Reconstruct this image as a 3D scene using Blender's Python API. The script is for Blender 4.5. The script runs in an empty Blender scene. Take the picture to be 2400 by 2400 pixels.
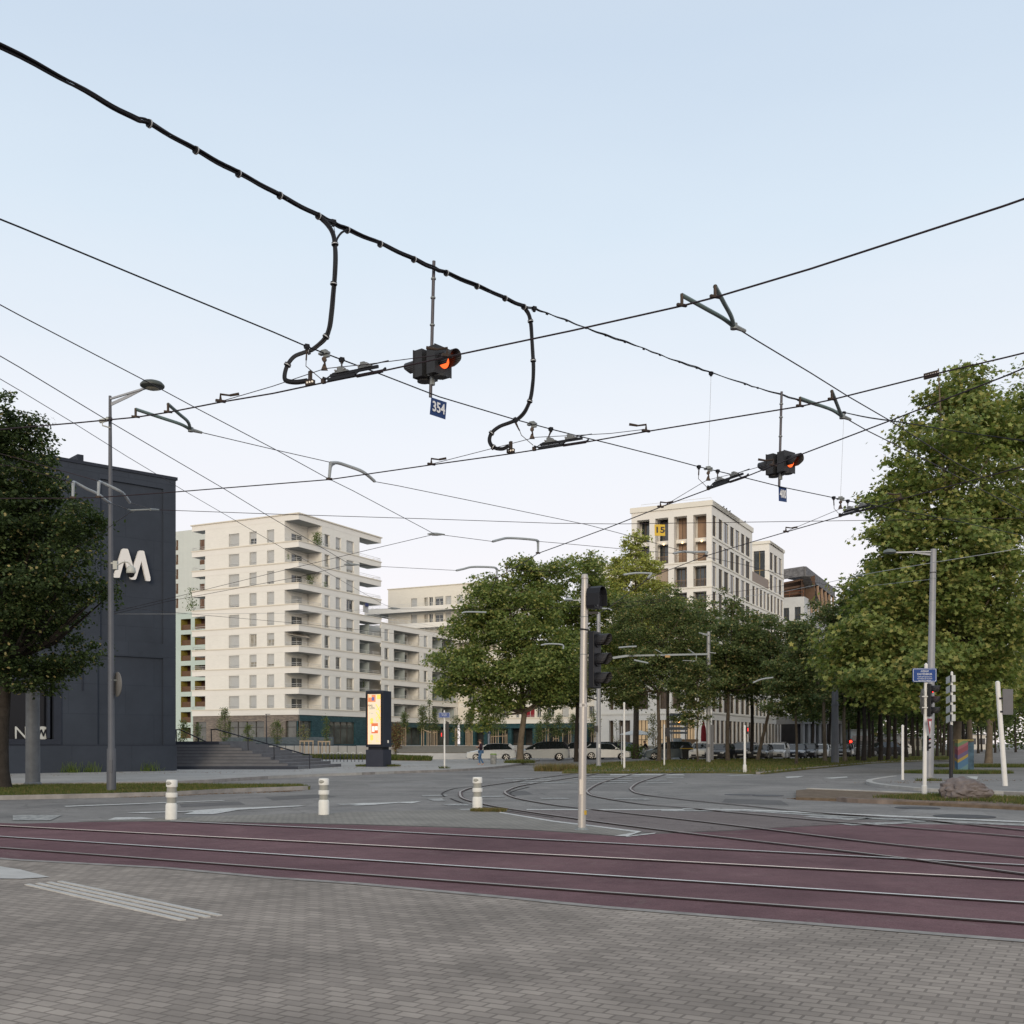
import bpy, bmesh, math, random
import numpy as np
from mathutils import Vector, Matrix

random.seed(7)
rng = np.random.default_rng(11)
S = bpy.context.scene
COL = S.collection
R = math.radians

# ------------------------------------------------------------------ camera
CAMH, FPX, HOR = 1.5, 2540.0, 1742.0
cam_d = bpy.data.cameras.new("camera"); cam = bpy.data.objects.new("camera", cam_d); COL.objects.link(cam)
cam.location = (0, 0, CAMH); cam.rotation_euler = (R(90), 0, 0)
cam_d.sensor_width = 36; cam_d.lens = 36 * FPX / 2400; cam_d.shift_y = (HOR - 1200) / 2400
cam_d.clip_start = 0.1; cam_d.clip_end = 6000
S.camera = cam

# ------------------------------------------------------------------ sky and sun
SUN_EL, SUN_AZ = 14.0, -176.0        # azimuth measured from +Y clockwise: the glow is behind the camera, to its left
w = bpy.data.worlds.new("World"); S.world = w; w.use_nodes = True
nt = w.node_tree; nt.nodes.clear()
out = nt.nodes.new("ShaderNodeOutputWorld"); bg = nt.nodes.new("ShaderNodeBackground")
sky = nt.nodes.new("ShaderNodeTexSky"); sky.sky_type = 'NISHITA'; sky.sun_disc = False
sky.sun_elevation = R(SUN_EL); sky.sun_rotation = R(SUN_AZ); sky.air_density = 1.0; sky.dust_density = 1.2; sky.ozone_density = 1.6
tc = nt.nodes.new("ShaderNodeTexCoord"); sep = nt.nodes.new("ShaderNodeSeparateXYZ")
ramp = nt.nodes.new("ShaderNodeValToRGB")
nt.links.new(tc.outputs['Generated'], sep.inputs[0])
hz = nt.nodes.new("ShaderNodeTexNoise"); hz.inputs['Scale'].default_value = 2.2; hz.inputs['Detail'].default_value = 5; hz.inputs['Roughness'].default_value = .55   # faint uneven veil
mpn = nt.nodes.new("ShaderNodeMapping"); mpn.inputs['Scale'].default_value = (1,1,3.5); nt.links.new(tc.outputs['Generated'], mpn.inputs[0]); nt.links.new(mpn.outputs[0], hz.inputs['Vector'])
hm = nt.nodes.new("ShaderNodeMath"); hm.operation = 'MULTIPLY_ADD'; hm.inputs[1].default_value = .09; nt.links.new(hz.outputs['Fac'], hm.inputs[0])
ha = nt.nodes.new("ShaderNodeMath"); ha.operation = 'SUBTRACT'; ha.inputs[1].default_value = .045; nt.links.new(sep.outputs['Z'], hm.inputs[2]); nt.links.new(hm.outputs[0], ha.inputs[0]); nt.links.new(ha.outputs[0], ramp.inputs[0])
cr = ramp.color_ramp
cr.elements[0].position = 0.0; cr.elements[0].color = (0.88, 0.80, 0.79, 1)
cr.elements[1].position = 1.0; cr.elements[1].color = (0.56, 0.59, 0.62, 1)
for p, c in ((0.12, (0.84, 0.80, 0.82, 1)), (0.27, (0.77, 0.79, 0.835, 1)), (0.42, (0.62, 0.71, 0.80, 1)), (0.55, (0.535, 0.63, 0.745, 1))):
    e = cr.elements.new(p); e.color = c
mul = nt.nodes.new("ShaderNodeMixRGB"); mul.blend_type = 'MULTIPLY'; mul.inputs[0].default_value = 1
mul.inputs[2].default_value = (0.10, 0.10, 0.10, 1)
nt.links.new(sky.outputs[0], mul.inputs[1])
mx = nt.nodes.new("ShaderNodeMixRGB"); mx.inputs[0].default_value = 0.92     # thin high cloud over the clear sky
nt.links.new(mul.outputs[0], mx.inputs[1]); nt.links.new(ramp.outputs[0], mx.inputs[2])
nt.links.new(mx.outputs[0], bg.inputs[0]); bg.inputs[1].default_value = 1.0
nt.links.new(bg.outputs[0], out.inputs[0])

sd = bpy.data.lights.new("sun", 'SUN'); sun = bpy.data.objects.new("sun", sd); COL.objects.link(sun)
sd.energy = 1.5; sd.angle = R(25); sd.color = (1.0, 0.84, 0.62)
az = R(SUN_AZ); el = R(SUN_EL)
sdir = Vector((math.sin(az) * math.cos(el), math.cos(az) * math.cos(el), math.sin(el)))
sun.rotation_euler = sdir.to_track_quat('Z', 'Y').to_euler()

S.view_settings.view_transform = 'Standard'; S.view_settings.look = 'None'
S.view_settings.exposure = 0.28; S.view_settings.gamma = 1.0
S.render.engine = 'CYCLES'
S.cycles.max_bounces = 6; S.cycles.diffuse_bounces = 3; S.cycles.glossy_bounces = 3; S.cycles.transmission_bounces = 4
S.cycles.transparent_max_bounces = 8; S.cycles.use_denoising = True; S.cycles.caustics_reflective = False; S.cycles.caustics_refractive = False

# ------------------------------------------------------------------ measuring helpers (pixel of the 2400 px photograph -> metres)
def P(px, py, Y): return Vector(((px - 1200) * Y / FPX, Y, CAMH + (HOR - py) * Y / FPX))
def H(px, py, z): return P(px, py, (z - CAMH) * FPX / (HOR - py))
def G(px, py, z=0.0): return P(px, py, (CAMH - z) * FPX / (py - HOR))
def zt(py, Y): return CAMH + (HOR - py) * Y / FPX

# ------------------------------------------------------------------ mesh builder
class MB:
    def __init__(s): s.v = []; s.f = []; s.m = []; s.c = 0
    def quad(s, a, b, c, d, m=0):
        n = len(s.v); s.v += [tuple(a), tuple(b), tuple(c), tuple(d)]; s.f.append((n, n+1, n+2, n+3)); s.m.append(m)
    def poly(s, pts, m=0):
        n = len(s.v); s.v += [tuple(p) for p in pts]; s.f.append(tuple(range(n, n+len(pts)))); s.m.append(m)
    def hexa(s, b, t, m=0):                      # b, t: four corners each
        n = len(s.v); s.v += [tuple(p) for p in b] + [tuple(p) for p in t]
        for q in ((0,3,2,1),(4,5,6,7),(0,1,5,4),(1,2,6,5),(2,3,7,6),(3,0,4,7)):
            s.f.append(tuple(n+i for i in q)); s.m.append(m)
    def box(s, c, size, rz=0.0, m=0, rx=0.0, ry=0.0):
        M = Matrix.Translation(c) @ Matrix.Rotation(rz, 4, 'Z') @ Matrix.Rotation(ry, 4, 'Y') @ Matrix.Rotation(rx, 4, 'X')
        x, y, z = size[0]/2, size[1]/2, size[2]/2
        p = [M @ Vector(q) for q in ((-x,-y,-z),(x,-y,-z),(x,y,-z),(-x,y,-z),(-x,-y,z),(x,-y,z),(x,y,z),(-x,y,z))]
        s.hexa(p[:4], p[4:], m)
    def beam(s, p0, p1, w, h, m=0, up=Vector((0,0,1))):
        p0 = Vector(p0); p1 = Vector(p1); d = (p1-p0).normalized()
        a = d.cross(up)
        if a.length < 1e-4: a = d.cross(Vector((1,0,0)))
        a.normalize(); b = a.cross(d).normalized()
        a = a*w/2; b = b*h/2
        s.hexa([p0-a-b, p0+a-b, p1+a-b, p1-a-b], [p0-a+b, p0+a+b, p1+a+b, p1-a+b], m)
    def tube(s, pts, r, n=8, m=0, cap=True, r1=None):
        pts = [Vector(p) for p in pts]; k = len(pts)
        rs = r if isinstance(r, (list, tuple)) else [r + ((r1 if r1 is not None else r) - r)*i/max(1, k-1) for i in range(k)]
        base = len(s.v); prev = None
        for i, p in enumerate(pts):
            d = (pts[min(i+1, k-1)] - pts[max(i-1, 0)])
            if d.length < 1e-9: d = Vector((0,0,1))
            d.normalize()
            if prev is None:
                a = d.cross(Vector((0,0,1)))
                if a.length < 1e-3: a = d.cross(Vector((1,0,0)))
            else:
                a = prev - d*prev.dot(d)
                if a.length < 1e-4: a = d.orthogonal()
            a.normalize(); prev = a; b = d.cross(a)
            for j in range(n):
                t = 2*math.pi*j/n
                s.v.append(tuple(p + (a*math.cos(t) + b*math.sin(t))*rs[i]))
        for i in range(k-1):
            for j in range(n):
                q = base + i*n; j2 = (j+1) % n
                s.f.append((q+j, q+j2, q+n+j2, q+n+j)); s.m.append(m)
        if cap:
            s.f.append(tuple(base+j for j in range(n))[::-1]); s.m.append(m)
            s.f.append(tuple(base+(k-1)*n+j for j in range(n))); s.m.append(m)
    def lathe(s, c, prof, n=16, m=0, axis=Vector((0,0,1)), sx=1.0):
        c = Vector(c); axis = Vector(axis).normalized()
        a = axis.cross(Vector((0,0,1)))
        a = Vector((1,0,0)) if a.length < 1e-3 else a.normalized()
        b = axis.cross(a); base = len(s.v); k = len(prof)
        for (r_, h_) in prof:
            for j in range(n):
                t = 2*math.pi*j/n
                s.v.append(tuple(c + axis*h_ + (a*math.cos(t)*sx + b*math.sin(t))*r_))
        for i in range(k-1):
            for j in range(n):
                q = base+i*n; j2 = (j+1) % n
                s.f.append((q+j, q+j2, q+n+j2, q+n+j)); s.m.append(m)
        s.f.append(tuple(base+j for j in range(n))[::-1]); s.m.append(m)
        s.f.append(tuple(base+(k-1)*n+j for j in range(n))); s.m.append(m)
    def prism(s, pts, d, m=0):                    # extrude a planar polygon by vector d
        d = Vector(d); n = len(s.v); k = len(pts)
        s.v += [tuple(p) for p in pts] + [tuple(Vector(p)+d) for p in pts]
        s.f.append(tuple(range(n, n+k))); s.m.append(m); s.f.append(tuple(range(n+k, n+2*k))[::-1]); s.m.append(m)
        for i in range(k):
            j = (i+1) % k; s.f.append((n+i, n+k+i, n+k+j, n+j)); s.m.append(m)

ROOT = {}
def link(o, parent=None):
    COL.objects.link(o)
    if parent is not None: o.parent = parent; ROOT[o.name] = ROOT[parent.name]
    return o
def props(o, label=None, cat=None, group=None, kind=None):
    for k, v in (('label', label), ('category', cat), ('group', group), ('kind', kind)):
        if v: o[k] = v
    return o
def thing(name, label, cat, loc=(0,0,0), rz=0.0, group=None):
    o = bpy.data.objects.new(name, None); o.empty_display_size = .2; o.location = loc; o.rotation_euler = (0,0,rz)
    COL.objects.link(o); ROOT[o.name] = Matrix.Translation(Vector(loc)) @ Matrix.Rotation(rz, 4, 'Z')
    return props(o, label, cat, group)
def build(mb, name, mats, parent=None, smooth=False, label=None, cat=None, group=None, kind=None, origin=None, recalc=True, world=True):
    me = bpy.data.meshes.new(name)
    M = ROOT[parent.name] if parent is not None else Matrix.Translation(Vector(origin) if origin is not None else Vector((0,0,0)))
    if not world: M = Matrix.Identity(4)
    Mi = M.inverted()
    me.from_pydata([tuple(Mi @ Vector(v)) for v in mb.v], [], mb.f)
    if not isinstance(mats, (list, tuple)): mats = [mats]
    for m in mats: me.materials.append(m)
    me.polygons.foreach_set('material_index', mb.m)
    if recalc:
        bm = bmesh.new(); bm.from_mesh(me); bmesh.ops.recalc_face_normals(bm, faces=bm.faces); bm.to_mesh(me); bm.free()
    if smooth:
        me.shade_smooth()
        me.set_sharp_from_angle(angle=R(40))
    me.update()
    o = bpy.data.objects.new(name, me)
    if parent is None:
        COL.objects.link(o); ROOT[o.name] = M
        if origin is not None: o.location = origin
    else: link(o, parent)
    return props(o, label, cat, group, kind)
def copy_tree(o, parent=None):
    c = o.copy(); COL.objects.link(c)
    if parent is not None: c.parent = parent
    for ch in list(o.children): copy_tree(ch, c)
    return c

# ------------------------------------------------------------------ materials
MC = {}
def mat(name, col, rough=.6, metal=0.0, var=.12, scale=3.0, bump=0.0, bscale=40.0, emit=0.0, spec=.22, col2=None, ecol=None):
    if name in MC: return MC[name]
    m = bpy.data.materials.new(name); m.use_nodes = True; t = m.node_tree; b = t.nodes['Principled BSDF']
    b.inputs['Roughness'].default_value = rough; b.inputs['Metallic'].default_value = metal
    b.inputs['Specular IOR Level'].default_value = spec
    c = (*col, 1)
    if var > 0 or col2:
        tcn = t.nodes.new('ShaderNodeTexCoord'); nz = t.nodes.new('ShaderNodeTexNoise'); nz.inputs['Scale'].default_value = scale
        nz.inputs['Detail'].default_value = 6; nz.inputs['Roughness'].default_value = .6
        t.links.new(tcn.outputs['Object'], nz.inputs['Vector'])
        rp = t.nodes.new('ShaderNodeValToRGB'); rp.color_ramp.elements[0].position = .3; rp.color_ramp.elements[1].position = .7
        c2 = col2 or tuple(x*(1+var) for x in col)
        c1 = col if col2 else tuple(x*(1-var) for x in col)
        rp.color_ramp.elements[0].color = (*c1, 1); rp.color_ramp.elements[1].color = (*c2, 1)
        t.links.new(nz.outputs['Fac'], rp.inputs[0]); t.links.new(rp.outputs[0], b.inputs['Base Color'])
    else: b.inputs['Base Color'].default_value = c
    if bump:
        tcn = t.nodes.new('ShaderNodeTexCoord'); n2 = t.nodes.new('ShaderNodeTexNoise'); n2.inputs['Scale'].default_value = bscale; n2.inputs['Detail'].default_value = 8
        t.links.new(tcn.outputs['Object'], n2.inputs['Vector'])
        bp = t.nodes.new('ShaderNodeBump'); bp.inputs['Strength'].default_value = bump; bp.inputs['Distance'].default_value = .02
        t.links.new(n2.outputs['Fac'], bp.inputs['Height']); t.links.new(bp.outputs[0], b.inputs['Normal'])
    if emit:
        b.inputs['Emission Color'].default_value = (*(ecol or col), 1); b.inputs['Emission Strength'].default_value = emit
    MC[name] = m; return m
def masonry(name, c1, c2, mortar, bw, bh, rz=0.0, mort=.02, rough=.8, swap=True, bump=.3, var=.15, off=.5, vertical=True):
    """brick pattern in metres; vertical=True lays it on upright walls that run along direction rz"""
    if name in MC: return MC[name]
    m = bpy.data.materials.new(name); m.use_nodes = True; t = m.node_tree; b = t.nodes['Principled BSDF']; b.inputs['Roughness'].default_value = rough; b.inputs['Specular IOR Level'].default_value = .2
    g = t.nodes.new('ShaderNodeNewGeometry')
    vr = t.nodes.new('ShaderNodeVectorRotate'); vr.rotation_type = 'Z_AXIS'; vr.inputs['Angle'].default_value = -rz
    t.links.new(g.outputs['Position'], vr.inputs['Vector'])
    sp = t.nodes.new('ShaderNodeSeparateXYZ'); cb = t.nodes.new('ShaderNodeCombineXYZ'); t.links.new(vr.outputs[0], sp.inputs[0])
    ad = t.nodes.new('ShaderNodeMath'); ad.operation = 'ADD'
    t.links.new(sp.outputs['X'], ad.inputs[0])
    if vertical:
        t.links.new(sp.outputs['Y'], ad.inputs[1]); t.links.new(ad.outputs[0], cb.inputs['X']); t.links.new(sp.outputs['Z'], cb.inputs['Y'])
    else:
        ad.inputs[1].default_value = 0; t.links.new(ad.outputs[0], cb.inputs['X']); t.links.new(sp.outputs['Y'], cb.inputs['Y'])
    br = t.nodes.new('ShaderNodeTexBrick'); br.inputs['Scale'].default_value = 1; br.inputs['Brick Width'].default_value = bw; br.inputs['Row Height'].default_value = bh
    br.inputs['Mortar Size'].default_value = mort; br.inputs['Mortar Smooth'].default_value = .3; br.offset = off
    br.inputs['Color1'].default_value = (*c1, 1); br.inputs['Color2'].default_value = (*c2, 1); br.inputs['Mortar'].default_value = (*mortar, 1)
    t.links.new(cb.outputs[0], br.inputs['Vector'])
    nz = t.nodes.new('ShaderNodeTexNoise'); nz.inputs['Scale'].default_value = .6; nz.inputs['Detail'].default_value = 8; nz.inputs['Roughness'].default_value = .65
    t.links.new(g.outputs['Position'], nz.inputs['Vector'])
    mr = t.nodes.new('ShaderNodeMapRange'); mr.inputs[1].default_value = .3; mr.inputs[2].default_value = .7; mr.inputs[3].default_value = 1-var; mr.inputs[4].default_value = 1+var
    t.links.new(nz.outputs['Fac'], mr.inputs[0])
    mxx = t.nodes.new('ShaderNodeVectorMath'); mxx.operation = 'SCALE'
    t.links.new(br.outputs['Color'], mxx.inputs[0]); t.links.new(mr.outputs[0], mxx.inputs['Scale'])
    t.links.new(mxx.outputs[0], b.inputs['Base Color'])
    bp = t.nodes.new('ShaderNodeBump'); bp.inputs['Strength'].default_value = bump; bp.inputs['Distance'].default_value = .01; bp.invert = True
    t.links.new(br.outputs['Fac'], bp.inputs['Height']); t.links.new(bp.outputs[0], b.inputs['Normal'])
    MC[name] = m; return m
def asphalt(name, base, patch, speck=.35, rough=.85, tar=True, dust=None):
    if name in MC: return MC[name]
    m = bpy.data.materials.new(name); m.use_nodes = True; t = m.node_tree; b = t.nodes['Principled BSDF']; b.inputs['Roughness'].default_value = rough; b.inputs['Specular IOR Level'].default_value = .2
    g = t.nodes.new('ShaderNodeNewGeometry')
    def noise(sc, det=4, ro=.6, dist=0):
        n = t.nodes.new('ShaderNodeTexNoise'); n.inputs['Scale'].default_value = sc; n.inputs['Detail'].default_value = det; n.inputs['Roughness'].default_value = ro
        n.inputs['Distortion'].default_value = dist; t.links.new(g.outputs['Position'], n.inputs['Vector']); return n
    n1 = noise(.35, 7, .7, .4); r1 = t.nodes.new('ShaderNodeValToRGB'); r1.color_ramp.elements[0].position = .36; r1.color_ramp.elements[1].position = .64
    r1.color_ramp.elements[0].color = (*base, 1); r1.color_ramp.elements[1].color = (*patch, 1); t.links.new(n1.outputs['Fac'], r1.inputs[0])
    n2 = noise(60, 3, .8); mr = t.nodes.new('ShaderNodeMapRange'); mr.inputs[1].default_value = .3; mr.inputs[2].default_value = .7
    mr.inputs[3].default_value = 1-speck; mr.inputs[4].default_value = 1+speck; t.links.new(n2.outputs['Fac'], mr.inputs[0])
    n3 = noise(4, 5, .7); m3 = t.nodes.new('ShaderNodeMapRange'); m3.inputs[1].default_value = .3; m3.inputs[2].default_value = .7; m3.inputs[3].default_value = .88; m3.inputs[4].default_value = 1.12
    t.links.new(n3.outputs['Fac'], m3.inputs[0])
    mu = t.nodes.new('ShaderNodeMath'); mu.operation = 'MULTIPLY'; t.links.new(mr.outputs[0], mu.inputs[0]); t.links.new(m3.outputs[0], mu.inputs[1])
    last = mu.outputs[0]
    if tar:
        vo = t.nodes.new('ShaderNodeTexVoronoi'); vo.feature = 'DISTANCE_TO_EDGE'; vo.inputs['Scale'].default_value = .22; vo.inputs['Randomness'].default_value = 1
        n4 = noise(1.2, 3, .5); va = t.nodes.new('ShaderNodeVectorMath'); va.operation = 'ADD'
        t.links.new(g.outputs['Position'], va.inputs[0]); t.links.new(n4.outputs['Color'], va.inputs[1]); t.links.new(va.outputs[0], vo.inputs['Vector'])
        mc = t.nodes.new('ShaderNodeMapRange'); mc.inputs[1].default_value = .0; mc.inputs[2].default_value = .006; mc.inputs[3].default_value = .62; mc.inputs[4].default_value = 1
        t.links.new(vo.outputs['Distance'], mc.inputs[0])
        m4 = t.nodes.new('ShaderNodeMath'); m4.operation = 'MULTIPLY'; t.links.new(last, m4.inputs[0]); t.links.new(mc.outputs[0], m4.inputs[1]); last = m4.outputs[0]
    # tyre-darkened lanes and oil spots: stains with a shape of their own
    n5 = noise(1.1, 6, .75, 1.5); m5 = t.nodes.new('ShaderNodeMapRange'); m5.inputs[1].default_value = .60; m5.inputs[2].default_value = .70; m5.inputs[3].default_value = 1.0; m5.inputs[4].default_value = .80
    t.links.new(n5.outputs['Fac'], m5.inputs[0]); m6 = t.nodes.new('ShaderNodeMath'); m6.operation = 'MULTIPLY'; t.links.new(last, m6.inputs[0]); t.links.new(m5.outputs[0], m6.inputs[1]); last = m6.outputs[0]
    if dust:
        n7 = noise(.55, 8, .8, 2.0); m7 = t.nodes.new('ShaderNodeMapRange'); m7.inputs[1].default_value = .56; m7.inputs[2].default_value = .72; m7.inputs[3].default_value = 0; m7.inputs[4].default_value = .55
        t.links.new(n7.outputs['Fac'], m7.inputs[0]); mz = t.nodes.new('ShaderNodeMixRGB'); mz.inputs[2].default_value = (*dust, 1); t.links.new(m7.outputs[0], mz.inputs[0]); t.links.new(r1.outputs[0], mz.inputs[1]); r1 = mz
    sc = t.nodes.new('ShaderNodeVectorMath'); sc.operation = 'SCALE'; t.links.new(r1.outputs[0], sc.inputs[0]); t.links.new(last, sc.inputs['Scale'])
    t.links.new(sc.outputs[0], b.inputs['Base Color'])
    bp = t.nodes.new('ShaderNodeBump'); bp.inputs['Strength'].default_value = .35; bp.inputs['Distance'].default_value = .01
    t.links.new(n2.outputs['Fac'], bp.inputs['Height']); t.links.new(bp.outputs[0], b.inputs['Normal'])
    MC[name] = m; return m
def worn_paint(name, col, under, keep=.5, scale=9.0):
    if name in MC: return MC[name]
    m = bpy.data.materials.new(name); m.use_nodes = True; t = m.node_tree; b = t.nodes['Principled BSDF']; b.inputs['Roughness'].default_value = .7
    g = t.nodes.new('ShaderNodeNewGeometry'); n = t.nodes.new('ShaderNodeTexNoise'); n.inputs['Scale'].default_value = scale; n.inputs['Detail'].default_value = 8; n.inputs['Roughness'].default_value = .75
    t.links.new(g.outputs['Position'], n.inputs['Vector'])
    r = t.nodes.new('ShaderNodeValToRGB'); r.color_ramp.elements[0].position = keep-.06; r.color_ramp.elements[1].position = keep+.06
    r.color_ramp.elements[0].color = (*under, 1); r.color_ramp.elements[1].color = (*col, 1)
    t.links.new(n.outputs['Fac'], r.inputs[0]); t.links.new(r.outputs[0], b.inputs['Base Color']); MC[name] = m; return m
def leafmat(name, col, tcol, rough=.55):
    if name in MC: return MC[name]
    m = bpy.data.materials.new(name); m.use_nodes = True; t = m.node_tree; b = t.nodes['Principled BSDF']; b.inputs['Roughness'].default_value = rough
    b.inputs['Specular IOR Level'].default_value = .2
    g = t.nodes.new('ShaderNodeNewGeometry'); n = t.nodes.new('ShaderNodeTexNoise'); n.inputs['Scale'].default_value = 2.2; n.inputs['Detail'].default_value = 4
    t.links.new(g.outputs['Position'], n.inputs['Vector']); r = t.nodes.new('ShaderNodeValToRGB')
    r.color_ramp.elements[0].position = .32; r.color_ramp.elements[1].position = .68
    r.color_ramp.elements[0].color = (*[x*.7 for x in col], 1); r.color_ramp.elements[1].color = (col[0]*1.4, col[1]*1.25, col[2]*1.15, 1)
    t.links.new(n.outputs['Fac'], r.inputs[0]); t.links.new(r.outputs[0], b.inputs['Base Color'])
    tr = t.nodes.new('ShaderNodeBsdfTranslucent'); tr.inputs[0].default_value = (*tcol, 1)
    ms = t.nodes.new('ShaderNodeMixShader'); ms.inputs[0].default_value = .36; o = t.nodes['Material Output']
    t.links.new(b.outputs[0], ms.inputs[1]); t.links.new(tr.outputs[0], ms.inputs[2]); t.links.new(ms.outputs[0], o.inputs[0])
    MC[name] = m; return m

steel = mat('galvanised_steel', (.42,.43,.44), .45, .35, .12, 6, .15, 60)
polegrey = mat('painted_pole_grey', (.36,.37,.39), .5, .1, .08, 3)
polewhite = mat('painted_pole_white', (.66,.65,.63), .45, 0, .06, 3)
blackplas = mat('black_plastic', (.013,.014,.018), .45, 0, .1, 8)
blackcab = mat('black_cable', (.012,.012,.015), .5, 0, .1, 8)
wiremat = mat('weathered_copper_wire', (.035,.025,.03), .5, .4, .1, 8)
fitgrey = mat('cast_fitting_grey', (.22,.24,.245), .5, .2, .15, 20)
fitbrown = mat('bronze_fitting', (.055,.04,.032), .55, .4, .2, 30)
boltm = mat('bright_bolt', (.3,.29,.28), .4, .6, 0)
armgreen = mat('glass_fibre_arm_green', (.13,.18,.18), .45, 0, .08, 10)
armgrey = mat('glass_fibre_arm_grey', (.30,.33,.35), .45, 0, .08, 10)
darkglass = mat('dark_glass', (.025,.03,.035), .08, 0, 0, spec=.8)
# ================================================================== GROUND
asph = asphalt('road_asphalt', (.158,.152,.147), (.25,.238,.226))
asph_tram = asphalt('red_tram_asphalt', (.100,.050,.058), (.165,.090,.098), .32, tar=False, dust=(.21,.165,.15))
asph_brown = asphalt('brownish_asphalt', (.15,.125,.12), (.175,.15,.145), .3)
asph_path = asphalt('path_asphalt', (.20,.195,.19), (.25,.24,.23), .25, tar=False)
plaza_m = asphalt('pale_plaza_concrete', (.31,.305,.295), (.39,.38,.365), .18, tar=False)
kerbm = mat('kerb_granite', (.26,.245,.235), .8, 0, .25, 2.5, .3, 60)
kerbpale = mat('kerb_concrete_pale', (.40,.39,.37), .8, 0, .2, 2.5, .3, 60)
paver = masonry('stone_setts', (.31,.27,.235), (.23,.20,.175), (.18,.155,.135), .165, .10, R(-29), .010, .85, bump=.45, var=.30, vertical=False)
paver2 = masonry('stone_setts_island', (.265,.25,.22), (.215,.205,.185), (.16,.15,.14), .165, .10, R(-29), .012, .85, bump=.4, var=.2, vertical=False)
markm = worn_paint('worn_white_paint', (.52,.52,.50), (.17,.17,.17), .42)
markw = worn_paint('very_worn_white_paint', (.38,.38,.36), (.165,.165,.165), .49, 6)
soil = mat('dry_soil', (.14,.105,.075), .95, 0, .35, 4, .4, 30)
turf = mat('turf_base', (.07,.085,.03), .95, 0, .4, 1.2, .5, 40, col2=(.14,.125,.055))
mulch = mat('bark_mulch', (.10,.085,.065), .95, 0, .3, 3, .6, 25, col2=(.24,.21,.16))

def sheet(name, pts, z, m, kind='structure', conv=True):
    mb = MB(); mb.poly([(p.x, p.y, z) for p in pts]); return build(mb, name, m, kind=kind)
def slab(name, pts, z0, z1, m, kind='structure', m_side=None, **k):
    mb = MB(); mb.prism([(p.x, p.y, z0) for p in pts], (0,0,z1-z0)); o = build(mb, name, [m, m_side or m], kind=kind, **k)
    if m_side:
        for p in o.data.polygons:
            if abs(p.normal.z) < .5: p.material_index = 1
    return o
g = MB(); g.quad((-1500,-60,0), (1500,-60,0), (1500,2600,0), (-1500,2600,0)); build(g, 'ground', asph, kind='structure')

# tram track bed in red asphalt: outline measured on the ground
up = [G(a,b) for a,b in ((48,1931),(200,1927),(340,1926),(560,1929),(848,1934),(1235,1946),(1359,1954),(1462,1962),(1533,1955),(1709,1948),(1843,1939.6),(2011,1931),(2352,1934))]
up = [Vector((-40, up[0].y+13, 0))] + up + [Vector((up[-1].x+28, up[-1].y-6, 0))]
dirt = Vector((7.16,-4.0,0)).normalized()
lowa, lowb = G(48,2015.5), G(1413,2125)
low = [lowb+dirt*34, G(1413,2125), G(1172,2101), G(848,2071), G(644,2057), G(400,2034.5), lowa, lowa-dirt*38]
sheet('tram_track_bed', up+low, .004, asph_tram)
low2 = [Vector((p.x,p.y,0)) for p in low]
sheet('stone_paving', [low2[0], *low2[1:], Vector((-60,-55,0)), Vector((60,-55,0))], .004, paver)
# raised-looking edge course of the paving
mb = MB()
pts = low2[::-1]
for a, b in zip(pts[:-1], pts[1:]):
    n = Vector(((b-a).y, -(b-a).x, 0)).normalized()
    mb.quad(a.to_tuple()[:2]+(.010,), b.to_tuple()[:2]+(.010,), (b+n*.13).to_tuple()[:2]+(.010,), (a+n*.13).to_tuple()[:2]+(.010,))
build(mb, 'paving_edge_course', mat('edge_sett', (.27,.255,.24), .85, 0, .3, 5, .4, 60), kind='structure')
# island of small setts between the road and the track
isl = [G(a,b) for a,b in ((180,1925.5),(300,1921),(412,1916),(694,1908),(800,1905),(960,1901),(1106,1897),(1172,1905),(1297,1927),(1400,1938),(1504,1952),(1462,1961),(1359,1953),(1235,1945),(848,1933),(560,1928),(340,1925))]
sheet('median_paving', isl, .008, paver2)
# pinkish worn asphalt between island and crossing track
sheet('brown_asphalt_patch', [G(a,b) for a,b in ((1180,1902),(1234,1899),(1600,1899),(1751,1900.5),(1870,1908),(1969,1920),(2120,1926),(2011,1930.5),(1843,1938.5),(1709,1947),(1533,1953.5),(1510,1951),(1400,1937),(1300,1926))], .006, asph_brown)

# white edge lines and markings
def mark(pts, name='road_marking', m=markm, z=.012):
    return sheet(name, [G(a,b) for a,b in pts], z, m)
mark([(1172,1904),(1300,1925),(1400,1937),(1504,1950),(1470,1961.5),(1440,1960.5),(1490,1952),(1395,1939),(1297,1927.5),(1170,1906)])
mark([(1470,1961),(1538,1953),(1534,1955.5),(1466,1963)])
mark([(1234,1897.5),(1600,1898),(1605,1900),(1234,1899.5)])
mark([(1550,1900),(1751,1900),(1990,1915),(2352,1931),(2520,1938),(2520,1942),(2352,1935),(1985,1918),(1745,1902.5),(1550,1902.5)], m=markw)
mark([(1600,1896),(1751,1898),(1970,1907),(2352,1924),(2520,1931),(2520,1934),(2352,1927),(1960,1910),(1745,1900),(1600,1898)], m=markm)
mark([(1900,1914),(2050,1919),(1990,1923),(1880,1916)], m=markw)
mark([(1960,1931),(2040,1929),(2180,1926),(2100,1933),(1995,1936)], m=markw)
mark([(150,1890),(520,1876.5),(528,1877.5),(155,1892)])
mark([(295,1905.5),(430,1902),(520,1896),(700,1889),(716,1890),(560,1899),(500,1909.5),(430,1909.5),(455,1903),(330,1907)])
mark([(252,1923),(270,1917),(330,1916.5),(365,1920),(300,1922)])
mark([(30,1911.5),(145,1911.5),(118,1924),(30,1924)], m=markw)
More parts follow.
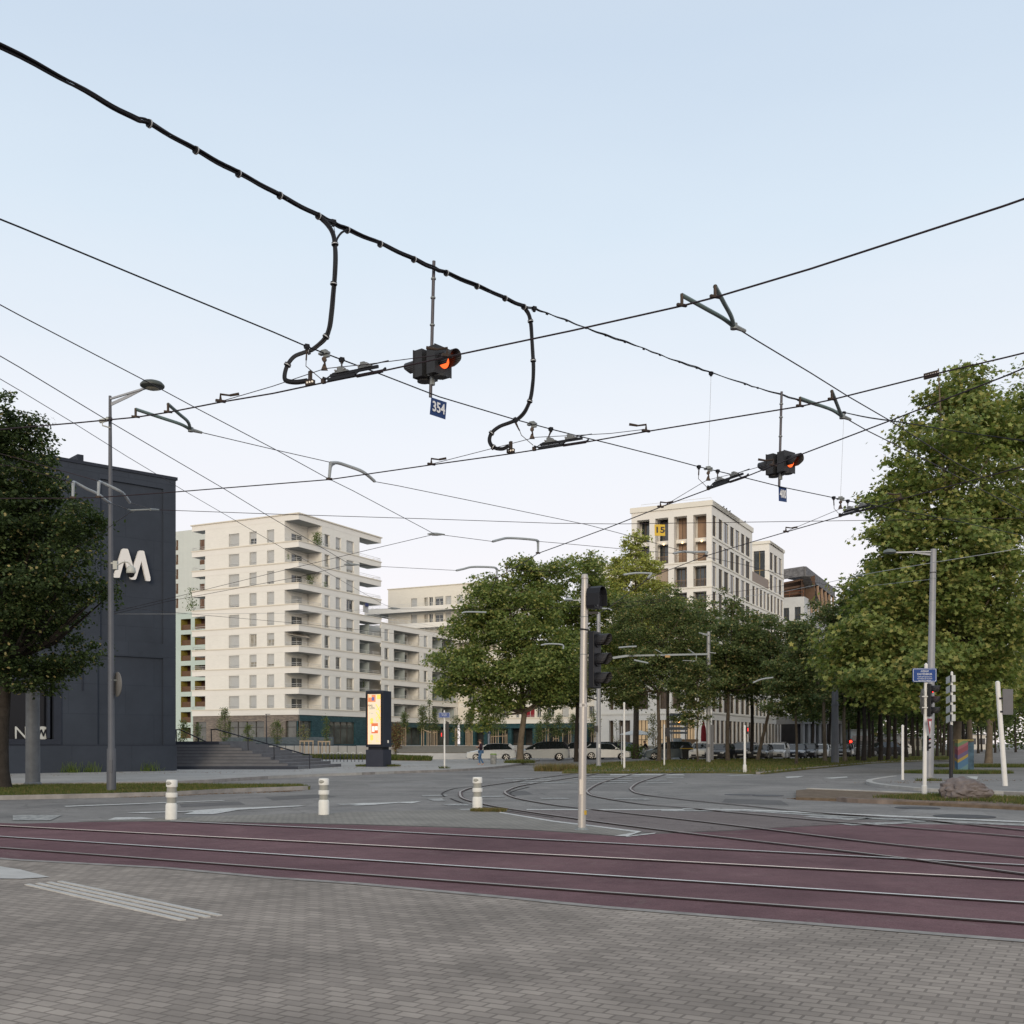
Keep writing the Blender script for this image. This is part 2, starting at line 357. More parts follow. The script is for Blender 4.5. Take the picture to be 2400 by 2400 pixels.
mark([(786,1885.5),(822,1885),(850,1883),(905,1882),(990,1878.5),(965,1884),(935,1882.5),(880,1887),(835,1889),(820,1888),(845,1886),(800,1887)])
for a in (((988,1865),(1045,1863.5),(1050,1866),(992,1867.5)), ((1000,1873),(1035,1872),(1046,1878),(1015,1878)), ((1035,1886),(1090,1884.5),(1112,1889),(1050,1889)),
          ((1072,1897),(1105,1896),(1118,1900),(1085,1900)), ((1120,1867),(1180,1866),(1182,1868.5),(1130,1869.5)), ((1265,1871),(1330,1871),(1335,1873.5),(1270,1873.5)), ((1440,1872),(1520,1873),(1525,1875.5),(1440,1874))):
    mark(a, m=markw)
# pedestrian crossing bars near the bend
for x0, x1, y in ((1180,1290,1825),(1200,1300,1830),(1215,1340,1834),(1340,1480,1825),(1375,1480,1830),(1400,1470,1835),(1500,1560,1829),(1512,1575,1835),(1560,1600,1822),(1380,1500,1820)):
    mark([(x0,y),(x1,y-.8),(x1+4,y+1),(x0+4,y+1.8)], m=markw)
mark([(1430,1815.4),(1600,1815.4),(1606,1817.6),(1430,1817.6)])
mark([(1840,1821),(1885,1819),(1870,1822.5),(1845,1824)]); mark([(1930,1824),(1985,1820.5),(1987,1822.5),(1950,1825.5)]); mark([(1700,1818),(1760,1815),(1770,1817),(1715,1820)], m=markw)
mark([(1240,1836),(1420,1833),(1425,1834.2),(1242,1837.4)], m=markw)
# older and newer asphalt repairs, cut in straight-edged patches
pa = asphalt('patch_asphalt_dark', (.105,.103,.102), (.145,.14,.138), .3, tar=False); pb = asphalt('patch_asphalt_pale', (.20,.195,.19), (.26,.25,.24), .3, tar=False)
for L_, m_ in ((((620,1868),(760,1862),(790,1868),(640,1876)),pa),(((860,1838),(1010,1833),(1030,1838),(870,1844)),pb),(((1700,1872),(1830,1876),(1850,1888),(1690,1882)),pa),(((2130,1896),(2300,1902),(2320,1912),(2110,1904)),pb),(((1180,1856),(1230,1853),(1250,1862),(1195,1866)),pa),(((420,1884),(560,1879),(575,1886),(425,1892)),pa)):
    sheet('road_patch', [G(a,b) for a,b in L_], .003, m_)
# white tactile slab and strips on the paving
tact = mat('tactile_white', (.46,.45,.43), .7, 0, .1, 4, .2, 80)
sheet('tactile_slab', [G(a,b) for a,b in ((-80,2020),(48,2040),(117,2058),(48,2062),(-80,2060))], .012, tact)
t0 = MB()
A0, A1 = G(62,2075), G(292,2128); dn = (A1-A0).normalized(); nn = Vector((-dn.y, dn.x, 0))
for i in range(4):
    o = A0 + nn*(i*.115 - .02); a = o - dn*0.0; b = o + dn*3.3
    mb = t0; mb.hexa([(a.x,a.y,.004),(b.x,b.y,.004),(b.x+nn.x*.05,b.y+nn.y*.05,.004),(a.x+nn.x*.05,a.y+nn.y*.05,.004)],
                     [(a.x,a.y,.016),(b.x,b.y,.016),(b.x+nn.x*.05,b.y+nn.y*.05,.016),(a.x+nn.x*.05,a.y+nn.y*.05,.016)])
build(t0, 'tactile_guidance_strips', tact, kind='structure')

# ---- rails (thing: tram_track > rail, rail, groove)
railbright = mat('rail_painted_sky_shine', (.95,.80,.72), .5, .15, 0)  # pink reflection of the evening sky painted into the rail's base colour
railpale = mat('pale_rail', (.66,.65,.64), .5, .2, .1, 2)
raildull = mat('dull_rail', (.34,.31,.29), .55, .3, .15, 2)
groovem = mat('rail_groove', (.04,.036,.035), .8, 0, .2, 6)
sealm = mat('rail_sealant', (.115,.078,.080), .8, 0, .25, 3)
def smooth_line(p, n=6):
    p = [Vector(q) for q in p]; o = []
    q = [p[0]*2-p[1]] + p + [p[-1]*2-p[-2]]
    for i in range(1, len(q)-2):
        for k in range(n):
            t = k/n; a, b, c, d = q[i-1], q[i], q[i+1], q[i+2]
            o.append(.5*((2*b)+(c-a)*t+(2*a-5*b+4*c-d)*t*t+(-a+3*b-3*c+d)*t**3))
    o.append(p[-1]); return o
def strip(mb, pts, w0, w1, z, m=0):
    L = []
    for i, p in enumerate(pts):
        d = (pts[min(i+1,len(pts)-1)]-pts[max(i-1,0)]).normalized(); n = Vector((-d.y, d.x, 0))
        L.append(((p+n*w0), (p+n*w1)))
    for (a,b),(c,d) in zip(L[:-1], L[1:]):
        mb.quad((a.x,a.y,z),(c.x,c.y,z),(d.x,d.y,z),(b.x,b.y,z), m)
def rail(parent, pts, m, zoff=0.0, wide=.062):
    mb = MB(); strip(mb, pts, -wide/2, wide/2, .022+zoff, 0); strip(mb, pts, wide/2, wide/2+.018, .018+zoff, 1)
    strip(mb, pts, -wide/2-.015, wide/2+.045, .014+zoff, 3)
    build(mb, 'rail', [m, groovem, raildull, sealm], parent)
def ext(a, b, before=0, after=0):
    d = (b-a).normalized(); return [a-d*before, a, b, b+d*after]
t = thing('tram_track', 'straight embedded tram track running nearest the stone paving', 'tram track', G(1000,2050), group='tram tracks in the road')
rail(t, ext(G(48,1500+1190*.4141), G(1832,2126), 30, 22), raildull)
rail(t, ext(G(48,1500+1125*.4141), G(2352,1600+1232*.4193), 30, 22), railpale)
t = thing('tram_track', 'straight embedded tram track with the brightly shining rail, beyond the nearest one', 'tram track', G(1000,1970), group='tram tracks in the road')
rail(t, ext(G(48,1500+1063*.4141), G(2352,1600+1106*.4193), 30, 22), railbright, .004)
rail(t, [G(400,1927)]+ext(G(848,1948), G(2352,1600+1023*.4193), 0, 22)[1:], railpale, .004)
t = thing('tram_track', 'curved tram track bending to the right just behind the third white bollard', 'tram track', G(1075,1861), group='tram tracks in the road')
c1 = [(1760,1803.5),(1600,1803.5),(1450,1807.5),(1338,1815),(1214,1832),(1115,1846),(1085,1854),(1078,1861),(1090,1875),(1173,1894),(1359,1922.5),(1550,1948),(1776,1975),(2044,2006),(2352,2046),(2700,2092)]
X9 = lambda L: L+[L[-1]+(L[-1]-L[-2]).normalized()*q for q in (6, 14, 24)]
c2 = [(1860,1803),(1700,1803.5),(1500,1806),(1420,1811),(1355,1821.5),(1235,1840),(1191,1852.6),(1185,1861),(1214,1873),(1297,1888),(1380,1898),(1600,1923),(1776,1944),(2050,1978),(2352,2009),(2800,2056)]
rail(t, smooth_line(X9([G(*q) for q in c1])), raildull, .008); rail(t, smooth_line(X9([G(*q) for q in c2])), raildull, .008)
t = thing('tram_track', 'curved tram track bending to the right behind the tall traffic light pole', 'tram track', G(1380,1859), group='tram tracks in the road')
c3 = [(1950,1802),(1800,1802.5),(1700,1803),(1600,1805),(1530,1808.5),(1483,1815),(1413,1834),(1380,1850.6),(1377,1859),(1400,1869),(1504,1886),(1600,1894),(1705,1905),(2011,1933),(2352,1961),(2800,1999)]
c4 = [(2000,1801.5),(1850,1802),(1720,1803.5),(1650,1806),(1600,1810),(1562,1815),(1504,1832),(1481,1845),(1480,1853),(1504,1863),(1600,1875),(1760,1891),(1906,1906),(2128,1921),(2352,1943.7),(2800,1990)]
rail(t, smooth_line(X9([G(*q) for q in c3])), raildull, .008); rail(t, smooth_line(X9([G(*q) for q in c4])), raildull, .008)
# tar sealing line beside the first bend and the service covers
mb = MB(); strip(mb, smooth_line([G(*q) for q in ((1115,1843),(1070,1848),(1045,1855),(1036,1862),(1042,1868))]), -.03, .03, .013)
strip(mb, smooth_line([G(*q) for q in ((1240,1845),(1205,1854),(1195,1861),(1206,1867))]), -.03, .03, .013)
strip(mb, smooth_line([G(*q) for q in ((1055,1872),(1090,1884),(1180,1900),(1297,1917))]), -.03, .03, .013)
build(mb, 'tar_joint', groovem, kind='structure')
for k, (a, b, w_) in enumerate(((1735,1863,.45),(1800,1865,.45),(2150,1894,.5),(2260,1914,.6))):
    c = G(a,b); mb = MB(); mb.lathe((c.x,c.y,.004), [(w_,0),(w_,.006),(.01,.006)], 24)
    build(mb, 'manhole_cover', mat('cast_iron_cover', (.07,.07,.075), .6, .3, .3, 10), label='round iron cover in the road, '+('beside the tram rails left of the long kerb','right of the other one by the long kerb end','in front of the long kerb near the white pole','in front of the boulder in the near lane')[k], cat='manhole cover', origin=(c.x,c.y,0))

# ---- kerbed pavements
def kerb_strip(name, pts, w_, z1, m):
    mb = MB(); L = []
    for i, p in enumerate(pts):
        d = (pts[min(i+1,len(pts)-1)]-pts[max(i-1,0)]).normalized(); n = Vector((-d.y, d.x, 0)); L.append((p, p+n*w_))
    for (a,b),(c,d) in zip(L[:-1], L[1:]):
        mb.hexa([(a.x,a.y,0),(c.x,c.y,0),(d.x,d.y,0),(b.x,b.y,0)], [(a.x,a.y,z1),(c.x,c.y,z1),(d.x,d.y,z1),(b.x,b.y,z1)])
    return build(mb, name, m, kind='structure')
Z1 = .12
kl = [G(a,b,Z1) for a,b in ((-120,1838.5),(48,1836),(408,1831),(628,1819),(740,1814),(848,1810.5),(924,1807.5),(1048,1803.5),(1131,1799),(1190,1793.5),(1225,1788),(1236,1785))]
far = [Vector((kl[-1].x+1.2, 92, 0)), Vector((-8.3, 92, 0)), Vector((-9.3, 94, 0)), Vector((-14.5, 128, 0)), Vector((-62, 128, 0)), Vector((-75, 40, 0))]
slab('pavement', kl+far, 0, Z1-.002, plaza_m)
kerb_strip('kerb', smooth_line(kl, 3), .18, Z1+.002, kerbm)
# grass island left
gi = [G(a,b,Z1) for a,b in ((-150,1866),(48,1863.5),(383,1856),(545,1848),(702,1842.5),(727,1842),(706,1838.5),(560,1838.5),(408,1836.5),(200,1838),(48,1840),(-150,1842))]
slab('verge', gi, 0, Z1-.02, turf)
kerb_strip('kerb', smooth_line([G(a,b,Z1) for a,b in ((-150,1866),(48,1863.5),(383,1856),(545,1848),(690,1843.5),(727,1841.5),(722,1839))], 3), .15, Z1, kerbm)
kerb_strip('kerb', [G(a,b,Z1) for a,b in ((722,1839),(706,1838.2),(560,1838),(408,1836),(200,1837.6),(-150,1841.6))], .15, Z1, kerbm)
# centre-right grass verge under the trees, asphalt strip beyond, car park asphalt
vg = [G(a,b,.1) for a,b in ((1318,1807),(1550,1805.5),(1630,1806),(1700,1808),(1790,1810),(1919,1797.5),(2053,1786),(2170,1781))]
vg2 = [Vector((vg[-1].x+10, vg[-1].y+14, 0)), Vector((130,330,0)), Vector((100,330,0)), Vector((46,128,0)), Vector((26,97,0)), G(1720,1781), G(1560,1784.5), G(1430,1790), G(1375,1797)]
slab('verge', vg+vg2, 0, .07, turf)
kerb_strip('kerb', smooth_line([G(a,b,.1) for a,b in ((1780,1810),(1800,1808.5),(1850,1803),(1919,1797.5),(2053,1786),(2170,1781))]+[vg2[0],vg2[1]], 3), .18, .11, kerbm)
sheet('footpath', [G(a,b) for a,b in ((1330,1806.5),(1500,1800),(1640,1801),(1740,1802.5),(1800,1803.5),(1795,1812),(1700,1811),(1620,1809),(1500,1809.5),(1400,1810))], .0745, asph_path)
# worn tuft strip at the road edge
# right-hand corner pavement
rp = [G(a,b,.1) for a,b in ((2420,1857),(2352,1854),(2179,1848),(2100,1842),(2060,1837.5),(2035,1833),(2030,1828.5),(2044,1824.5),(2090,1818),(2130,1809),(2170,1803),(2230,1797),(2290,1790))]
rp2 = [Vector((62, 120, 0)), Vector((170, 330, 0)), Vector((260,330,0)), Vector((90,30,0))]
slab('pavement', rp+rp2, 0, .085, asph_path)
kerb_strip('kerb', smooth_line(rp[:9][::-1], 3)[::-1], -.22, .1, kerbpale)
mark([(2265,1824),(2292,1824.5),(2290,1832),(2276,1829)], z=.0885, m=markm)
# traffic island strip with kerbs at right
tif = [G(a,b,.1) for a,b in ((1865,1866),(1960,1869),(2011,1873),(2179,1878.5),(2352,1886.5),(2440,1891))]
tib = [G(a,b,.1) for a,b in ((2440,1866),(2352,1863.5),(2179,1858),(2011,1851),(1900,1846.5),(1866,1850))]
slab('traffic_island', tif+tib, 0, .07, soil)
kerb_strip('kerb', smooth_line(tif[1:], 3), .2, .11, mat('kerb_brown', (.18,.145,.125), .85, 0, .3, 3, .4, 50))
kerb_strip('kerb', smooth_line(tib[:5], 3), .2, .1, kerbpale)
sheet('footpath', [G(a,b) for a,b in ((1560,1846),(1800,1850),(1880,1848),(1866,1866),(1700,1868))], .003, asph)

# ---- raised terrace, mulch slope and low wall in front of the apartment buildings
terr = mat('terrace_concrete', (.36,.35,.33), .85, 0, .12, .8, .2, 30)
TZ = 1.15
slab('terrace', [Vector((-52,131,0)), Vector((-25,131,0)), Vector((-12.5,131,0)), Vector((2,131,0)), Vector((9,127,0)), Vector((18,127,0)), Vector((40,230,0)), Vector((-95,230,0)), Vector((-66,150,0))], 0, TZ, terr)
mb = MB()
def SP(px, Y, z): return Vector(((px-1200)*Y/FPX, Y, z))
mb.hexa([SP(935,110,.1),SP(1110,110,.1),SP(1140,131,.1),SP(925,131,.1)], [SP(935,110,.55),SP(1110,110,.55),SP(1140,131,TZ+.02),SP(925,131,TZ+.02)])
build(mb, 'planting_bed', mulch, kind='structure')
lw = thing('low_wall', 'long low white concrete wall in front of the mulch slope', 'wall', SP(1020,104,0))
mb = MB(); a = SP(930,106,0); b = SP(1092,106,0); mb.hexa([a,b,b+Vector((0,.5,0)),a+Vector((0,.5,0))],[a+Vector((0,0,.52)),b+Vector((0,0,.52)),b+Vector((0,.5,.52)),a+Vector((0,.5,.52))]); build(mb,'wall_body',mat('white_concrete',(.55,.55,.55),.8,0,.1,.7,.1,30),lw)
mb = MB(); a = SP(918,101,0); b = SP(1098,101,0); mb.hexa([a,b,b+Vector((0,.8,0)),a+Vector((0,.8,0))],[a+Vector((0,0,.2)),b+Vector((0,0,.2)),b+Vector((0,.8,.2)),a+Vector((0,.8,.2))]); build(mb,'plinth',mat('white_concrete',(.55,.55,.55)),lw)
# ================================================================== BUILDINGS
E1 = Vector((.454,.891)).normalized(); E2 = Vector((-.891,.454)).normalized()
RE1 = math.atan2(E1.y, E1.x); RE2 = math.atan2(E2.y, E2.x)
class Face:
    def __init__(s, O, d, n): s.O = Vector(O[:2]); s.d = Vector(d).normalized(); s.n = Vector(n).normalized()
    def pt(s, u, z, off=0.0): p = s.O + s.d*u + s.n*off; return Vector((p.x, p.y, z))
    def u(s, px):
        k = (px-1200)/FPX; return (k*s.O.y - s.O.x)/(s.d.x - k*s.d.y)
    def z(s, px, py): return zt(py, (s.O + s.d*s.u(px)).y)
def fbox(mb, F, u0, u1, z0, z1, o0, o1, m=0):
    mb.hexa([F.pt(u0,z0,o0),F.pt(u1,z0,o0),F.pt(u1,z0,o1),F.pt(u0,z0,o1)], [F.pt(u0,z1,o0),F.pt(u1,z1,o0),F.pt(u1,z1,o1),F.pt(u0,z1,o1)], m)
def holed(mb, F, u0, u1, z0, z1, holes, dep=.28, off=0.0, m=0, mr=None):
    us = sorted(set([u0,u1]+[h[0] for h in holes]+[h[1] for h in holes])); zs = sorted(set([z0,z1]+[h[2] for h in holes]+[h[3] for h in holes]))
    us = [q for q in us if u0-1e-6 <= q <= u1+1e-6]; zs = [q for q in zs if z0-1e-6 <= q <= z1+1e-6]
    for a, b in zip(us[:-1], us[1:]):
        run = None
        for c, d in zip(zs[:-1], zs[1:]):
            um, zm = (a+b)/2, (c+d)/2; hit = any(h[0] < um < h[1] and h[2] < zm < h[3] for h in holes)
            if hit:
                if run is not None: mb.quad(F.pt(a,run,off),F.pt(b,run,off),F.pt(b,c,off),F.pt(a,c,off),m); run = None
            elif run is None: run = c
        if run is not None: mb.quad(F.pt(a,run,off),F.pt(b,run,off),F.pt(b,z1,off),F.pt(a,z1,off),m)
    for (a,b,c,d) in holes:
        q = m if mr is None else mr; i = off-dep
        mb.quad(F.pt(a,c,off),F.pt(a,c,i),F.pt(a,d,i),F.pt(a,d,off),q); mb.quad(F.pt(b,c,i),F.pt(b,c,off),F.pt(b,d,off),F.pt(b,d,i),q)
        mb.quad(F.pt(a,c,off),F.pt(b,c,off),F.pt(b,c,i),F.pt(a,c,i),q); mb.quad(F.pt(a,d,i),F.pt(b,d,i),F.pt(b,d,off),F.pt(a,d,off),q)

framew = mat('window_frame_white', (.55,.55,.52), .5, 0, 0)
framed = mat('window_frame_dark', (.06,.055,.05), .5, 0, 0)
frameb = mat('window_frame_bronze', (.16,.12,.085), .5, .2, 0)
glassm = mat('window_glass', (.035,.042,.048), .06, 0, .3, .8, spec=.9)
curtain = mat('curtain_behind_glass', (.30,.28,.24), .25, 0, .3, 2.0)
shutm = mat('roller_shutter_grey', (.44,.445,.44), .6, 0, .03, 2)
railm = mat('balcony_rail_metal', (.58,.58,.57), .45, .2, 0)
redcur = mat('red_curtain', (.22,.02,.03), .5, 0, .2, 4)
warmwin = mat('lit_warm_window', (.25,.17,.1), .4, 0, .5, 1.5, emit=.28, ecol=(1,.72,.42))
def window(par, F, a, b, c, d, dep, shut=1.0, bars=True, fm=framew, nm=2, gm=glassm, off=0.0, name='window', sm=shutm):
    mb = MB(); o = off-dep+.02; i = off-dep-.03; t = .06
    fbox(mb,F,a,a+t,c,d,i,o); fbox(mb,F,b-t,b,c,d,i,o); fbox(mb,F,a+t,b-t,c,c+t,i,o); fbox(mb,F,a+t,b-t,d-t,d,i,o)
    for k in range(1,nm):
        q = a+(b-a)*k/nm; fbox(mb,F,q-.035,q+.035,c+t,d-t,i,o-.003)
    mb.quad(F.pt(a+t,c+t,o-.03),F.pt(b-t,c+t,o-.03),F.pt(b-t,d-t,o-.03),F.pt(a+t,d-t,o-.03),1)
    if bars:
        for zz in (c+.12, c+.36): fbox(mb,F,a+.01,b-.01,zz,zz+.035,off-.10,off-.07,2)
        for q in (a+.06, (a+b)/2, b-.09): fbox(mb,F,q,q+.025,c,c+.36,off-.095,off-.075,2)
    w_ = build(mb, name, [fm, gm, railm], par, recalc=False)
    if shut > 0:
        s = MB(); zb = c+.04+(1-shut)*(d-c-.06); o2 = off-dep+.06
        n = max(2, int((d-.02-zb)/.16)); st = (d-.02-zb)/n
        for k in range(n): s.quad(F.pt(a+.02,zb+k*st,o2+.012),F.pt(b-.02,zb+k*st,o2+.012),F.pt(b-.02,zb+(k+1)*st,o2),F.pt(a+.02,zb+(k+1)*st,o2),0)
        fbox(s,F,a+.02,b-.02,d-.18,d-.004,o2,o2+.05,0)
        build(s, 'shutter', sm, w_, recalc=False)
    return w_
def balrail(par, pts, h=.42, z=0.0, step=1.6, r=.022, mid=True, m=railm):
    mb = MB(); pts = [Vector((p.x,p.y,z)) for p in pts]
    for a, b in zip(pts[:-1], pts[1:]):
        mb.beam(a+Vector((0,0,h)), b+Vector((0,0,h)), .05, .04)
        if mid: mb.beam(a+Vector((0,0,h*.5)), b+Vector((0,0,h*.5)), .03, .03)
        n = max(1, int((b-a).length/step))
        for k in range(n+1):
            q = a.lerp(b, k/n); mb.beam(q, q+Vector((0,0,h)), .03, .03, up=Vector((1,0,0)))
    return build(mb, 'balcony_rail', m, par, recalc=False)
white = masonry('white_brick_facade', (.76,.735,.685), (.72,.70,.65), (.69,.67,.62), .48, .09, RE1, .008, .8, bump=.12, var=.03)
whitec = mat('white_precast_band', (.73,.705,.66), .8, 0, .03, .4)
ledgec = mat('ledge_cream', (.64,.59,.50), .75, 0, .03, .5)
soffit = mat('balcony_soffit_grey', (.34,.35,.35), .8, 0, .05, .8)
brickg = masonry('grey_brown_brick', (.24,.20,.165), (.13,.11,.10), (.20,.18,.16), .42, .10, RE1, .01, .85, bump=.3, var=.12)
teal = masonry('dark_teal_tile', (.018,.050,.062), (.035,.085,.10), (.02,.045,.055), .30, .12, RE1, .006, .3, bump=.3, var=.2)
brickb = masonry('low_blue_grey_brick', (.10,.12,.135), (.07,.09,.10), (.06,.07,.08), .42, .12, RE1, .01, .8, bump=.3, var=.1)
palepart = mat('frosted_glass_partition', (.33,.37,.37), .3, 0, .05, 1)
foliageb = leafmat('balcony_leaves', (.09,.14,.03), (.12,.2,.04))

# ---------------- tower
C = Vector((-29.92,152)); YB = 152
F1 = Face(C, E2, -E1); F2 = Face(C, E1, -E2)
z0 = 6.44; pitch = 2.945; LZ = [z0+pitch*k for k in range(9)]; ROOF = 33.85; BAND = .93
aL = F1.u(667); bL = F2.u(754); uW = F1.u(481); uE = F1.u(450); uR0 = F2.u(842.6); uR1 = F2.u(863.4); uR2 = F2.u(893)
tower = thing('apartment_block', 'ten-storey white apartment tower with corner balconies, behind the outdoor stair', 'building', (C.x, C.y+4, TZ), group='white apartment buildings')
wb = MB(); holes1 = []; holes2 = []
c1w = [(F1.u(400+x1*.3106), F1.u(400+x0*.3106)) for x0, x1 in ((438,517),(594,648),(726,781))]
c2w = [(F2.u(400+x0*.3106), F2.u(400+x1*.3106)) for x0, x1 in ((1162,1200),(1246,1285),(1327,1383))]
for k in range(9):
    zb = LZ[k]+.10; zt_ = zb+1.80
    for a, b in c1w: holes1.append((a,b,zb,zt_))
    for a, b in c2w: holes2.append((a,b,zb,zt_))
holed(wb, F1, aL, uW, LZ[0]-BAND, ROOF-.01, holes1, .28)
holed(wb, F2, bL, uR0, LZ[0]-BAND, ROOF-.01, holes2, .28)
# loggia inner walls with door openings
Fa = Face(F1.pt(aL,0), E1, -E2); Fb = Face(F2.pt(bL,0), E2, -E1)   # Fa: side wall seen edge-on ; Fb: wall facing the camera
drs = [(1.1, 2.9, z_+.02, z_+2.05) for z_ in LZ]
dcx = [(Fa_u, Fa_u) for Fa_u in ()]
du0, du1 = Fb.u(400+985*.3106), Fb.u(400+912*.3106)
holed(wb, Fa, 0, bL, LZ[0]-.6, ROOF-BAND, [], .12)
holed(wb, Fb, 0, aL, LZ[0], ROOF-BAND, [], .12)
# right-hand loggia walls
dR = 2.6
Fc = Face(F2.pt(uR0,0,-dR), E1, -E2)
holed(wb, Fc, 0, uR1-uR0+.3, LZ[0]-.6, ROOF-BAND, [], .12)
Fd = Face(F2.pt(uR0,0), -E2*-1*-1, E1) if False else None
wb.quad(F2.pt(uR0,LZ[0]-BAND,0),F2.pt(uR0,LZ[0]-BAND,-dR),F2.pt(uR0,ROOF-.01,-dR),F2.pt(uR0,ROOF-.01,0))
# left end wall, back walls, core
wb.quad(F1.pt(uW,LZ[0]-BAND),F1.pt(uW,LZ[0]-BAND,-15),F1.pt(uW,ROOF-.01,-15),F1.pt(uW,ROOF-.01))
p = [F1.pt(uW-.3,0,-15), F1.pt(uW-.3,0,-.6), F1.pt(aL+.45,0,-.6), F1.pt(aL+.45,0,-bL-.5), F2.pt(bL+.4,0,-.6), F2.pt(uR0-.4,0,-.6), F2.pt(uR0-.4,0,-dR-.3), F2.pt(uR1+.02,0,-dR-.3), F2.pt(uR1+.02,0,-14)]
p = [F1.pt(uW-.35,0,-15), F1.pt(uW-.35,0,-.6), F1.pt(aL+.3,0,-.6), F1.pt(aL+.3,0,-bL-.3), F2.pt(bL+.3,0,-.6), F2.pt(uR0-.4,0,-.6), F2.pt(uR0-.4,0,-dR-.25), F2.pt(uR1,0,-dR-.25), F2.pt(uR1,0,-14)]
wb.prism([(q.x,q.y,TZ) for q in p], (0,0,ROOF-TZ-.6))
build(wb, 'wall', white, tower, recalc=False)
# glass doors of the loggias, parapet bands, ledges, soffits
bd = MB(); lg = MB(); sf = MB()
for k in range(10):
    z1 = LZ[k] if k < 9 else ROOF; zl = z1-BAND
    def band(F, u0, u1, o=0.0):
        fbox(bd, F, u0, u1, zl, z1, o-.22, o+.02)
    band(F1, -.02, uE); band(F2, .24, uR2)
    # returns at the ends
    bd.hexa([F1.pt(uE,zl,-.22),F1.pt(uE-.2,zl,-.22),F1.pt(uE-.2,zl,-2.2),F1.pt(uE,zl,-2.2)],[F1.pt(uE,z1,-.22),F1.pt(uE-.2,z1,-.22),F1.pt(uE-.2,z1,-2.2),F1.pt(uE,z1,-2.2)])
    bd.hexa([F2.pt(uR2,zl,-.22),F2.pt(uR2-.2,zl,-.22),F2.pt(uR2-.2,zl,-dR),F2.pt(uR2,zl,-dR)],[F2.pt(uR2,z1,-.22),F2.pt(uR2-.2,z1,-.22),F2.pt(uR2-.2,z1,-dR),F2.pt(uR2,z1,-dR)])
    th = .14; pr = .10 if k < 9 else .18
    fbox(lg, F1, -pr, uE+pr, z1-th, z1+.01, -.26, pr); fbox(lg, F2, pr-.0+.26, uR2+pr, z1-th+.001, z1+.011, -.26, pr)
    for (A, B, C_, D_) in ((F1.pt(aL,0,-.2), F1.pt(.2,0,-.2), F2.pt(bL,0,-.2), F2.pt(bL,0,-aL)), ):
        q = [F1.pt(aL,0,-.21), F1.pt(.21,0,-.21), F2.pt(bL,0,-.21), F2.pt(bL,0,-aL)]
        q = [F1.pt(aL-.01,0,-.21), C.to_3d()+(-E1*-.21).to_3d()+(E2*.21).to_3d(), F2.pt(bL-.01,0,-.21), F1.pt(aL-.01,0,-(bL-.01))]
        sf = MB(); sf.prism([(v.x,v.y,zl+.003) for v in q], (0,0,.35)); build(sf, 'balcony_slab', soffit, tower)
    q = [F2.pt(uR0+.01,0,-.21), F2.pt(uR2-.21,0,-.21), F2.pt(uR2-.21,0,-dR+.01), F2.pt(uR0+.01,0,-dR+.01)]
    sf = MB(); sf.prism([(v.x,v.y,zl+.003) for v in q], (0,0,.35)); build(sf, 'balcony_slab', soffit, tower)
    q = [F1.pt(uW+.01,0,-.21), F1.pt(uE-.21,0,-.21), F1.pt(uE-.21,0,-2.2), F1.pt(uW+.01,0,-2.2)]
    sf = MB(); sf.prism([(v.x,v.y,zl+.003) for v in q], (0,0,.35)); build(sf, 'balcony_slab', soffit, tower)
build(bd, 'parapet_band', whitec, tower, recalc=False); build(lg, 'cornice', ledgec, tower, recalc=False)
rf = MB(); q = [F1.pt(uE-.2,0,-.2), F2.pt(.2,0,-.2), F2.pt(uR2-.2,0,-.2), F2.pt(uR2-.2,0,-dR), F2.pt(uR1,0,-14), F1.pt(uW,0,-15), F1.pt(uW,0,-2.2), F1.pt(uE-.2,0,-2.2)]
rf.prism([(v.x,v.y,ROOF-.5) for v in q], (0,0,.2)); build(rf, 'roof', soffit, tower)
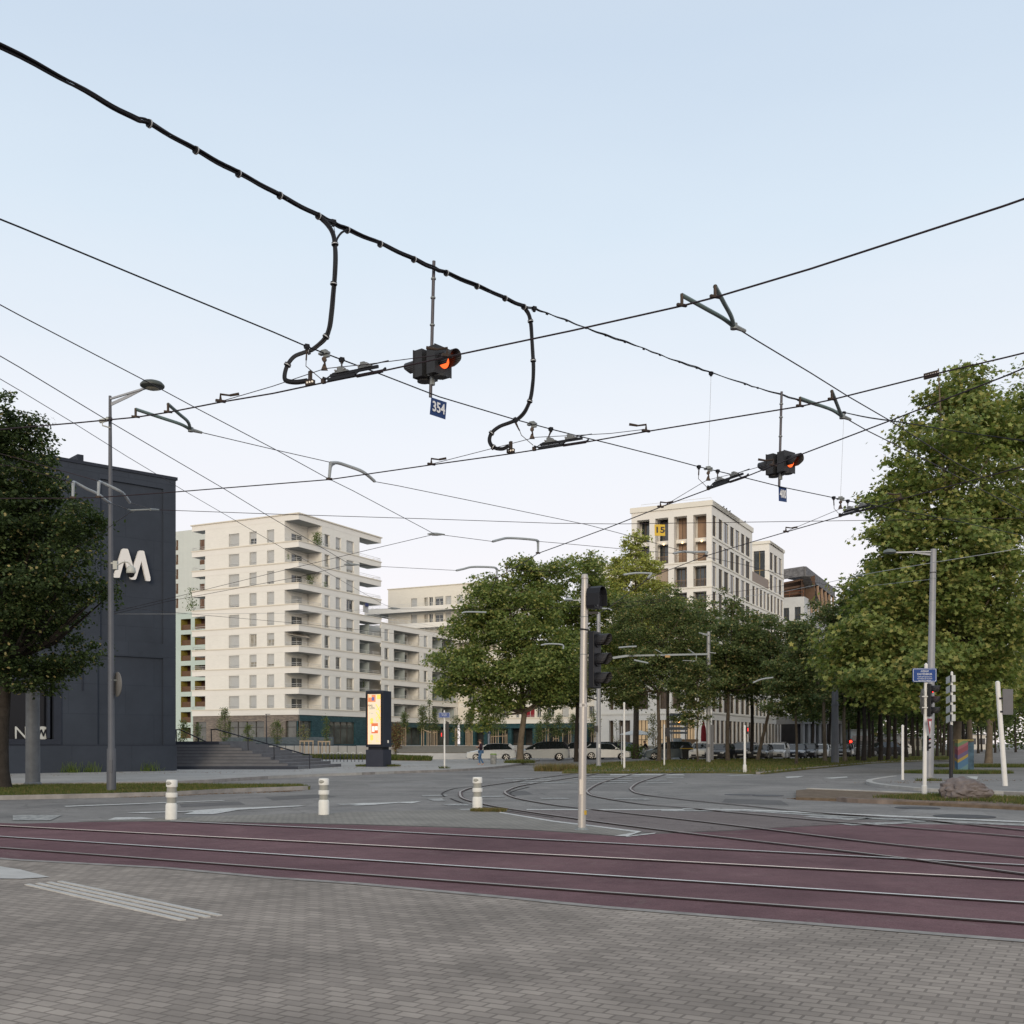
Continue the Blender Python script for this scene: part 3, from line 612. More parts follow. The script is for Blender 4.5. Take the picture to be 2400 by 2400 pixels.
# windows: how far each roller shutter is lowered (from the photograph)
sh1 = {8:(1,.55,1),7:(1,1,1),6:(1,1,.9),5:(.93,1,1),4:(1,1,1),3:(1,0,.5),2:(1,.6,.82),1:(1,1,1),0:(1,1,1)}
sh2 = {8:(0,.85,1),7:(0,1,.75),6:(0,.87,.88),5:(.9,1,0),4:(0,.97,.7),3:(.0,1,.97),2:(.3,0,1),1:(1,1,0),0:(1,1,1)}
for k in range(9):
    zb = LZ[k]+.10; zz = zb+1.80
    for (a, b), s_ in zip(c1w, sh1[k]): window(tower, F1, a, b, zb, zz, .28, s_, gm=curtain if (k in (3,2) and s_ < 1) else glassm)
    for (a, b), s_ in zip(c2w, sh2[k]): window(tower, F2, a, b, zb, zz, .28, s_, gm=curtain if (k+int(a)) % 3 == 0 else glassm)
    # corner loggia door (on the wall facing the camera, left part)
    d0, d1 = sorted((Fa.u(400+908*.3106), Fa.u(400+988*.3106)))
    mb = MB(); 
    fbox(mb, Fa, d0, d1, LZ[k]-.3, LZ[k]+1.45, 0, .04); mb.quad(Fa.pt(d0+.07,LZ[k]-.3,.05),Fa.pt(d1-.07,LZ[k]-.3,.05),Fa.pt(d1-.07,LZ[k]+1.38,.05),Fa.pt(d0+.07,LZ[k]+1.38,.05),1)
    mm = (d0+d1)/2; fbox(mb, Fa, mm-.04, mm+.04, LZ[k]-.3, LZ[k]+1.38, .04, .07)
    dd = build(mb, 'balcony_door', [framew, glassm if k != 5 else shutm], tower, recalc=False)
    # right loggia door
    mb = MB(); fbox(mb, Fc, .1, 1.5, LZ[k]-.3, LZ[k]+1.45, 0, .04); mb.quad(Fc.pt(.17,LZ[k]-.3,.05),Fc.pt(1.43,LZ[k]-.3,.05),Fc.pt(1.43,LZ[k]+1.38,.05),Fc.pt(.17,LZ[k]+1.38,.05),1); fbox(mb, Fc, .76,.84, LZ[k]-.3, LZ[k]+1.38, .04,.07)
    build(mb, 'balcony_door', [framew, glassm], tower, recalc=False)
    balrail(tower, [F1.pt(aL,0,-.1), C.to_3d()+(E1*.1+E2*.1).to_3d(), F2.pt(bL,0,-.1)], .5, LZ[k])
    balrail(tower, [F2.pt(uR0,0,-.1), F2.pt(uR2-.1,0,-.1), F2.pt(uR2-.1,0,-dR)], .5, LZ[k])
    balrail(tower, [F1.pt(uW,0,-.1), F1.pt(uE-.1,0,-.1), F1.pt(uE-.1,0,-2.2)], .5, LZ[k])
    mb = MB(); mb.tube([Fb.pt(aL-.15,LZ[k]-.55,.15), Fb.pt(aL-.15,LZ[k]+2.0,.15)], .05, 8)
    build(mb, 'downpipe', framew, tower)
    if k in (2,3,4,1): 
        mb = MB(); o = dR-.1; mb.hexa([F2.pt(uR0+3.0,LZ[k]-.5,-.3),F2.pt(uR0+3.04,LZ[k]-.5,-.3),F2.pt(uR0+3.04,LZ[k]-.5,-o),F2.pt(uR0+3,LZ[k]-.5,-o)],[F2.pt(uR0+3.0,LZ[k]+1.7,-.3),F2.pt(uR0+3.04,LZ[k]+1.7,-.3),F2.pt(uR0+3.04,LZ[k]+1.7,-o),F2.pt(uR0+3,LZ[k]+1.7,-o)])
        build(mb, 'partition', palepart, tower)
# awning on the fourth row from the bottom
mb = MB(); q = F1.pt(aL-.2,LZ[3]+1.75,-.3); r_ = F2.pt(bL*.45,LZ[3]+1.3,-.2)
mb.hexa([F1.pt(aL-.15,LZ[3]+1.7,-.25),F2.pt(bL*.5,LZ[3]+1.25,-.15),F2.pt(bL*.6,LZ[3]+1.8,-1.6),F1.pt(aL-.15,LZ[3]+1.95,-3)],[F1.pt(aL-.15,LZ[3]+1.76,-.25),F2.pt(bL*.5,LZ[3]+1.31,-.15),F2.pt(bL*.6,LZ[3]+1.86,-1.6),F1.pt(aL-.15,LZ[3]+2.0,-3)])
build(mb, 'awning', mat('striped_awning_cloth', (.5,.46,.4), .8, 0, .15, 6), tower)
# ground floor: grey brick on the left face, teal tiles on the right face, shop windows
zg = TZ; zgt = LZ[0]-BAND; zwt = F1.z(650, 1150+1738*.3106)
mb = MB(); sh = [(F1.u(400+700*.3106),F1.u(400+428*.3106)), (0.02,F1.u(400+862*.3106)), (F1.u(400+264*.3106),F1.u(400+185*.3106))]
holed(mb, F1, 0, uE-.1, zg, zgt, [(a,b,zg+.45,zwt) for a,b in sh], .35, -.12)
build(mb, 'brick_wall', brickg, tower, recalc=False)
mb = MB(); sh2_ = [(0.02,F2.u(400+1070*.3106)), (F2.u(400+1200*.3106),F2.u(400+1395*.3106))]
holed(mb, F2, 0, uR2+1, zg, zgt, [(a,b,zg+.2,zwt) for a,b in sh2_], .35, -.12)
build(mb, 'tiled_wall', teal, tower, recalc=False)
for F, L in ((F1, sh), (F2, sh2_)):
    for i, (a, b) in enumerate(L):
        mb = MB(); n = max(1, int(round((b-a)/1.7))); lo = zg+.2 if F is F2 else zg+.45
        mb.quad(F.pt(a,lo,-.45),F.pt(b,lo,-.45),F.pt(b,zwt,-.45),F.pt(a,zwt,-.45),1)
        for k in range(n+1):
            q = a+(b-a)*k/n; fbox(mb,F,q-.05,q+.05,lo,zwt,-.44,-.36)
        fbox(mb,F,a,b,zwt-.9,zwt-.82,-.44,-.37); fbox(mb,F,a,b,lo,lo+.12,-.44,-.37)
        build(mb, 'shop_window', [framed, mat('shop_glass', (.09,.095,.085), .05, 0, .5, .5, spec=.9)], tower, recalc=False)
mb = MB(); F_ = Face(F1.pt(0,0,1.6), E2, -E1); fbox(mb, F_, -7, F_.u(520), 0.0, 2.35, -.3, 0); build(mb, 'plinth_wall', brickb, tower)
# plants and things on the balconies (small)
def tuft(c, r, n, m, par=None, label=None, name='balcony_plant', group=None, up=1.0, h=None):
    mb = MB(); rr = random.Random(int(abs(c.x*37+c.y*11+c.z*101)))
    for _ in range(n):
        d = Vector((rr.gauss(0,.5)*r, rr.gauss(0,.5)*r, rr.random()*(h or r*2)*up)); q = c+d; s = r*.13+.035
        a = Vector((rr.uniform(-1,1), rr.uniform(-1,1), rr.uniform(-1,1))).normalized(); b = a.orthogonal().normalized()
        mb.quad(q-a*s, q-b*s*.5, q+a*s, q+b*s*.5)
    mb.tube([c, c+Vector((0,0,(h or r*2)*up*.8))], .02, 5)
    return build(mb, name, m, par, recalc=False, label=label, cat='plant', group=group, origin=None if par else c)
for (px, py, Yo, r_, n, lb) in ((744,1277,156,.7,260,'bushy bamboo on the topmost corner balcony of the tower'),(738,1270,157,.35,120,'slim dark conifer on the topmost corner balcony of the tower'),
      (727,1372,156,.6,220,'yellow-green climbing plant on the third corner balcony from the top'),(762,1376,153,.3,70,'low green plant in the window box on the tower right face'),
      (676,1311,152,.3,50,'small pot plant at the left edge of the second corner balcony from the top'),(852,1610,169,.4,60,'reddish shrub in the right-hand loggia above the advertising column')):
    c = P(px, py, Yo-1); tuft(c, r_, n, foliageb, label=lb, h=r_*2.6)
mb = MB(); c = P(857,1427,165); mb.box(c, (1.3,.1,1.1), RE1); mb.box(c+Vector((.2,-.08,.6)), (.8,.1,.5), RE1, 1); build(mb, 'hanging_laundry', [mat('pale_towel',(.42,.42,.42),.9), mat('blue_cloth',(.05,.06,.15),.9)], label='pale sheets and a dark cloth drying over the right-hand balcony rail', cat='laundry', origin=c)

# ---------------- lower wing along the same street front
wing = thing('apartment_block', 'six-storey white apartment wing with deep loggias joining the tower on its right', 'building', (F2.pt(uR2+8,0).x, F2.pt(uR2+8,0).y, TZ), group='white apartment buildings')
WZ = [LZ[k]-.62 for k in range(6)]; uX = F2.u(1074); wm = MB(); hl = []; lgx = [];
LG = [(F2.u(850+x0*.3106), F2.u(850+x1*.3106)) for x0, x1 in ((235,428),(525,700))]; WW = [(F2.u(850+x0*.3106), F2.u(850+x1*.3106)) for x0, x1 in ((165,198),(462,489),(712,722))]
for k in range(5):
    for a, b in WW: hl.append((a,b,WZ[k]+.1,WZ[k]+1.95))
    for a, b in LG: hl.append((a,b,WZ[k],WZ[k]+pitch-BAND))
holed(wm, F2, uR2, uX, WZ[0]-BAND, WZ[5], hl, .25); 
Fe = Face(F2.pt(0,0,-2.2), E1, -E2)
for a, b in LG:
    wm.quad(Fe.pt(a,WZ[0]-.8),Fe.pt(b,WZ[0]-.8),Fe.pt(b,WZ[5]-.3),Fe.pt(a,WZ[5]-.3)); wm.quad(F2.pt(a,WZ[0]-.8),F2.pt(a,WZ[0]-.8,-2.2),F2.pt(a,WZ[5]-.3,-2.2),F2.pt(a,WZ[5]-.3)); wm.quad(F2.pt(b,WZ[0]-.8),F2.pt(b,WZ[0]-.8,-2.2),F2.pt(b,WZ[5]-.3,-2.2),F2.pt(b,WZ[5]-.3))
wm.prism([(v.x,v.y,TZ) for v in (F2.pt(uR2+.2,0,-2.5),F2.pt(uX,0,-2.5),F2.pt(uX,0,-13),F2.pt(uR2+.2,0,-13))], (0,0,WZ[5]-TZ-.3))
build(wm, 'wall', white, wing, recalc=False)
mb = MB(); lg = MB(); sf = MB()
for k in range(6):
    fbox(mb, F2, uR2+.01, uX, WZ[k]-BAND, WZ[k], -.2, .02); fbox(lg, F2, uR2+.01, uX, WZ[k]-.13, WZ[k]+.01, -.24, .1)
    for a, b in LG: sf = MB(); fbox(sf, F2, a+.01, b-.01, WZ[k]-BAND+.003, WZ[k]-BAND+.3, -2.19, -.21); build(sf, 'balcony_slab', soffit, wing)
build(mb, 'parapet_band', whitec, wing, recalc=False); build(lg, 'cornice', ledgec, wing, recalc=False)
for k in range(5):
    for i, (a, b) in enumerate(WW): window(wing, F2, a, b, WZ[k]+.1, WZ[k]+1.95, .25, (1,.9,1,0,1)[(k+i)%5] if i != 1 else (1,1,0,1,1)[k])
    for i, (a, b) in enumerate(LG):
        balrail(wing, [F2.pt(a,0,-.1), F2.pt(b,0,-.1)], .5, WZ[k])
        for q in (.45,) if i == 0 else (.45,.97):
            s = a+(b-a)*q; m2 = MB(); m2.hexa([F2.pt(s,WZ[k]-.6,-.2),F2.pt(s+.05,WZ[k]-.6,-.2),F2.pt(s+.05,WZ[k]-.6,-2.1),F2.pt(s,WZ[k]-.6,-2.1)],[F2.pt(s,WZ[k]+1.75,-.2),F2.pt(s+.05,WZ[k]+1.75,-.2),F2.pt(s+.05,WZ[k]+1.75,-2.1),F2.pt(s,WZ[k]+1.75,-2.1)]); build(m2, 'partition', palepart, wing)
        m2 = MB(); s0 = a+(b-a)*.02; s1 = a+(b-a)*.43; m2.quad(Fe.pt(s0,WZ[k]-.6,.06),Fe.pt(s1,WZ[k]-.6,.06),Fe.pt(s1,WZ[k]+1.8,.06),Fe.pt(s0,WZ[k]+1.8,.06)); build(m2, 'frosted_screen', palepart, wing, recalc=False)
        s0 = a+(b-a)*.74; s1 = a+(b-a)*.93; m2 = MB(); fbox(m2,Fe,s0,s1,WZ[k]-.6,WZ[k]+1.6,.02,.06); m2.quad(Fe.pt(s0+.06,WZ[k]-.6,.07),Fe.pt(s1-.06,WZ[k]-.6,.07),Fe.pt(s1-.06,WZ[k]+1.54,.07),Fe.pt(s0+.06,WZ[k]+1.54,.07),1); build(m2, 'balcony_door', [framew, glassm if (k+i)%2 else curtain], wing, recalc=False)
balrail(wing, [F2.pt(uR2+.3,0,-.15), F2.pt(uX,0,-.15)], .95, WZ[5])
mb = MB(); holed(mb, F2, uR2+1, uX, TZ, WZ[0]-BAND, [(F2.u(925),F2.u(1000),TZ+.1,4.1),(F2.u(1012),uX-1,TZ,4.3)], 1.5, -.12); build(mb, 'tiled_wall', teal, wing, recalc=False)
for a, b in ((F2.u(925),F2.u(1000)),(F2.u(1012),uX-1)):
    mb = MB(); mb.quad(F2.pt(a,TZ,-1.5),F2.pt(b,TZ,-1.5),F2.pt(b,4.3,-1.5),F2.pt(a,4.3,-1.5)); n = 4
    for k in range(n+1): q = a+(b-a)*k/n; fbox(mb,F2,q-.05,q+.05,TZ,4.3,-1.49,-1.4,1)
    build(mb, 'shop_window', [mat('shop_glass',(.09,.095,.085)), framed], wing, recalc=False)

# ---------------- cream block behind (upper floors seen above the wing)
Ob = Vector(((909.6-1200)*200/FPX, 200)); F3 = Face(Ob, -E2, -E1)
cream = thing('apartment_block', 'cream apartment block with long projecting balcony slabs seen above the white wing', 'building', (Ob.x+5, Ob.y+3, TZ), group='white apartment buildings')
zr = F3.z(909.6, 1381); uN = F3.u(1175); BZ = [zt(1150+y*.3106, 200) for y in (1205,1000,885)]   # ledge heights from the zoom
BZ = [F3.z(920,1150+y*.3106) for y in (1140,1018,896)]
mb = MB(); holes = []
cw = [(F3.u(850+a*.3106), F3.u(850+b*.3106)) for a, b in ((365,410),(462,490),(500,530),(545,608),(625,668),(710,755),(800,850))]
for z_ in BZ[1:]:
    for a, b in cw: holes.append((a,b,z_+.05,z_+1.75))
holed(mb, F3, 0, uN, WZ[4]+.02, zr, holes, .25); mb.prism([(v.x,v.y,WZ[4]-.1) for v in (F3.pt(0.02,0,-.5),F3.pt(uN,0,-.5),F3.pt(uN,0,-14),F3.pt(0.02,0,-14))], (0,0,zr-WZ[4]-.1))
creamw = masonry('cream_brick_facade', (.74,.70,.62), (.70,.66,.585), (.68,.64,.57), .48, .09, RE1, .008, .8, bump=.12, var=.03)
build(mb, 'wall', creamw, cream, recalc=False)
mb = MB(); fbox(mb, F3, -.15, uN, zr-.12, zr+.02, -.3, .15); build(mb, 'cornice', ledgec, cream, recalc=False)
mb = MB(); sf = MB()
for z_ in BZ:
    fbox(mb, F3, -3.9, uN, z_-.95, z_-.05, 1.75, 1.95); fbox(sf, F3, -3.9, uN, z_-.94, z_-.6, -.02, 1.74); fbox(mb, F3, -3.9, -3.7, z_-.95, z_-.05, -6, 1.75); fbox(sf, F3, -3.7, 0, z_-.94, z_-.6, -6, -.02)
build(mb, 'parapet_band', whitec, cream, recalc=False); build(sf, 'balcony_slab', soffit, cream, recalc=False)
for z_ in BZ: balrail(cream, [F3.pt(-3.8,0,-6), F3.pt(-3.8,0,1.85), F3.pt(uN,0,1.85)], .55, z_-.05)
for z_ in BZ[1:]:
    for i, (a, b) in enumerate(cw): window(cream, F3, a, b, z_+.05, z_+1.75, .25, (1,0,0,.2,1,1,0)[i], bars=False, gm=curtain if i in (1,) else glassm)
# ---------------- low white wing facing the square, behind the plane trees
Og = F2.pt(uX,0); F4 = Face((Og.x,Og.y), -E2, -E1)
low_w = thing('apartment_block', 'low white wing with a red-curtained window facing the square behind the plane trees', 'building', (Og.x+8, Og.y, TZ), group='white apartment buildings')
uQ = F4.u(1408); mb = MB(); hl = []
ww = [(F4.u(a),F4.u(b),k) for a,b,k in ((1097,1112,0),(1176,1191,0),(1209,1217,1),(1230,1253,2),(1258,1268,1),(1282,1299,1),(1317,1333,3),(1350,1362,1),(1380,1396,1))]
for k in range(4):
    for a, b, q in ww: hl.append((a,b,WZ[k]+.1,WZ[k]+1.85))
holed(mb, F4, 0, uQ, WZ[0]-BAND, WZ[4], hl, .3); mb.prism([(v.x,v.y,4.2) for v in (F4.pt(0,0,-.6),F4.pt(uQ-.1,0,-.6),F4.pt(uQ-.1,0,-12),F4.pt(0,0,-12))], (0,0,WZ[4]-4.4))
build(mb, 'wall', creamw, low_w, recalc=False)
mb = MB(); lg = MB()
for k in range(5): fbox(mb, F4, .2, uQ, WZ[k]-BAND, WZ[k], -.2, .02); fbox(lg, F4, .2, uQ, WZ[k]-.13, WZ[k]+.01, -.24, .1)
build(mb, 'parapet_band', whitec, low_w, recalc=False); build(lg, 'cornice', ledgec, low_w, recalc=False)
for k in range(4):
    for a, b, q in ww: window(low_w, F4, a, b, WZ[k]+.1, WZ[k]+1.85, .3, 1 if q == 3 else (.0 if k == 0 else (1,0,.5,1)[(k+q)%4]), gm=redcur if (q == 2 and k == 0) else glassm)
mb = MB(); fbox(mb, F4, .2, uQ, 4.1, WZ[0]-BAND, -.5, -.12); build(mb, 'tiled_wall', teal, low_w)
mb = MB(); 
for i in range(12): q = .2+i*(uQ-1)/11; fbox(mb, F4, q, q+.7, TZ, 4.1, -1.0, -.3)
build(mb, 'pillars', teal, low_w)
mb = MB(); mb.quad(F4.pt(.2,TZ,-2.2),F4.pt(uQ,TZ,-2.2),F4.pt(uQ,4.2,-2.2),F4.pt(.2,4.2,-2.2)); fbox(mb, F4, .2, uQ, TZ, 1.6, -2.19, -2.1, 1)
build(mb, 'shop_window', [mat('dark_arcade', (.03,.033,.035), .3, 0, .5, .7), framed], low_w, recalc=False)

# ---------------- pale green building behind the tower on the left
mint = mat('pale_mint_render', (.46,.545,.505), .8, 0, .03, .4); mint2 = masonry('ribbed_pale_cladding', (.56,.585,.555), (.53,.56,.53), (.48,.51,.485), .16, 8, RE1, .02, .8, bump=.3, var=.03)
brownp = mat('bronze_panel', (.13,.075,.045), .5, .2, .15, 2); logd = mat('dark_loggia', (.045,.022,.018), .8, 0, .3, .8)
Og2 = Vector(((520-1200)*185/FPX, 185)); F5 = Face(Og2, E2, -E1); mintb = thing('apartment_block', 'pale mint-green apartment block with dark brown loggias between the dark theatre and the tower', 'building', (Og2.x-4, Og2.y+2, 0))
ztop = F5.z(430,1244); zmid = F5.z(430,1436); uq = F5.u(350); mb = MB(); hl = []; hb = []
def rng5(x0,x1): a, b = F5.u(400+x1*.3106), F5.u(400+x0*.3106); return a, b
for yy0, yy1 in ((968,1052),(1085,1168),(1203,1285),(1320,1402),(1437,1518),(1553,1635),(1670,1750),(1788,1868)):
    zb, zz = F5.z(435,1150+yy1*.3106), F5.z(435,1150+yy0*.3106)
    for x0, x1 in ((77,152),(182,262),(-40,35)):
        a, b = rng5(x0,x1); hb.append((a,b,zb,zz))
holed(mb, F5, 0, uq, 0, zmid, hb, 1.6, mr=1); 
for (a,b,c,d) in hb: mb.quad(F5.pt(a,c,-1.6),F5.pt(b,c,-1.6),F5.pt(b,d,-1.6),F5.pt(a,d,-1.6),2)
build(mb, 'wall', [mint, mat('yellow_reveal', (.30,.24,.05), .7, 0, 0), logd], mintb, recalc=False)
for (a,b,c,d) in hb: mb = MB(); fbox(mb, F5, a+.02, b-.02, c, c+.95, -.3, -.22); build(mb, 'balustrade', brownp, mintb)
mb = MB(); hu = []
for yy0, yy1 in ((375,452),(485,560),(595,670),(703,780),(815,888)):
    zb, zz = F5.z(410,1150+yy1*.3106), F5.z(410,1150+yy0*.3106)
    for x0, x1 in ((38,57),(218,256)):
        a, b = rng5(x0,x1); hu.append((a,b,zb-.4 if x0 > 100 else zb,zz-.4 if x0 > 100 else zz))
holed(mb, F5, 0, uq, zmid, ztop, hu, .2, .0); mb.prism([(v.x,v.y,0) for v in (F5.pt(.1,0,-1.8),F5.pt(uq,0,-1.8),F5.pt(uq,0,-14),F5.pt(.1,0,-14))], (0,0,ztop-.3))
build(mb, 'ribbed_upper_wall', mint2, mintb, recalc=False)
for (a,b,c,d) in hu:
    mb = MB(); mb.quad(F5.pt(a,c,-.2),F5.pt(b,c,-.2),F5.pt(b,d,-.2),F5.pt(a,d,-.2),0); fbox(mb, F5, a, b, c, c+(d-c)*.35, -.15, -.1, 1); fbox(mb, F5, (a+b)/2-.04, (a+b)/2+.04, c, d, -.19, -.12, 1); build(mb, 'window', [mat('brown_glass', (.16,.10,.075), .15, 0, .3, 1), brownp], mintb, recalc=False)
tuft(P(450,1431,163), .9, 200, foliageb, label='small leafy tree on the end balcony of the tower, before the mint-green block', name='balcony_tree', h=3.4)

# ---------------- right-hand white building with deep bays
C2 = Vector(((1668-1200)*130/FPX, 130)); G1 = Face(C2, E2, -E1); G2 = Face(C2, E1, -E2)
wh2 = masonry('pale_precast_grid', (.74,.715,.665), (.72,.695,.65), (.65,.63,.58), 3.6, 3.0, RE1, .012, .8, bump=.1, var=.035)
woodp = mat('warm_wood_panel', (.34,.23,.16), .6, 0, .1, 1.5); bronz = mat('bronze_railing', (.22,.15,.10), .5, .2, .1, 5)
offc = thing('office_building', 'white gridded building with deep top-floor loggia and two roof blocks behind the avenue trees', 'building', (C2.x, C2.y+5, 0))
ztA = 30.67; zc = 29.1; uL = G1.u(1480); uLL = G1.u(1393); uA = G2.u(1763); uB = G2.u(1803); uC = G2.u(1837)
FZ = [26.35,23.46,20.4,17.35,14.3,11.25,8.2,5.15]     # tops of the floor bands
wb = MB(); 
# left face: bays
pil = [(G1.u(1300+b*.3106), G1.u(1300+a*.3106)) for a,b in ((1145,1187),(998,1045),(857,900),(715,758),(585,620))]
pil[0] = (0, pil[0][1])
bays = [(pil[i][1], pil[i+1][0]) for i in range(4)]
holes = [(a,b,26.2,zc) for a,b in bays] + [(a,b,24.0,26.2-.001) for a,b in bays]
holes = [(a,b,23.46,zc) for a,b in bays]
for t_, b_ in ((22.9,20.4),(19.8,17.35),(16.75,14.3),(13.7,11.25)): holes += [(a,b,b_,t_) for a,b in bays]
holed(wb, G1, 0, uL, 11.25-.6, ztA-.6, holes, 1.1)
# right face slots
def slots(F, x0, x1, n, w_=.42):
    o = []; 
    for k in range(n):
        c = x0+(x1-x0)*(k+.5)/n; h_ = (x1-x0)/n*w_/2*1.3; o.append((c-h_*1.15,c+h_*1.15))
    return o
sA = [(G2.u(1300+a*.3106), G2.u(1300+b*.3106)) for a,b in ((1196,1214),(1243,1262),(1284,1307),(1330,1350),(1370,1390),(1412,1430),(1448,1469))]
sA = [(a-(b-a)*.22 if a > .3 else a, b+(b-a)*.22) for a, b in sA]
sM = slots(G2, uA-.2, uC-.3, 9, .45)
sB = [(G2.u(1300+a*.3106), G2.u(1300+b*.3106)) for a,b in ((1628,1644),(1660,1676),(1695,1710))]
sB = [(a-(b-a)*.2, b+(b-a)*.2) for a, b in sB]
hA = []
for t_, b_ in ((29.0,26.5),(25.8,23.5)): hA += [(a,b,b_,t_) for a,b in sA]
holed(wb, G2, 0, uA, 23.46, ztA-.6, hA, .12)
hM = []
for t_, b_ in ((22.9,20.45),(19.8,17.4),(16.75,14.35),(13.7,11.3),(10.6,8.3),(7.6,5.3)): hM += [(a,b,b_,t_) for a,b in sA+sM]
hM += [(a+.02,b+.9 if False else b,.2,4.3) for a,b in slots(G2, 0, uC, 20, .5)]
holed(wb, G2, 0, uC, 0, 23.46, hM, .12)
hB = []
for t_, b_ in ((29.0,26.5),(25.8,23.6)): hB += [(a,b,b_,t_) for a,b in sB]
holed(wb, G2, uB, uC, 23.46, ztA-.5, hB, .12)
GB = Face(G2.pt(uB,0), E2, -E1)
a_, b_ = sorted((GB.u(1300+1500*.3106), GB.u(1300+1586*.3106)))
holed(wb, GB, 0, b_+2.5, 22.5, ztA-.5, [(a_,b_,25.3,29.2),(a_,b_,22.6,24.3)], .4)
# lower part extends further left
lowb = [(G1.u(1450+b*.207), G1.u(1450+a*.207)) for a,b in ((0,130),(195,332),(455,545),(600,700),(760,860),(-110,-60))]
lh = [(a,b,5.7,8.0) for a,b in lowb]+[(a,b,.15,4.35) for a,b in lowb]
holed(wb, G1, 0, uLL, 0, 11.25-.6, lh, .7)
# cores
core = [G1.pt(uL,0,-12), G1.pt(uL,0,-1.9), G1.pt(.5,0,-1.9), G2.pt(.6,0,-.55), G2.pt(uA-.1,0,-.55), G2.pt(uA-.1,0,-12)]
wb.prism([(v.x,v.y,11) for v in core], (0,0,ztA-11.4)); 
wb.prism([(v.x,v.y,0) for v in (G1.pt(uLL,0,-12), G1.pt(uLL,0,-1.2), G2.pt(.6,0,-.75), G2.pt(uC-.1,0,-.75), G2.pt(uC-.1,0,-12))], (0,0,10.9))
wb.prism([(v.x,v.y,10) for v in (G2.pt(uA,0,-.55), G2.pt(uC-.1,0,-.55), G2.pt(uC-.1,0,-12), G2.pt(uA,0,-12))], (0,0,13.2))
wb.prism([(v.x,v.y,23) for v in (G2.pt(uB+.6,0,-.55), G2.pt(uC-.1,0,-.55), G2.pt(uC-.1,0,-9), G2.pt(uB+.6,0,-9))], (0,0,ztA-23.8))
wb.quad(G2.pt(uA,23,0),G2.pt(uA,23,-12),G2.pt(uA,ztA-.6,-12),G2.pt(uA,ztA-.6,0)); wb.quad(G2.pt(uC,0,0),G2.pt(uC,0,-12),G2.pt(uC,ztA-.6,-12),G2.pt(uC,ztA-.6,0)); wb.quad(G1.pt(uLL,0,0),G1.pt(uLL,0,-12),G1.pt(uLL,10.7,-12),G1.pt(uLL,10.7,0)); wb.quad(G1.pt(uL,10.7,0),G1.pt(uL,10.7,-12),G1.pt(uL,ztA-.6,-12),G1.pt(uL,ztA-.6,0))
build(wb, 'wall', wh2, offc, recalc=False)
mb = MB()
def roofcap(F0, u0, u1, F9, v1, zt9, z9):
    fbox(mb, F0, u0-.25, u1+.1, z9, zt9, -.4, .25); fbox(mb, F9, .41, v1+.15, z9, zt9-.002, -.4, .25)
fbox(mb, G1, -.15, uL+.15, ztA-.62, ztA, -12, .15); fbox(mb, G2, .2, uA+.15, ztA-.62, ztA-.004, -uL+.1, .15)
fbox(mb, GB, -.15, b_+2.4, ztA-.52, ztA-.1, -8, .15); fbox(mb, G2, uB+.2, uC+.15, ztA-.52, ztA-.104, -b_-2.2, .15)
for z9 in (23.46,20.4,17.35,14.3,11.25,8.6,5.2):
    if z9 > 11: fbox(mb, G1, -.08, uL+.08, z9-.16, z9+.02, -.3, .08)
    else: fbox(mb, G1, -.08, uLL+.08, z9-.16, z9+.02, -.3, .08)
    fbox(mb, G2, .31, uC+.08, z9-.16, z9+.018, -.3, .08)
fbox(mb, G2, .31, uA+.08, 26.2, 26.36, -.2, .08); fbox(mb, G2, uB, uC+.08, 26.2, 26.36, -.2, .08); fbox(mb, GB, -.05, b_+2.4, 24.6, 25.1, -.2, .08)
build(mb, 'cornice', mat('pale_precast_trim', (.70,.67,.60), .75, 0, .03, .4), offc, recalc=False)
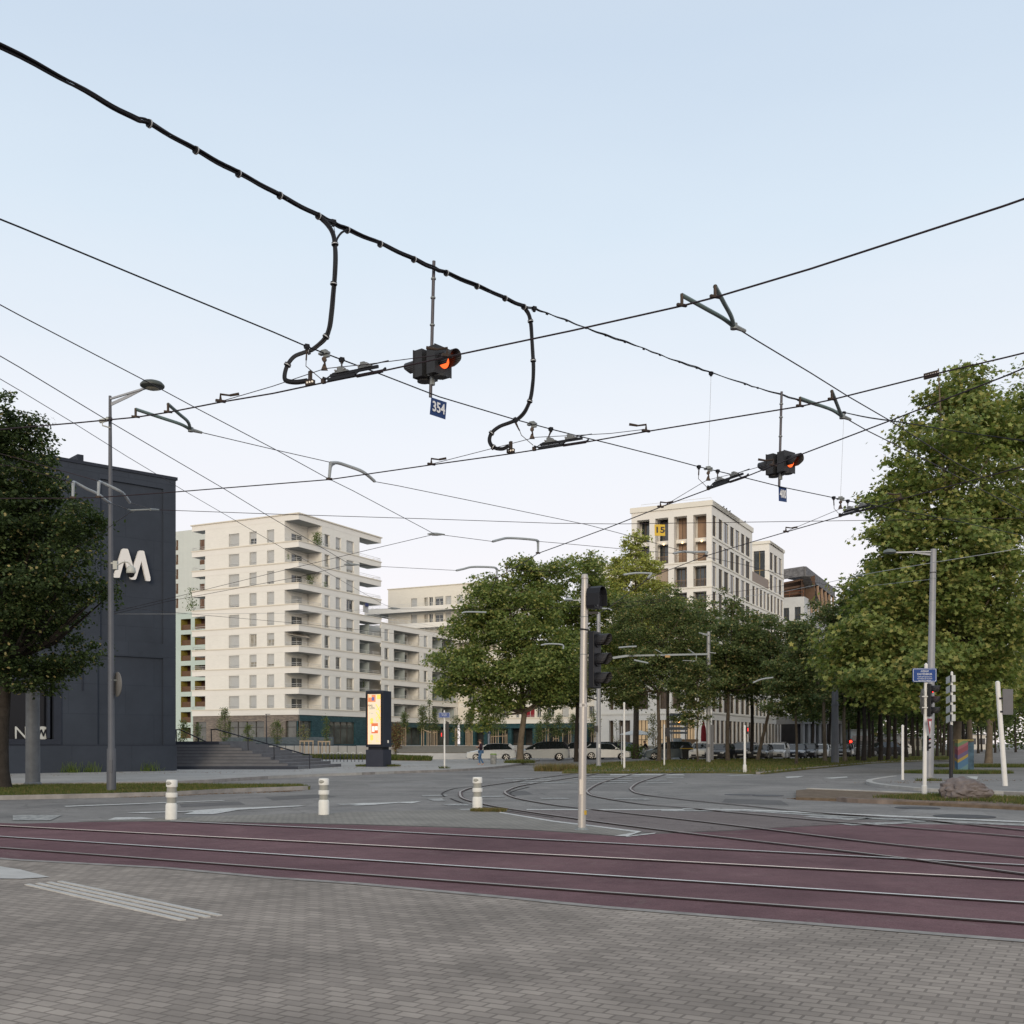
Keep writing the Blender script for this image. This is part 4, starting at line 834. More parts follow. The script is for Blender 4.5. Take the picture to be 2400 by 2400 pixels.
# back walls of the deep bays: wood, glazing and railings
Gi = Face(G1.pt(0,0,-1.1), E2, -E1)
mb = MB(); fbox(mb, G1, .5, uL, 26.0, 26.45, -1.6, -.9); build(mb, 'balcony_slab', wh2, offc)
for i, (a, b) in enumerate(bays):
    mb = MB(); mb.quad(G1.pt(a,23.4,-1.85),G1.pt(b,23.4,-1.85),G1.pt(b,zc+.3,-1.85),G1.pt(a,zc+.3,-1.85), 0 if i < 2 else 1)
    if i >= 1:
        for q in (.0,.33,.66): s = a+(b-a)*q; fbox(mb,G1,s,s+.08,23.4,zc,-1.84,-1.78,2)
    build(mb, 'loggia_wall', [woodp, glassm, frameb], offc, recalc=False)
    if i < 3:
        mb = MB(); c = (a+b)/2; fbox(mb, G1, c-.08, c+.08, 25.9, 26.1, -.8, -.7); build(mb, 'wall_lamp', mat('lit_wall_lamp', (1,.75,.4), .5, 0, 0, emit=2.0, ecol=(1,.68,.33)), offc)
    for z9 in (23.46,20.4,17.35,14.3,11.25):
        mb = MB()
        fbox(mb, G1, a, b, z9+.92, z9+.97, -.35, -.31)
        n = int((b-a)/.14)
        for k in range(n): s = a+(b-a)*(k+.5)/n; fbox(mb, G1, s-.012, s+.012, z9+.05, z9+.93, -.34, -.32)
        build(mb, 'bay_railing', bronz, offc, recalc=False)
    for t_, b9 in ((22.9,20.4),(19.8,17.35),(16.75,14.3),(13.7,11.25)):
        if i == 2 and b9 == 20.4:
            mb = MB(); mb.quad(G1.pt(a,b9,-.5),G1.pt(b,b9,-.5),G1.pt(b,t_,-.5),G1.pt(a,t_,-.5)); build(mb, 'blind', mat('slatted_blind_tan', (.34,.27,.21), .7, 0, .06, 6), offc, recalc=False); continue
        mb = MB(); mb.quad(G1.pt(a,b9,-1.1),G1.pt(b,b9,-1.1),G1.pt(b,t_,-1.1),G1.pt(a,t_,-1.1),1)
        for q in (0,.3,.62,.96): s = a+(b-a)*q; fbox(mb,G1,s,s+.07,b9,t_,-1.09,-1.02)
        build(mb, 'window', [frameb, glassm], offc, recalc=False)
slat = masonry('dark_slatted_blind', (.035,.03,.028), (.022,.02,.02), (.02,.02,.02), 5, .09, RE1, .03, .5, bump=.5, var=.25)
for j, (a,b,c,d) in enumerate(hA+hM+hB):
    if c < 1: continue
    if j % 1 == 0 and len([1]) and (d < 11 and j % 2): pass
    mb = MB(); mb.quad(G2.pt(a,c,-.1),G2.pt(b,c,-.1),G2.pt(b,d,-.1),G2.pt(a,d,-.1)); fbox(mb, G2, (a+b)/2-.03,(a+b)/2+.03, c, d, -.098,-.07,1); fbox(mb, G2, a, a+.06, c, d, -.098,-.06,1)
    if d > 11.3: build(mb, 'window', [slat if (j*7) % 5 < 3 else glassm, frameb], offc, recalc=False)
mb = MB()
for (a,b,c,d) in hM:
    if c < 1 or d < 11.3: mb.quad(G2.pt(a,c,-.1),G2.pt(b,c,-.1),G2.pt(b,d,-.1),G2.pt(a,d,-.1))
build(mb, 'ground_floor_glazing', mat('colonnade_glass', (.10,.075,.06), .15, 0, .5, .6), offc, recalc=False)
for (a,b,c,d) in lh:
    mb = MB(); mb.quad(G1.pt(a,c,-.65),G1.pt(b,c,-.65),G1.pt(b,d,-.65),G1.pt(a,d,-.65)); n = 3
    for k in range(n+1): s = a+(b-a-.07)*k/n; fbox(mb,G1,s,s+.07,c,d,-.64,-.56,1)
    fbox(mb,G1,a,b,c+(d-c)*.42,c+(d-c)*.42+.07,-.64,-.57,1)
    lit = c < 1 and a < G1.u(1515) and a > .5
    build(mb, 'window' if c > 1 else 'shop_window', [warmwin if lit else mat('brown_room_glass', (.11,.085,.07), .1, 0, .5, .8), frameb], offc, recalc=False)
for (a,b,c,d) in ((a_,b_,25.3,29.2),(a_,b_,22.6,24.3)):
    mb = MB(); mb.quad(GB.pt(a,c,-.38),GB.pt(b,c,-.38),GB.pt(b,d,-.38),GB.pt(a,d,-.38)); s = (a+b)/2
    fbox(mb,GB,s-.05,s+.05,c,d,-.37,-.3,1); fbox(mb,GB,a,b,c+1.1,c+1.18,-.37,-.31,1); build(mb, 'window', [glassm, mat('ochre_frame', (.28,.2,.09), .5)], offc, recalc=False)
mb = MB(); fbox(mb, G2, uA, uB+.5, 23.48, 24.9, -.25, -.1); build(mb, 'terrace_screen', mat('taupe_mesh_screen', (.27,.22,.19), .7, 0, .05, 4), offc)
balrail(offc, [G1.pt(uL-1,0,-.8), G1.pt(.3,0,-.8)], .5, ztA, 2.2, mid=False)
# birds on the roof edge
for i, (px, py) in enumerate(((1696,1191.5),(1702.5,1195.5),(1710.5,1200.5),(1746,1224))):
    u_ = G2.u(px); c = G2.pt(u_, ztA, 0); mb = MB()
    mb.lathe(c+Vector((0,0,.16)), [(.02,-.22),(.08,-.12),(.1,0),(.07,.12),(.02,.17)], 8, axis=Vector((E1.x,E1.y,.45)))
    mb.lathe(c+Vector((E1.x*.17,E1.y*.17,.28)), [(.01,-.06),(.055,-.02),(.055,.03),(.01,.1)], 8, axis=Vector((E1.x,E1.y,0)))
    mb.beam(c, c+Vector((0,0,.1)), .02, .05); mb.beam(c+Vector((-E1.x*.2,-E1.y*.2,.08)), c+Vector((-E1.x*.36,-E1.y*.36,.0)), .07, .02)
    build(mb, 'bird', mat('black_feathers', (.02,.02,.022), .6), smooth=True, label='black bird perched on the roof edge of the gridded building, '+('nearest its front corner','second from the front corner','third from the front corner','far along on its own')[i], cat='bird', group='birds on the roof edge', origin=c)

# ---------------- white building with a timber roof structure under construction
C3 = Vector(((1885-1200)*172/FPX, 172)); H1 = Face(C3, E2, -E1); H2 = Face(C3, E1, -E2)
tim = thing('office_building', 'white building with an unfinished timber roof storey wrapped in black membrane', 'building', (C3.x, C3.y+4, 0))
zT = zt(1398, 172); mb = MB(); hh = [(H1.u(1849.5),H1.u(1836),zt(1453,172),zt(1422.5,172)), (H1.u(1876.5),H1.u(1862.5),zt(1452,172),zt(1421.5,172)),(H1.u(1876.5),H1.u(1846),zt(1490,172),zt(1467,172))]
h2 = [(H2.u(a),H2.u(b),zt(1455,175),zt(1425,175)) for a,b in ((1893,1897),(1899,1903),(1910,1916),(1924,1930))]+[(H2.u(1910),H2.u(1922),zt(1492,178),zt(1470,178))]
holed(mb, H1, 0, H1.u(1790), 0, zT, hh, .3); holed(mb, H2, 0, H2.u(1975), 0, zT, h2, .3); mb.prism([(v.x,v.y,0) for v in (H1.pt(H1.u(1790),0,-.5),H1.pt(.3,0,-.5),H2.pt(.5,0,-.5),H2.pt(H2.u(1975),0,-.5),H2.pt(H2.u(1975),0,-12),H1.pt(H1.u(1790),0,-14))], (0,0,zT-.3))
build(mb, 'wall', mat('white_grey_render', (.52,.53,.53), .8, 0, .06, .6), tim, recalc=False)
for F, L in ((H1, hh), (H2, h2)):
    for (a,b,c,d) in L:
        mb = MB(); mb.quad(F.pt(a,c,-.28),F.pt(b,c,-.28),F.pt(b,d,-.28),F.pt(a,d,-.28)); fbox(mb,F,(a+b)/2-.04,(a+b)/2+.04,c,d,-.27,-.2,1); fbox(mb,F,a,b,c+.7,c+.78,-.27,-.21,1); build(mb, 'window', [glassm, framed], tim, recalc=False)
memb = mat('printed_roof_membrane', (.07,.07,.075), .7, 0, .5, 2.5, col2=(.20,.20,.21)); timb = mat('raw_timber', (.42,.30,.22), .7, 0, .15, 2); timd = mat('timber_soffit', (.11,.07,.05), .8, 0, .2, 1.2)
zr1 = zt(1327.6,172); zr0 = zt(1345,172); uW2 = H1.u(1818); in2 = H2.u(1953)
mb = MB()   # fascia band, left and right, plus sloped roof sheet
zl1 = zr1-.15
mb.hexa([H1.pt(0,zr1-1.6,.3),H1.pt(uW2,zl1-1.7,.3),H1.pt(uW2,zl1-1.7,-.2),H1.pt(0,zr1-1.6,-.2)],[H1.pt(0,zr1,.3),H1.pt(uW2,zl1-.2,.3),H1.pt(uW2,zl1-.2,-.2),H1.pt(0,zr1,-.2)])
zq = zt(1369,188)
mb.hexa([H2.pt(0,zr1-1.6,.3),H2.pt(in2,zq-1.7,.3),H2.pt(in2,zq-1.7,-.1),H2.pt(0,zr1-1.6,-.1)],[H2.pt(0,zr1,.3),H2.pt(in2,zq,.3),H2.pt(in2,zq,-.1),H2.pt(0,zr1,-.1)])
mb.hexa([H1.pt(.0,zr1-.1,.2),H1.pt(uW2,zl1-.35,.2),H1.pt(uW2,zl1-.35,-9),H2.pt(in2,zq-.1,.2)],[H1.pt(.0,zr1+.02,.2),H1.pt(uW2,zl1-.25,.2),H1.pt(uW2,zl1-.25,-9),H2.pt(in2,zq+.02,.2)])
q0, q1 = H1.pt(0,zr1-1.6,.2), H2.pt(H2.u(1911)-0, zT-.4, .2)
mb.hexa([q0-Vector((.0,0,0)), q0+Vector((1.3,0,0)), q0+Vector((1.3,.5,0)), q0+Vector((0,.5,0))], [q0+Vector((0,0,.2)), q0+Vector((1.3,0,.2)), q0+Vector((1.3,.5,.2)), q0+Vector((0,.5,.2))])
mb.hexa([q1-Vector((.7,0,0)),q1+Vector((.7,0,0)),q1+Vector((.7,.5,0)),q1+Vector((-.7,.5,0))],[q0-Vector((.5,0,0)),q0+Vector((.9,0,0)),q0+Vector((.9,.5,0)),q0+Vector((-.5,.5,0))])
build(mb, 'roof', memb, tim)
mb = MB(); 
for k in range(7):
    s = (k+.9)/7.3; a = H2.pt(in2*s, zr1-1.6+(zq-zr1)*s, .15); b = H2.pt(in2*s+2.2, zT-2.0, .15); mb.beam(a, b, .34, .3, up=Vector((E1.x,E1.y,0)))
build(mb, 'timber_fins', timb, tim)
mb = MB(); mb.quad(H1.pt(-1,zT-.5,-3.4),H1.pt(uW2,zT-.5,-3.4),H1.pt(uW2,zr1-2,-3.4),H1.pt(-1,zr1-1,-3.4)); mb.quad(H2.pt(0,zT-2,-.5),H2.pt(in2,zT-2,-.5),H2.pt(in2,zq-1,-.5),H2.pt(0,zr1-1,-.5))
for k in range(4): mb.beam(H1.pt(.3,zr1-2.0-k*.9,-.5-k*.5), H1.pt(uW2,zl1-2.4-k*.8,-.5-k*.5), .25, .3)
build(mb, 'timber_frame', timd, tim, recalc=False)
balrail(tim, [H1.pt(uW2,0,-.2), H1.pt(.2,0,-.2)], 1.0, zT, 2, m=mat('orange_safety_rail', (.32,.12,.06), .6))
# ---------------- small building tops and the grey columned building at the far right
wt = thing('house', 'small white rooftop storey with a thin rail glimpsed between the central trees', 'building', P(1418,1742,170))
mb = MB(); Y_ = 170; a = P(1401,1312,Y_); b = P(1450,1334,Y_); base = 0
mb.hexa([P(1401,1700,Y_),P(1450,1700,Y_),P(1470,1700,Y_+12),P(1420,1700,Y_+12)],[P(1401,1312,Y_),P(1450,1338,Y_),P(1470,1338,Y_+12),P(1420,1312,Y_+12)]); build(mb, 'wall', wh2, wt)
balrail(wt, [P(1401,1312,Y_), P(1436,1312,Y_)], .9, zt(1318,Y_), 1.2)
C4 = Vector(((1880-1200)*150/FPX, 150)); K1 = Face(C4, (.93,.37), (.37,-.93)); colb = thing('pavilion', 'low grey columned building seen through the avenue trunks near the dark mast', 'building', (C4.x, C4.y, 0))
mb = MB(); fbox(mb, K1, 0, 7, 4.2, 5.4, -6, .2)
for k in range(8): fbox(mb, K1, .1+k*.92, .5+k*.92, 0, 4.2, -.5, 0)
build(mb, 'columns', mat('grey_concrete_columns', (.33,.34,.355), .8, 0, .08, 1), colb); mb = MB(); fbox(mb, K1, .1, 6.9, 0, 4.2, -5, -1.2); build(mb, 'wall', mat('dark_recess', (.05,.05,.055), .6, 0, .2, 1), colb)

# ---------------- dark blue-grey theatre on the left
Yt = 54.8; Cm = Vector(((412-1200)*Yt/FPX, Yt)); dM = Vector((-1.089,-1)).normalized(); M1 = Face(Cm, dM, (1/1.478,-1.089/1.478))
navy = masonry('dark_navy_blockwork', (.039,.047,.063), (.037,.045,.060), (.032,.039,.053), 2.9, 1.45, math.atan2(1,1.089), .02, .8, bump=.3, var=.14); navy2 = mat('dark_navy_trim', (.025,.030,.043), .7, 0, .1, 2, .4, 90)
thea = thing('theatre', 'windowless dark navy theatre with a large white letter high on its front', 'building', (Cm.x, Cm.y, Z1))
zM = zt(1120.3, Yt); Lm = 26
mb = MB(); R1x = lambda x: 48+x*.3106
pan = [(M1.u(R1x(1078)), M1.u(R1x(602)), M1.z(R1x(1078),1000+1640*.3106), M1.z(R1x(1078),1000+470*.3106)),
       (M1.u(R1x(1078)), M1.u(R1x(582)), M1.z(412,1500+594*.4141)+.02, M1.z(R1x(1078),1000+1748*.3106)),
       (M1.u(48+355*.4141), M1.u(48+352*.4141)+.25, M1.z(180,1500+594*.4141), M1.z(200,1000+1720*.3106)),]
win = (M1.u(48+230*.4141), M1.u(48-260*.4141), M1.z(48+230*.4141,1500+592*.4141), M1.z(48+230*.4141,1500+195*.4141))
holed(mb, M1, 0, Lm, Z1+1.25, zM, [pan[0], pan[1], win], .10); holed(mb, M1, 0, Lm, 0, Z1+1.25, [], .1, .12)
for q in pan[:2]: mb.quad(M1.pt(q[0],q[2],-.1),M1.pt(q[1],q[2],-.1),M1.pt(q[1],q[3],-.1),M1.pt(q[0],q[3],-.1))
mb.quad(M1.pt(0,Z1+1.25,0),M1.pt(Lm,Z1+1.25,0),M1.pt(Lm,Z1+1.25,.12),M1.pt(0,Z1+1.25,.12))
c = [M1.pt(0,0,.12), M1.pt(0,0,-30), M1.pt(Lm,0,-30), M1.pt(Lm,0,-.6)]
mb.quad(M1.pt(0,0,.12),M1.pt(0,0,-30),M1.pt(0,Z1+1.25,-30),M1.pt(0,Z1+1.25,.12)); mb.quad(M1.pt(0,Z1+1.25,0),M1.pt(0,Z1+1.25,-30),M1.pt(0,zM,-30),M1.pt(0,zM,0))
mb.prism([(v.x,v.y,.1) for v in (M1.pt(.3,0,-.7),M1.pt(.3,0,-29.7),M1.pt(Lm-.3,0,-29.7),M1.pt(Lm-.3,0,-.7))], (0,0,zM-.4))
build(mb, 'wall', navy, thea, recalc=False)
mb = MB(); fbox(mb, M1, -.08, Lm, zM-.12, zM+.03, -30, .05); fbox(mb, M1, M1.u(R1x(475)), M1.u(R1x(430)), zM+.03, zM+.32, -3, .02)
fbox(mb, M1, 0, Lm, M1.z(412,1500+600*.4141)-.02, M1.z(412,1500+594*.4141), -.05, .05)
for x in (355,): u_ = M1.u(48+x*.4141); fbox(mb, M1, u_, u_+.06, Z1+3.9, M1.z(200,1000+1715*.3106), -.05, .035)
build(mb, 'cornice', navy2, thea, recalc=False)
mb = MB(); a,b,c_,d_ = win; mb.quad(M1.pt(a,c_,-.25),M1.pt(b,c_,-.25),M1.pt(b,d_,-.25),M1.pt(a,d_,-.25)); 
fbox(mb,M1,a,a+.35,c_,d_,-.2,.06,1); fbox(mb,M1,a+.35,b,d_-.35,d_,-.2,.06,1); fbox(mb,M1,a+.35,b,c_,c_+.25,-.2,.06,1); fbox(mb,M1,a+.5,a+.62,c_+.3,d_-.4,-.2,-.02,1)
fbox(mb,M1,a+.7,b,d_-.62,d_-.5,-.2,-.1,2)
wn = build(mb, 'window', [mat('black_display_glass', (.008,.009,.012), .12, 0, 0), navy2, fitgrey], thea, recalc=False)
# white M roundel and the end of a word on the glass
def textmesh(s, size, loc, rot, m, name, parent, ext=.01, font_sx=1.0, align='CENTER', off=0.0, space=1.0, fit=None):
    cu = bpy.data.curves.new(name, 'FONT'); cu.body = s; cu.size = size; cu.extrude = ext; cu.align_x = align; cu.align_y = 'CENTER'; cu.offset = off; cu.space_character = space
    cu.resolution_u = 3
    o = bpy.data.objects.new('tmp', cu); COL.objects.link(o); bpy.context.view_layer.update()
    me = bpy.data.meshes.new_from_object(o.evaluated_get(bpy.context.evaluated_depsgraph_get())); COL.objects.unlink(o); bpy.data.objects.remove(o)
    if fit:
        xs_ = [v.co.x for v in me.vertices]; font_sx = fit[1]/(max(xs_)-min(xs_))
    M = Matrix.Translation(loc) @ rot @ Matrix.Diagonal((font_sx,1,1,1)); M = ROOT[parent.name].inverted() @ M
    me.transform(M); me.materials.clear(); me.materials.append(m); me.name = name
    o = bpy.data.objects.new(name, me); link(o, parent); return o
def facerot(d2, lean=0.0):     # text plane along horizontal direction d2 (reading direction), upright
    x = Vector((d2[0],d2[1],0)).normalized(); z = Vector((x.y,-x.x,0)); y = z.cross(x)
    return Matrix((( x.x,y.x,z.x,0),(x.y,y.y,z.y,0),(x.z,y.z,z.z,0),(0,0,0,1)))
ltr = mat('white_lettering_paint', (.50,.51,.49), .5, 0, .03, 2)
uM = M1.u(48+134*.4141); zMm = M1.z(48+134*.4141, 1500+526*.4141); rr = .31
mb = MB(); mb.prism([M1.pt(uM+rr*math.cos(t)*1.0, zMm+rr*math.sin(t), -.2) for t in [i*math.pi/20 for i in range(40)]], (M1.n.x*.02,M1.n.y*.02,0)); build(mb, 'roundel', ltr, wn)
def zig(F, pts, ux, zx, off, d, m, name, par):
    mb = MB(); n = F.n; mb.prism([F.pt(ux(x), zx(y), off) for x, y in pts], (n.x*d,n.y*d,0)); return build(mb, name, m, par)
mp = [(0,0),(14,0),(34,62),(52,8),(64,8),(86,62),(88,0),(102,0),(100,96),(84,96),(60,34),(42,96),(28,96)]
mp = [(0,0),(15,0),(36,60),(58,2),(70,2),(88,58),(97,0),(112,0),(98,92),(82,92),(64,40),(44,92),(30,92)]
zig(M1, mp, lambda x: uM+.21-x*.0037, lambda y: zMm-.17+y*.0037, -.175, .012, mat('black_logo', (.012,.013,.016), .5, 0, 0), 'lettering', wn)
textmesh('N', .82, M1.pt(M1.u(48+10*.4141), M1.z(56,1500+528*.4141), -.19), facerot(-dM), ltr, 'lettering', wn, .01)
# the big white letter
bp = [(688,1143),(735,1143),(772,1010),(818,1152),(826,1158),(852,1158),(860,1150),(900,1018),(934,1164),(940,1168),(962,1169),(967,1162),(966,1142),(920,946),(912,940),(886,939),(877,945),(838,1062),(800,934),(793,926),(762,924),(752,930)]
mb = MB(); n = M1.n
mb.prism([M1.pt(M1.u(R1x(x)), M1.z(R1x(x),1000+y*.3106), .10) for x, y in bp], (n.x*.12,n.y*.12,0)); build(mb, 'white_letter', mat('white_sign_letter', (.74,.72,.70), .5, 0, .02, 1), thea)
# weeds along the plinth
for i, (px, n_) in enumerate(((157,90),(205,50),(340,60))):
    c = M1.pt(M1.u(px), Z1, .3); mb = MB(); rr_ = random.Random(i)
    for _ in range(n_):
        a = c+Vector((rr_.gauss(0,.25),rr_.gauss(0,.1),0)); h_ = rr_.uniform(.15,.55); d = Vector((rr_.gauss(0,.12),rr_.gauss(0,.1),h_)); w_ = Vector((.012,0,0))
        mb.quad(a-w_, a+w_, a+d+w_*.3, a+d-w_*.3)
    build(mb, 'weed_tuft', foliageb, label=('tall dry weed','low green weed','ragged weed')[i]+' growing at the foot of the dark theatre wall'+(' behind the grey mast','',' right of the lamp post')[i], cat='weed', origin=c, recalc=False)

# ---------------- outdoor stair beside the theatre
st = thing('outdoor_stair', 'broad dark grey outdoor stair rising to a landing beside the theatre', 'stairs', SP(500,57.5,Z1))
sm = mat('stair_grey_stone', (.165,.165,.175), .8, 0, .12, 2, .3, 60); smd = mat('stair_dark_edge', (.045,.05,.065), .7)
xr = [698,674,654,634,613,592,566,540,513]; mb = MB(); dk = MB(); Yf = 57.4
for i, x in enumerate(xr):
    z9 = Z1+.165*(i+1); Y9 = Yf+.42*i; xR = (x-1200)*Y9/FPX; xL = (405-1200)*Y9/FPX if i else (405-1200)*Y9/FPX
    mb.box(((xL-3+xR)/2, Y9+4.5-(.21*i)/2*0, z9-.0825), (xR-xL+3, 9-.8*i, .165)) if False else mb.hexa([(xL-3,Y9,z9-.165),(xR,Y9,z9-.165),(xR+1.2,Y9+7-.42*i,z9-.165),(xL-3,Y9+7-.42*i,z9-.165)],[(xL-3,Y9,z9),(xR,Y9,z9),(xR+1.2,Y9+7-.42*i,z9),(xL-3,Y9+7-.42*i,z9)])
    if i in (0,8): dk.box(((xL-3+xR)/2, Y9-.012, z9-.0825), (xR-xL+3.02, .02, .16))
    dk.box(((xL-3+xR)/2, Y9-.006, z9-.012), (xR-xL+3, .012, .02))
build(mb, 'steps', sm, st); build(dk, 'step_edging', smd, st)
hr = mat('black_handrail', (.02,.024,.035), .45, .1, .05)
def handrail(lb, line, posts, Y0, Y1):
    t_ = thing('handrail', lb, 'handrail', SP(posts[-1][0],Y0,Z1), group='handrails of the outdoor stair'); mb = MB()
    x0, x1 = line[0][0], line[-1][0]; Yx = lambda x: Y1+(Y0-Y1)*(x-x0)/(x1-x0)
    L = [P(x,y,Yx(x)) for x,y in line]
    for a, b in zip(L[:-1],L[1:]): mb.beam(a,b,.05,.06)
    build(mb, 'rail', hr, t_)
    for (x,yt,yb) in posts:
        mb = MB(); mb.beam(P(x,yt,Yx(x)), P(x+1,yb,Yx(x)), .05, .05, up=Vector((1,0,0))); build(mb, 'post', hr, t_)
handrail('long black handrail descending the right side of the outdoor stair', [(494,1710),(507,1709),(511,1710.5),(716,1768),(726,1768)], [(495,1710,1744),(581,1731,1767),(642,1749,1784),(725,1768,1802)], 57.6, 61.5)
sr = thing('railing', 'long thin black railing of upright posts crossing the square behind the stair', 'railing', SP(670,120,0)); mb = MB(); a, b = P(515,1741,120), P(835,1748,112); mb.beam(a, b, .05, .05); build(mb, 'top_rail', hr, sr)
for k in range(17): mb = MB(); p = a.lerp(b, k/16); mb.beam(Vector((p.x,p.y,.1)), p, .05, .05, up=Vector((1,0,0))); build(mb, 'post', hr, sr)
handrail('short black handrail at the landing next to the theatre corner', [(405,1710),(423,1710.5),(495,1744)], [(413,1710,1744),(465,1730,1744)], 61.4, 61.8)
# ================================================================== TREES
def leaf_shape(kind):
    if kind == 'star':     # plane / maple leaf: five lobes, slightly cupped
        pts = []
        for i in range(10):
            a = math.pi/2 + i*math.pi/5; r_ = (1.0 if i % 2 == 0 else .52)
            pts.append((r_*math.cos(a), r_*math.sin(a), .12*(r_ > .6)))
        return np.array(pts)
    return np.array([(0,-1,0),(.62,-.25,.12),(.45,.45,.06),(0,1,0),(-.45,.45,.06),(-.62,-.25,.12)])  # lime: heart / ovate
def leaves(name, centers, size, kind, mats, parent, nrm_bias=None, flat=.55, share=(.5,.35,.15), droop=.3, seed=1):
    rg = np.random.default_rng(seed); n = len(centers); L = leaf_shape(kind); k = len(L)
    nz = rg.normal(size=(n,3)); nz[:,2] = np.abs(nz[:,2])*1.0+flat
    if nrm_bias is not None: nz[:,:2] += nrm_bias[:,:2]*.9
    nz /= np.linalg.norm(nz,axis=1)[:,None]
    r = rg.normal(size=(n,3)); t = np.cross(nz,r); t /= np.linalg.norm(t,axis=1)[:,None]; b = np.cross(nz,t)
    s = size*rg.uniform(.65,1.25,size=n)
    V = centers[:,None,:] + s[:,None,None]*(L[None,:,0,None]*t[:,None,:]+L[None,:,1,None]*b[:,None,:]+L[None,:,2,None]*nz[:,None,:])
    V = V.reshape(-1,3); M = ROOT[parent.name].inverted(); off = np.array(M.translation)
    V = V + off
    me = bpy.data.meshes.new(name); me.vertices.add(n*k); me.vertices.foreach_set('co', V.astype(np.float32).ravel())
    me.loops.add(n*k); me.loops.foreach_set('vertex_index', np.arange(n*k,dtype=np.int32))
    me.polygons.add(n); me.polygons.foreach_set('loop_start', np.arange(0,n*k,k,dtype=np.int32)); me.polygons.foreach_set('loop_total', np.full(n,k,dtype=np.int32))
    for m in mats: me.materials.append(m)
    me.polygons.foreach_set('material_index', rg.choice(len(mats), size=n, p=share).astype(np.int32))
    me.update(calc_edges=True)
    o = bpy.data.objects.new(name, me); link(o, parent); return o
bark = mat('bark_grey_brown', (.085,.07,.055), .95, 0, .35, 5, .8, 18); barkp = mat('bark_plane', (.17,.14,.105), .9, 0, .3, 3, .5, 12, col2=(.10,.08,.06))
barkd = mat('bark_dark', (.035,.03,.026), .95, 0, .3, 5, .8, 18)
lA = leafmat('plane_leaf', (0.110,0.164,0.049), (0.160,0.235,0.036)); lB = leafmat('plane_leaf_light', (0.222,0.275,0.091), (0.269,0.337,0.056)); lC = leafmat('plane_leaf_olive', (0.288,0.300,0.101), (0.357,0.320,0.075))
mA = leafmat('lime_leaf', (0.078,0.118,0.047), (0.106,0.168,0.036)); mB = leafmat('lime_leaf_mid', (0.148,0.192,0.075), (0.160,0.235,0.056)); mC = leafmat('lime_leaf_dry', (0.282,0.262,0.117), (0.322,0.253,0.094))
lP = leafmat('poplar_leaf', (0.348,0.397,0.109), (0.573,0.639,0.131)); mD = leafmat('lime_leaf_deep', (0.026,0.045,0.015), (0.053,0.086,0.020)); PL = [lA,lB,lC]; LM = [mA,mB,mC]
def crown_points(blobs, n, clump, per, rg, shell=.62):
    """leaf positions: every blob carries smaller lobes, every lobe a number of leafy twig ends, so the outline is uneven and holes open between lobes"""
    lobes = []
    for c, r_ in blobs:
        rm = (r_[0]*r_[1]*r_[2])**(1/3); nl = int(9+rm*2.2)
        for _ in range(nl):
            d = rg.normal(size=3); d /= np.linalg.norm(d); q = rg.uniform(.62,1.0); s_ = rg.uniform(.22,.46)
            lobes.append((np.array(c)+d*np.array(r_)*q, np.array(r_)*s_*np.array([1,1,.8]), d*q))
        lobes.append((np.array(c), np.array(r_)*.72, np.zeros(3)))
    vol = np.array([b[1][0]*b[1][1]*b[1][2] for b in lobes])**(.66); vol = vol/vol.sum()
    C_ = []; D = []; nc = max(4, int(n/per)); idx = rg.choice(len(lobes), size=nc, p=vol)
    for i in idx:
        c, r_, dd = lobes[i]; d = rg.normal(size=3); d /= np.linalg.norm(d); q = rg.uniform(.55,1.08) if rg.random() < .85 else rg.random()*.6
        C_.append(c+d*r_*q); D.append(dd*.6+d*q*.8)
    C_ = np.array(C_); D = np.array(D); m = rg.integers(int(per*.4), int(per*1.6), size=nc)
    cs = np.repeat(C_, m, axis=0); ds = np.repeat(D, m, axis=0); cr_ = np.repeat(clump*rg.uniform(.35,1.1,size=nc), m)
    off = rg.normal(size=cs.shape)*cr_[:,None]*.5; off[:,2] *= .5
    off[:,2] -= .15*np.hypot(off[:,0],off[:,1])
    return cs+off, ds, C_
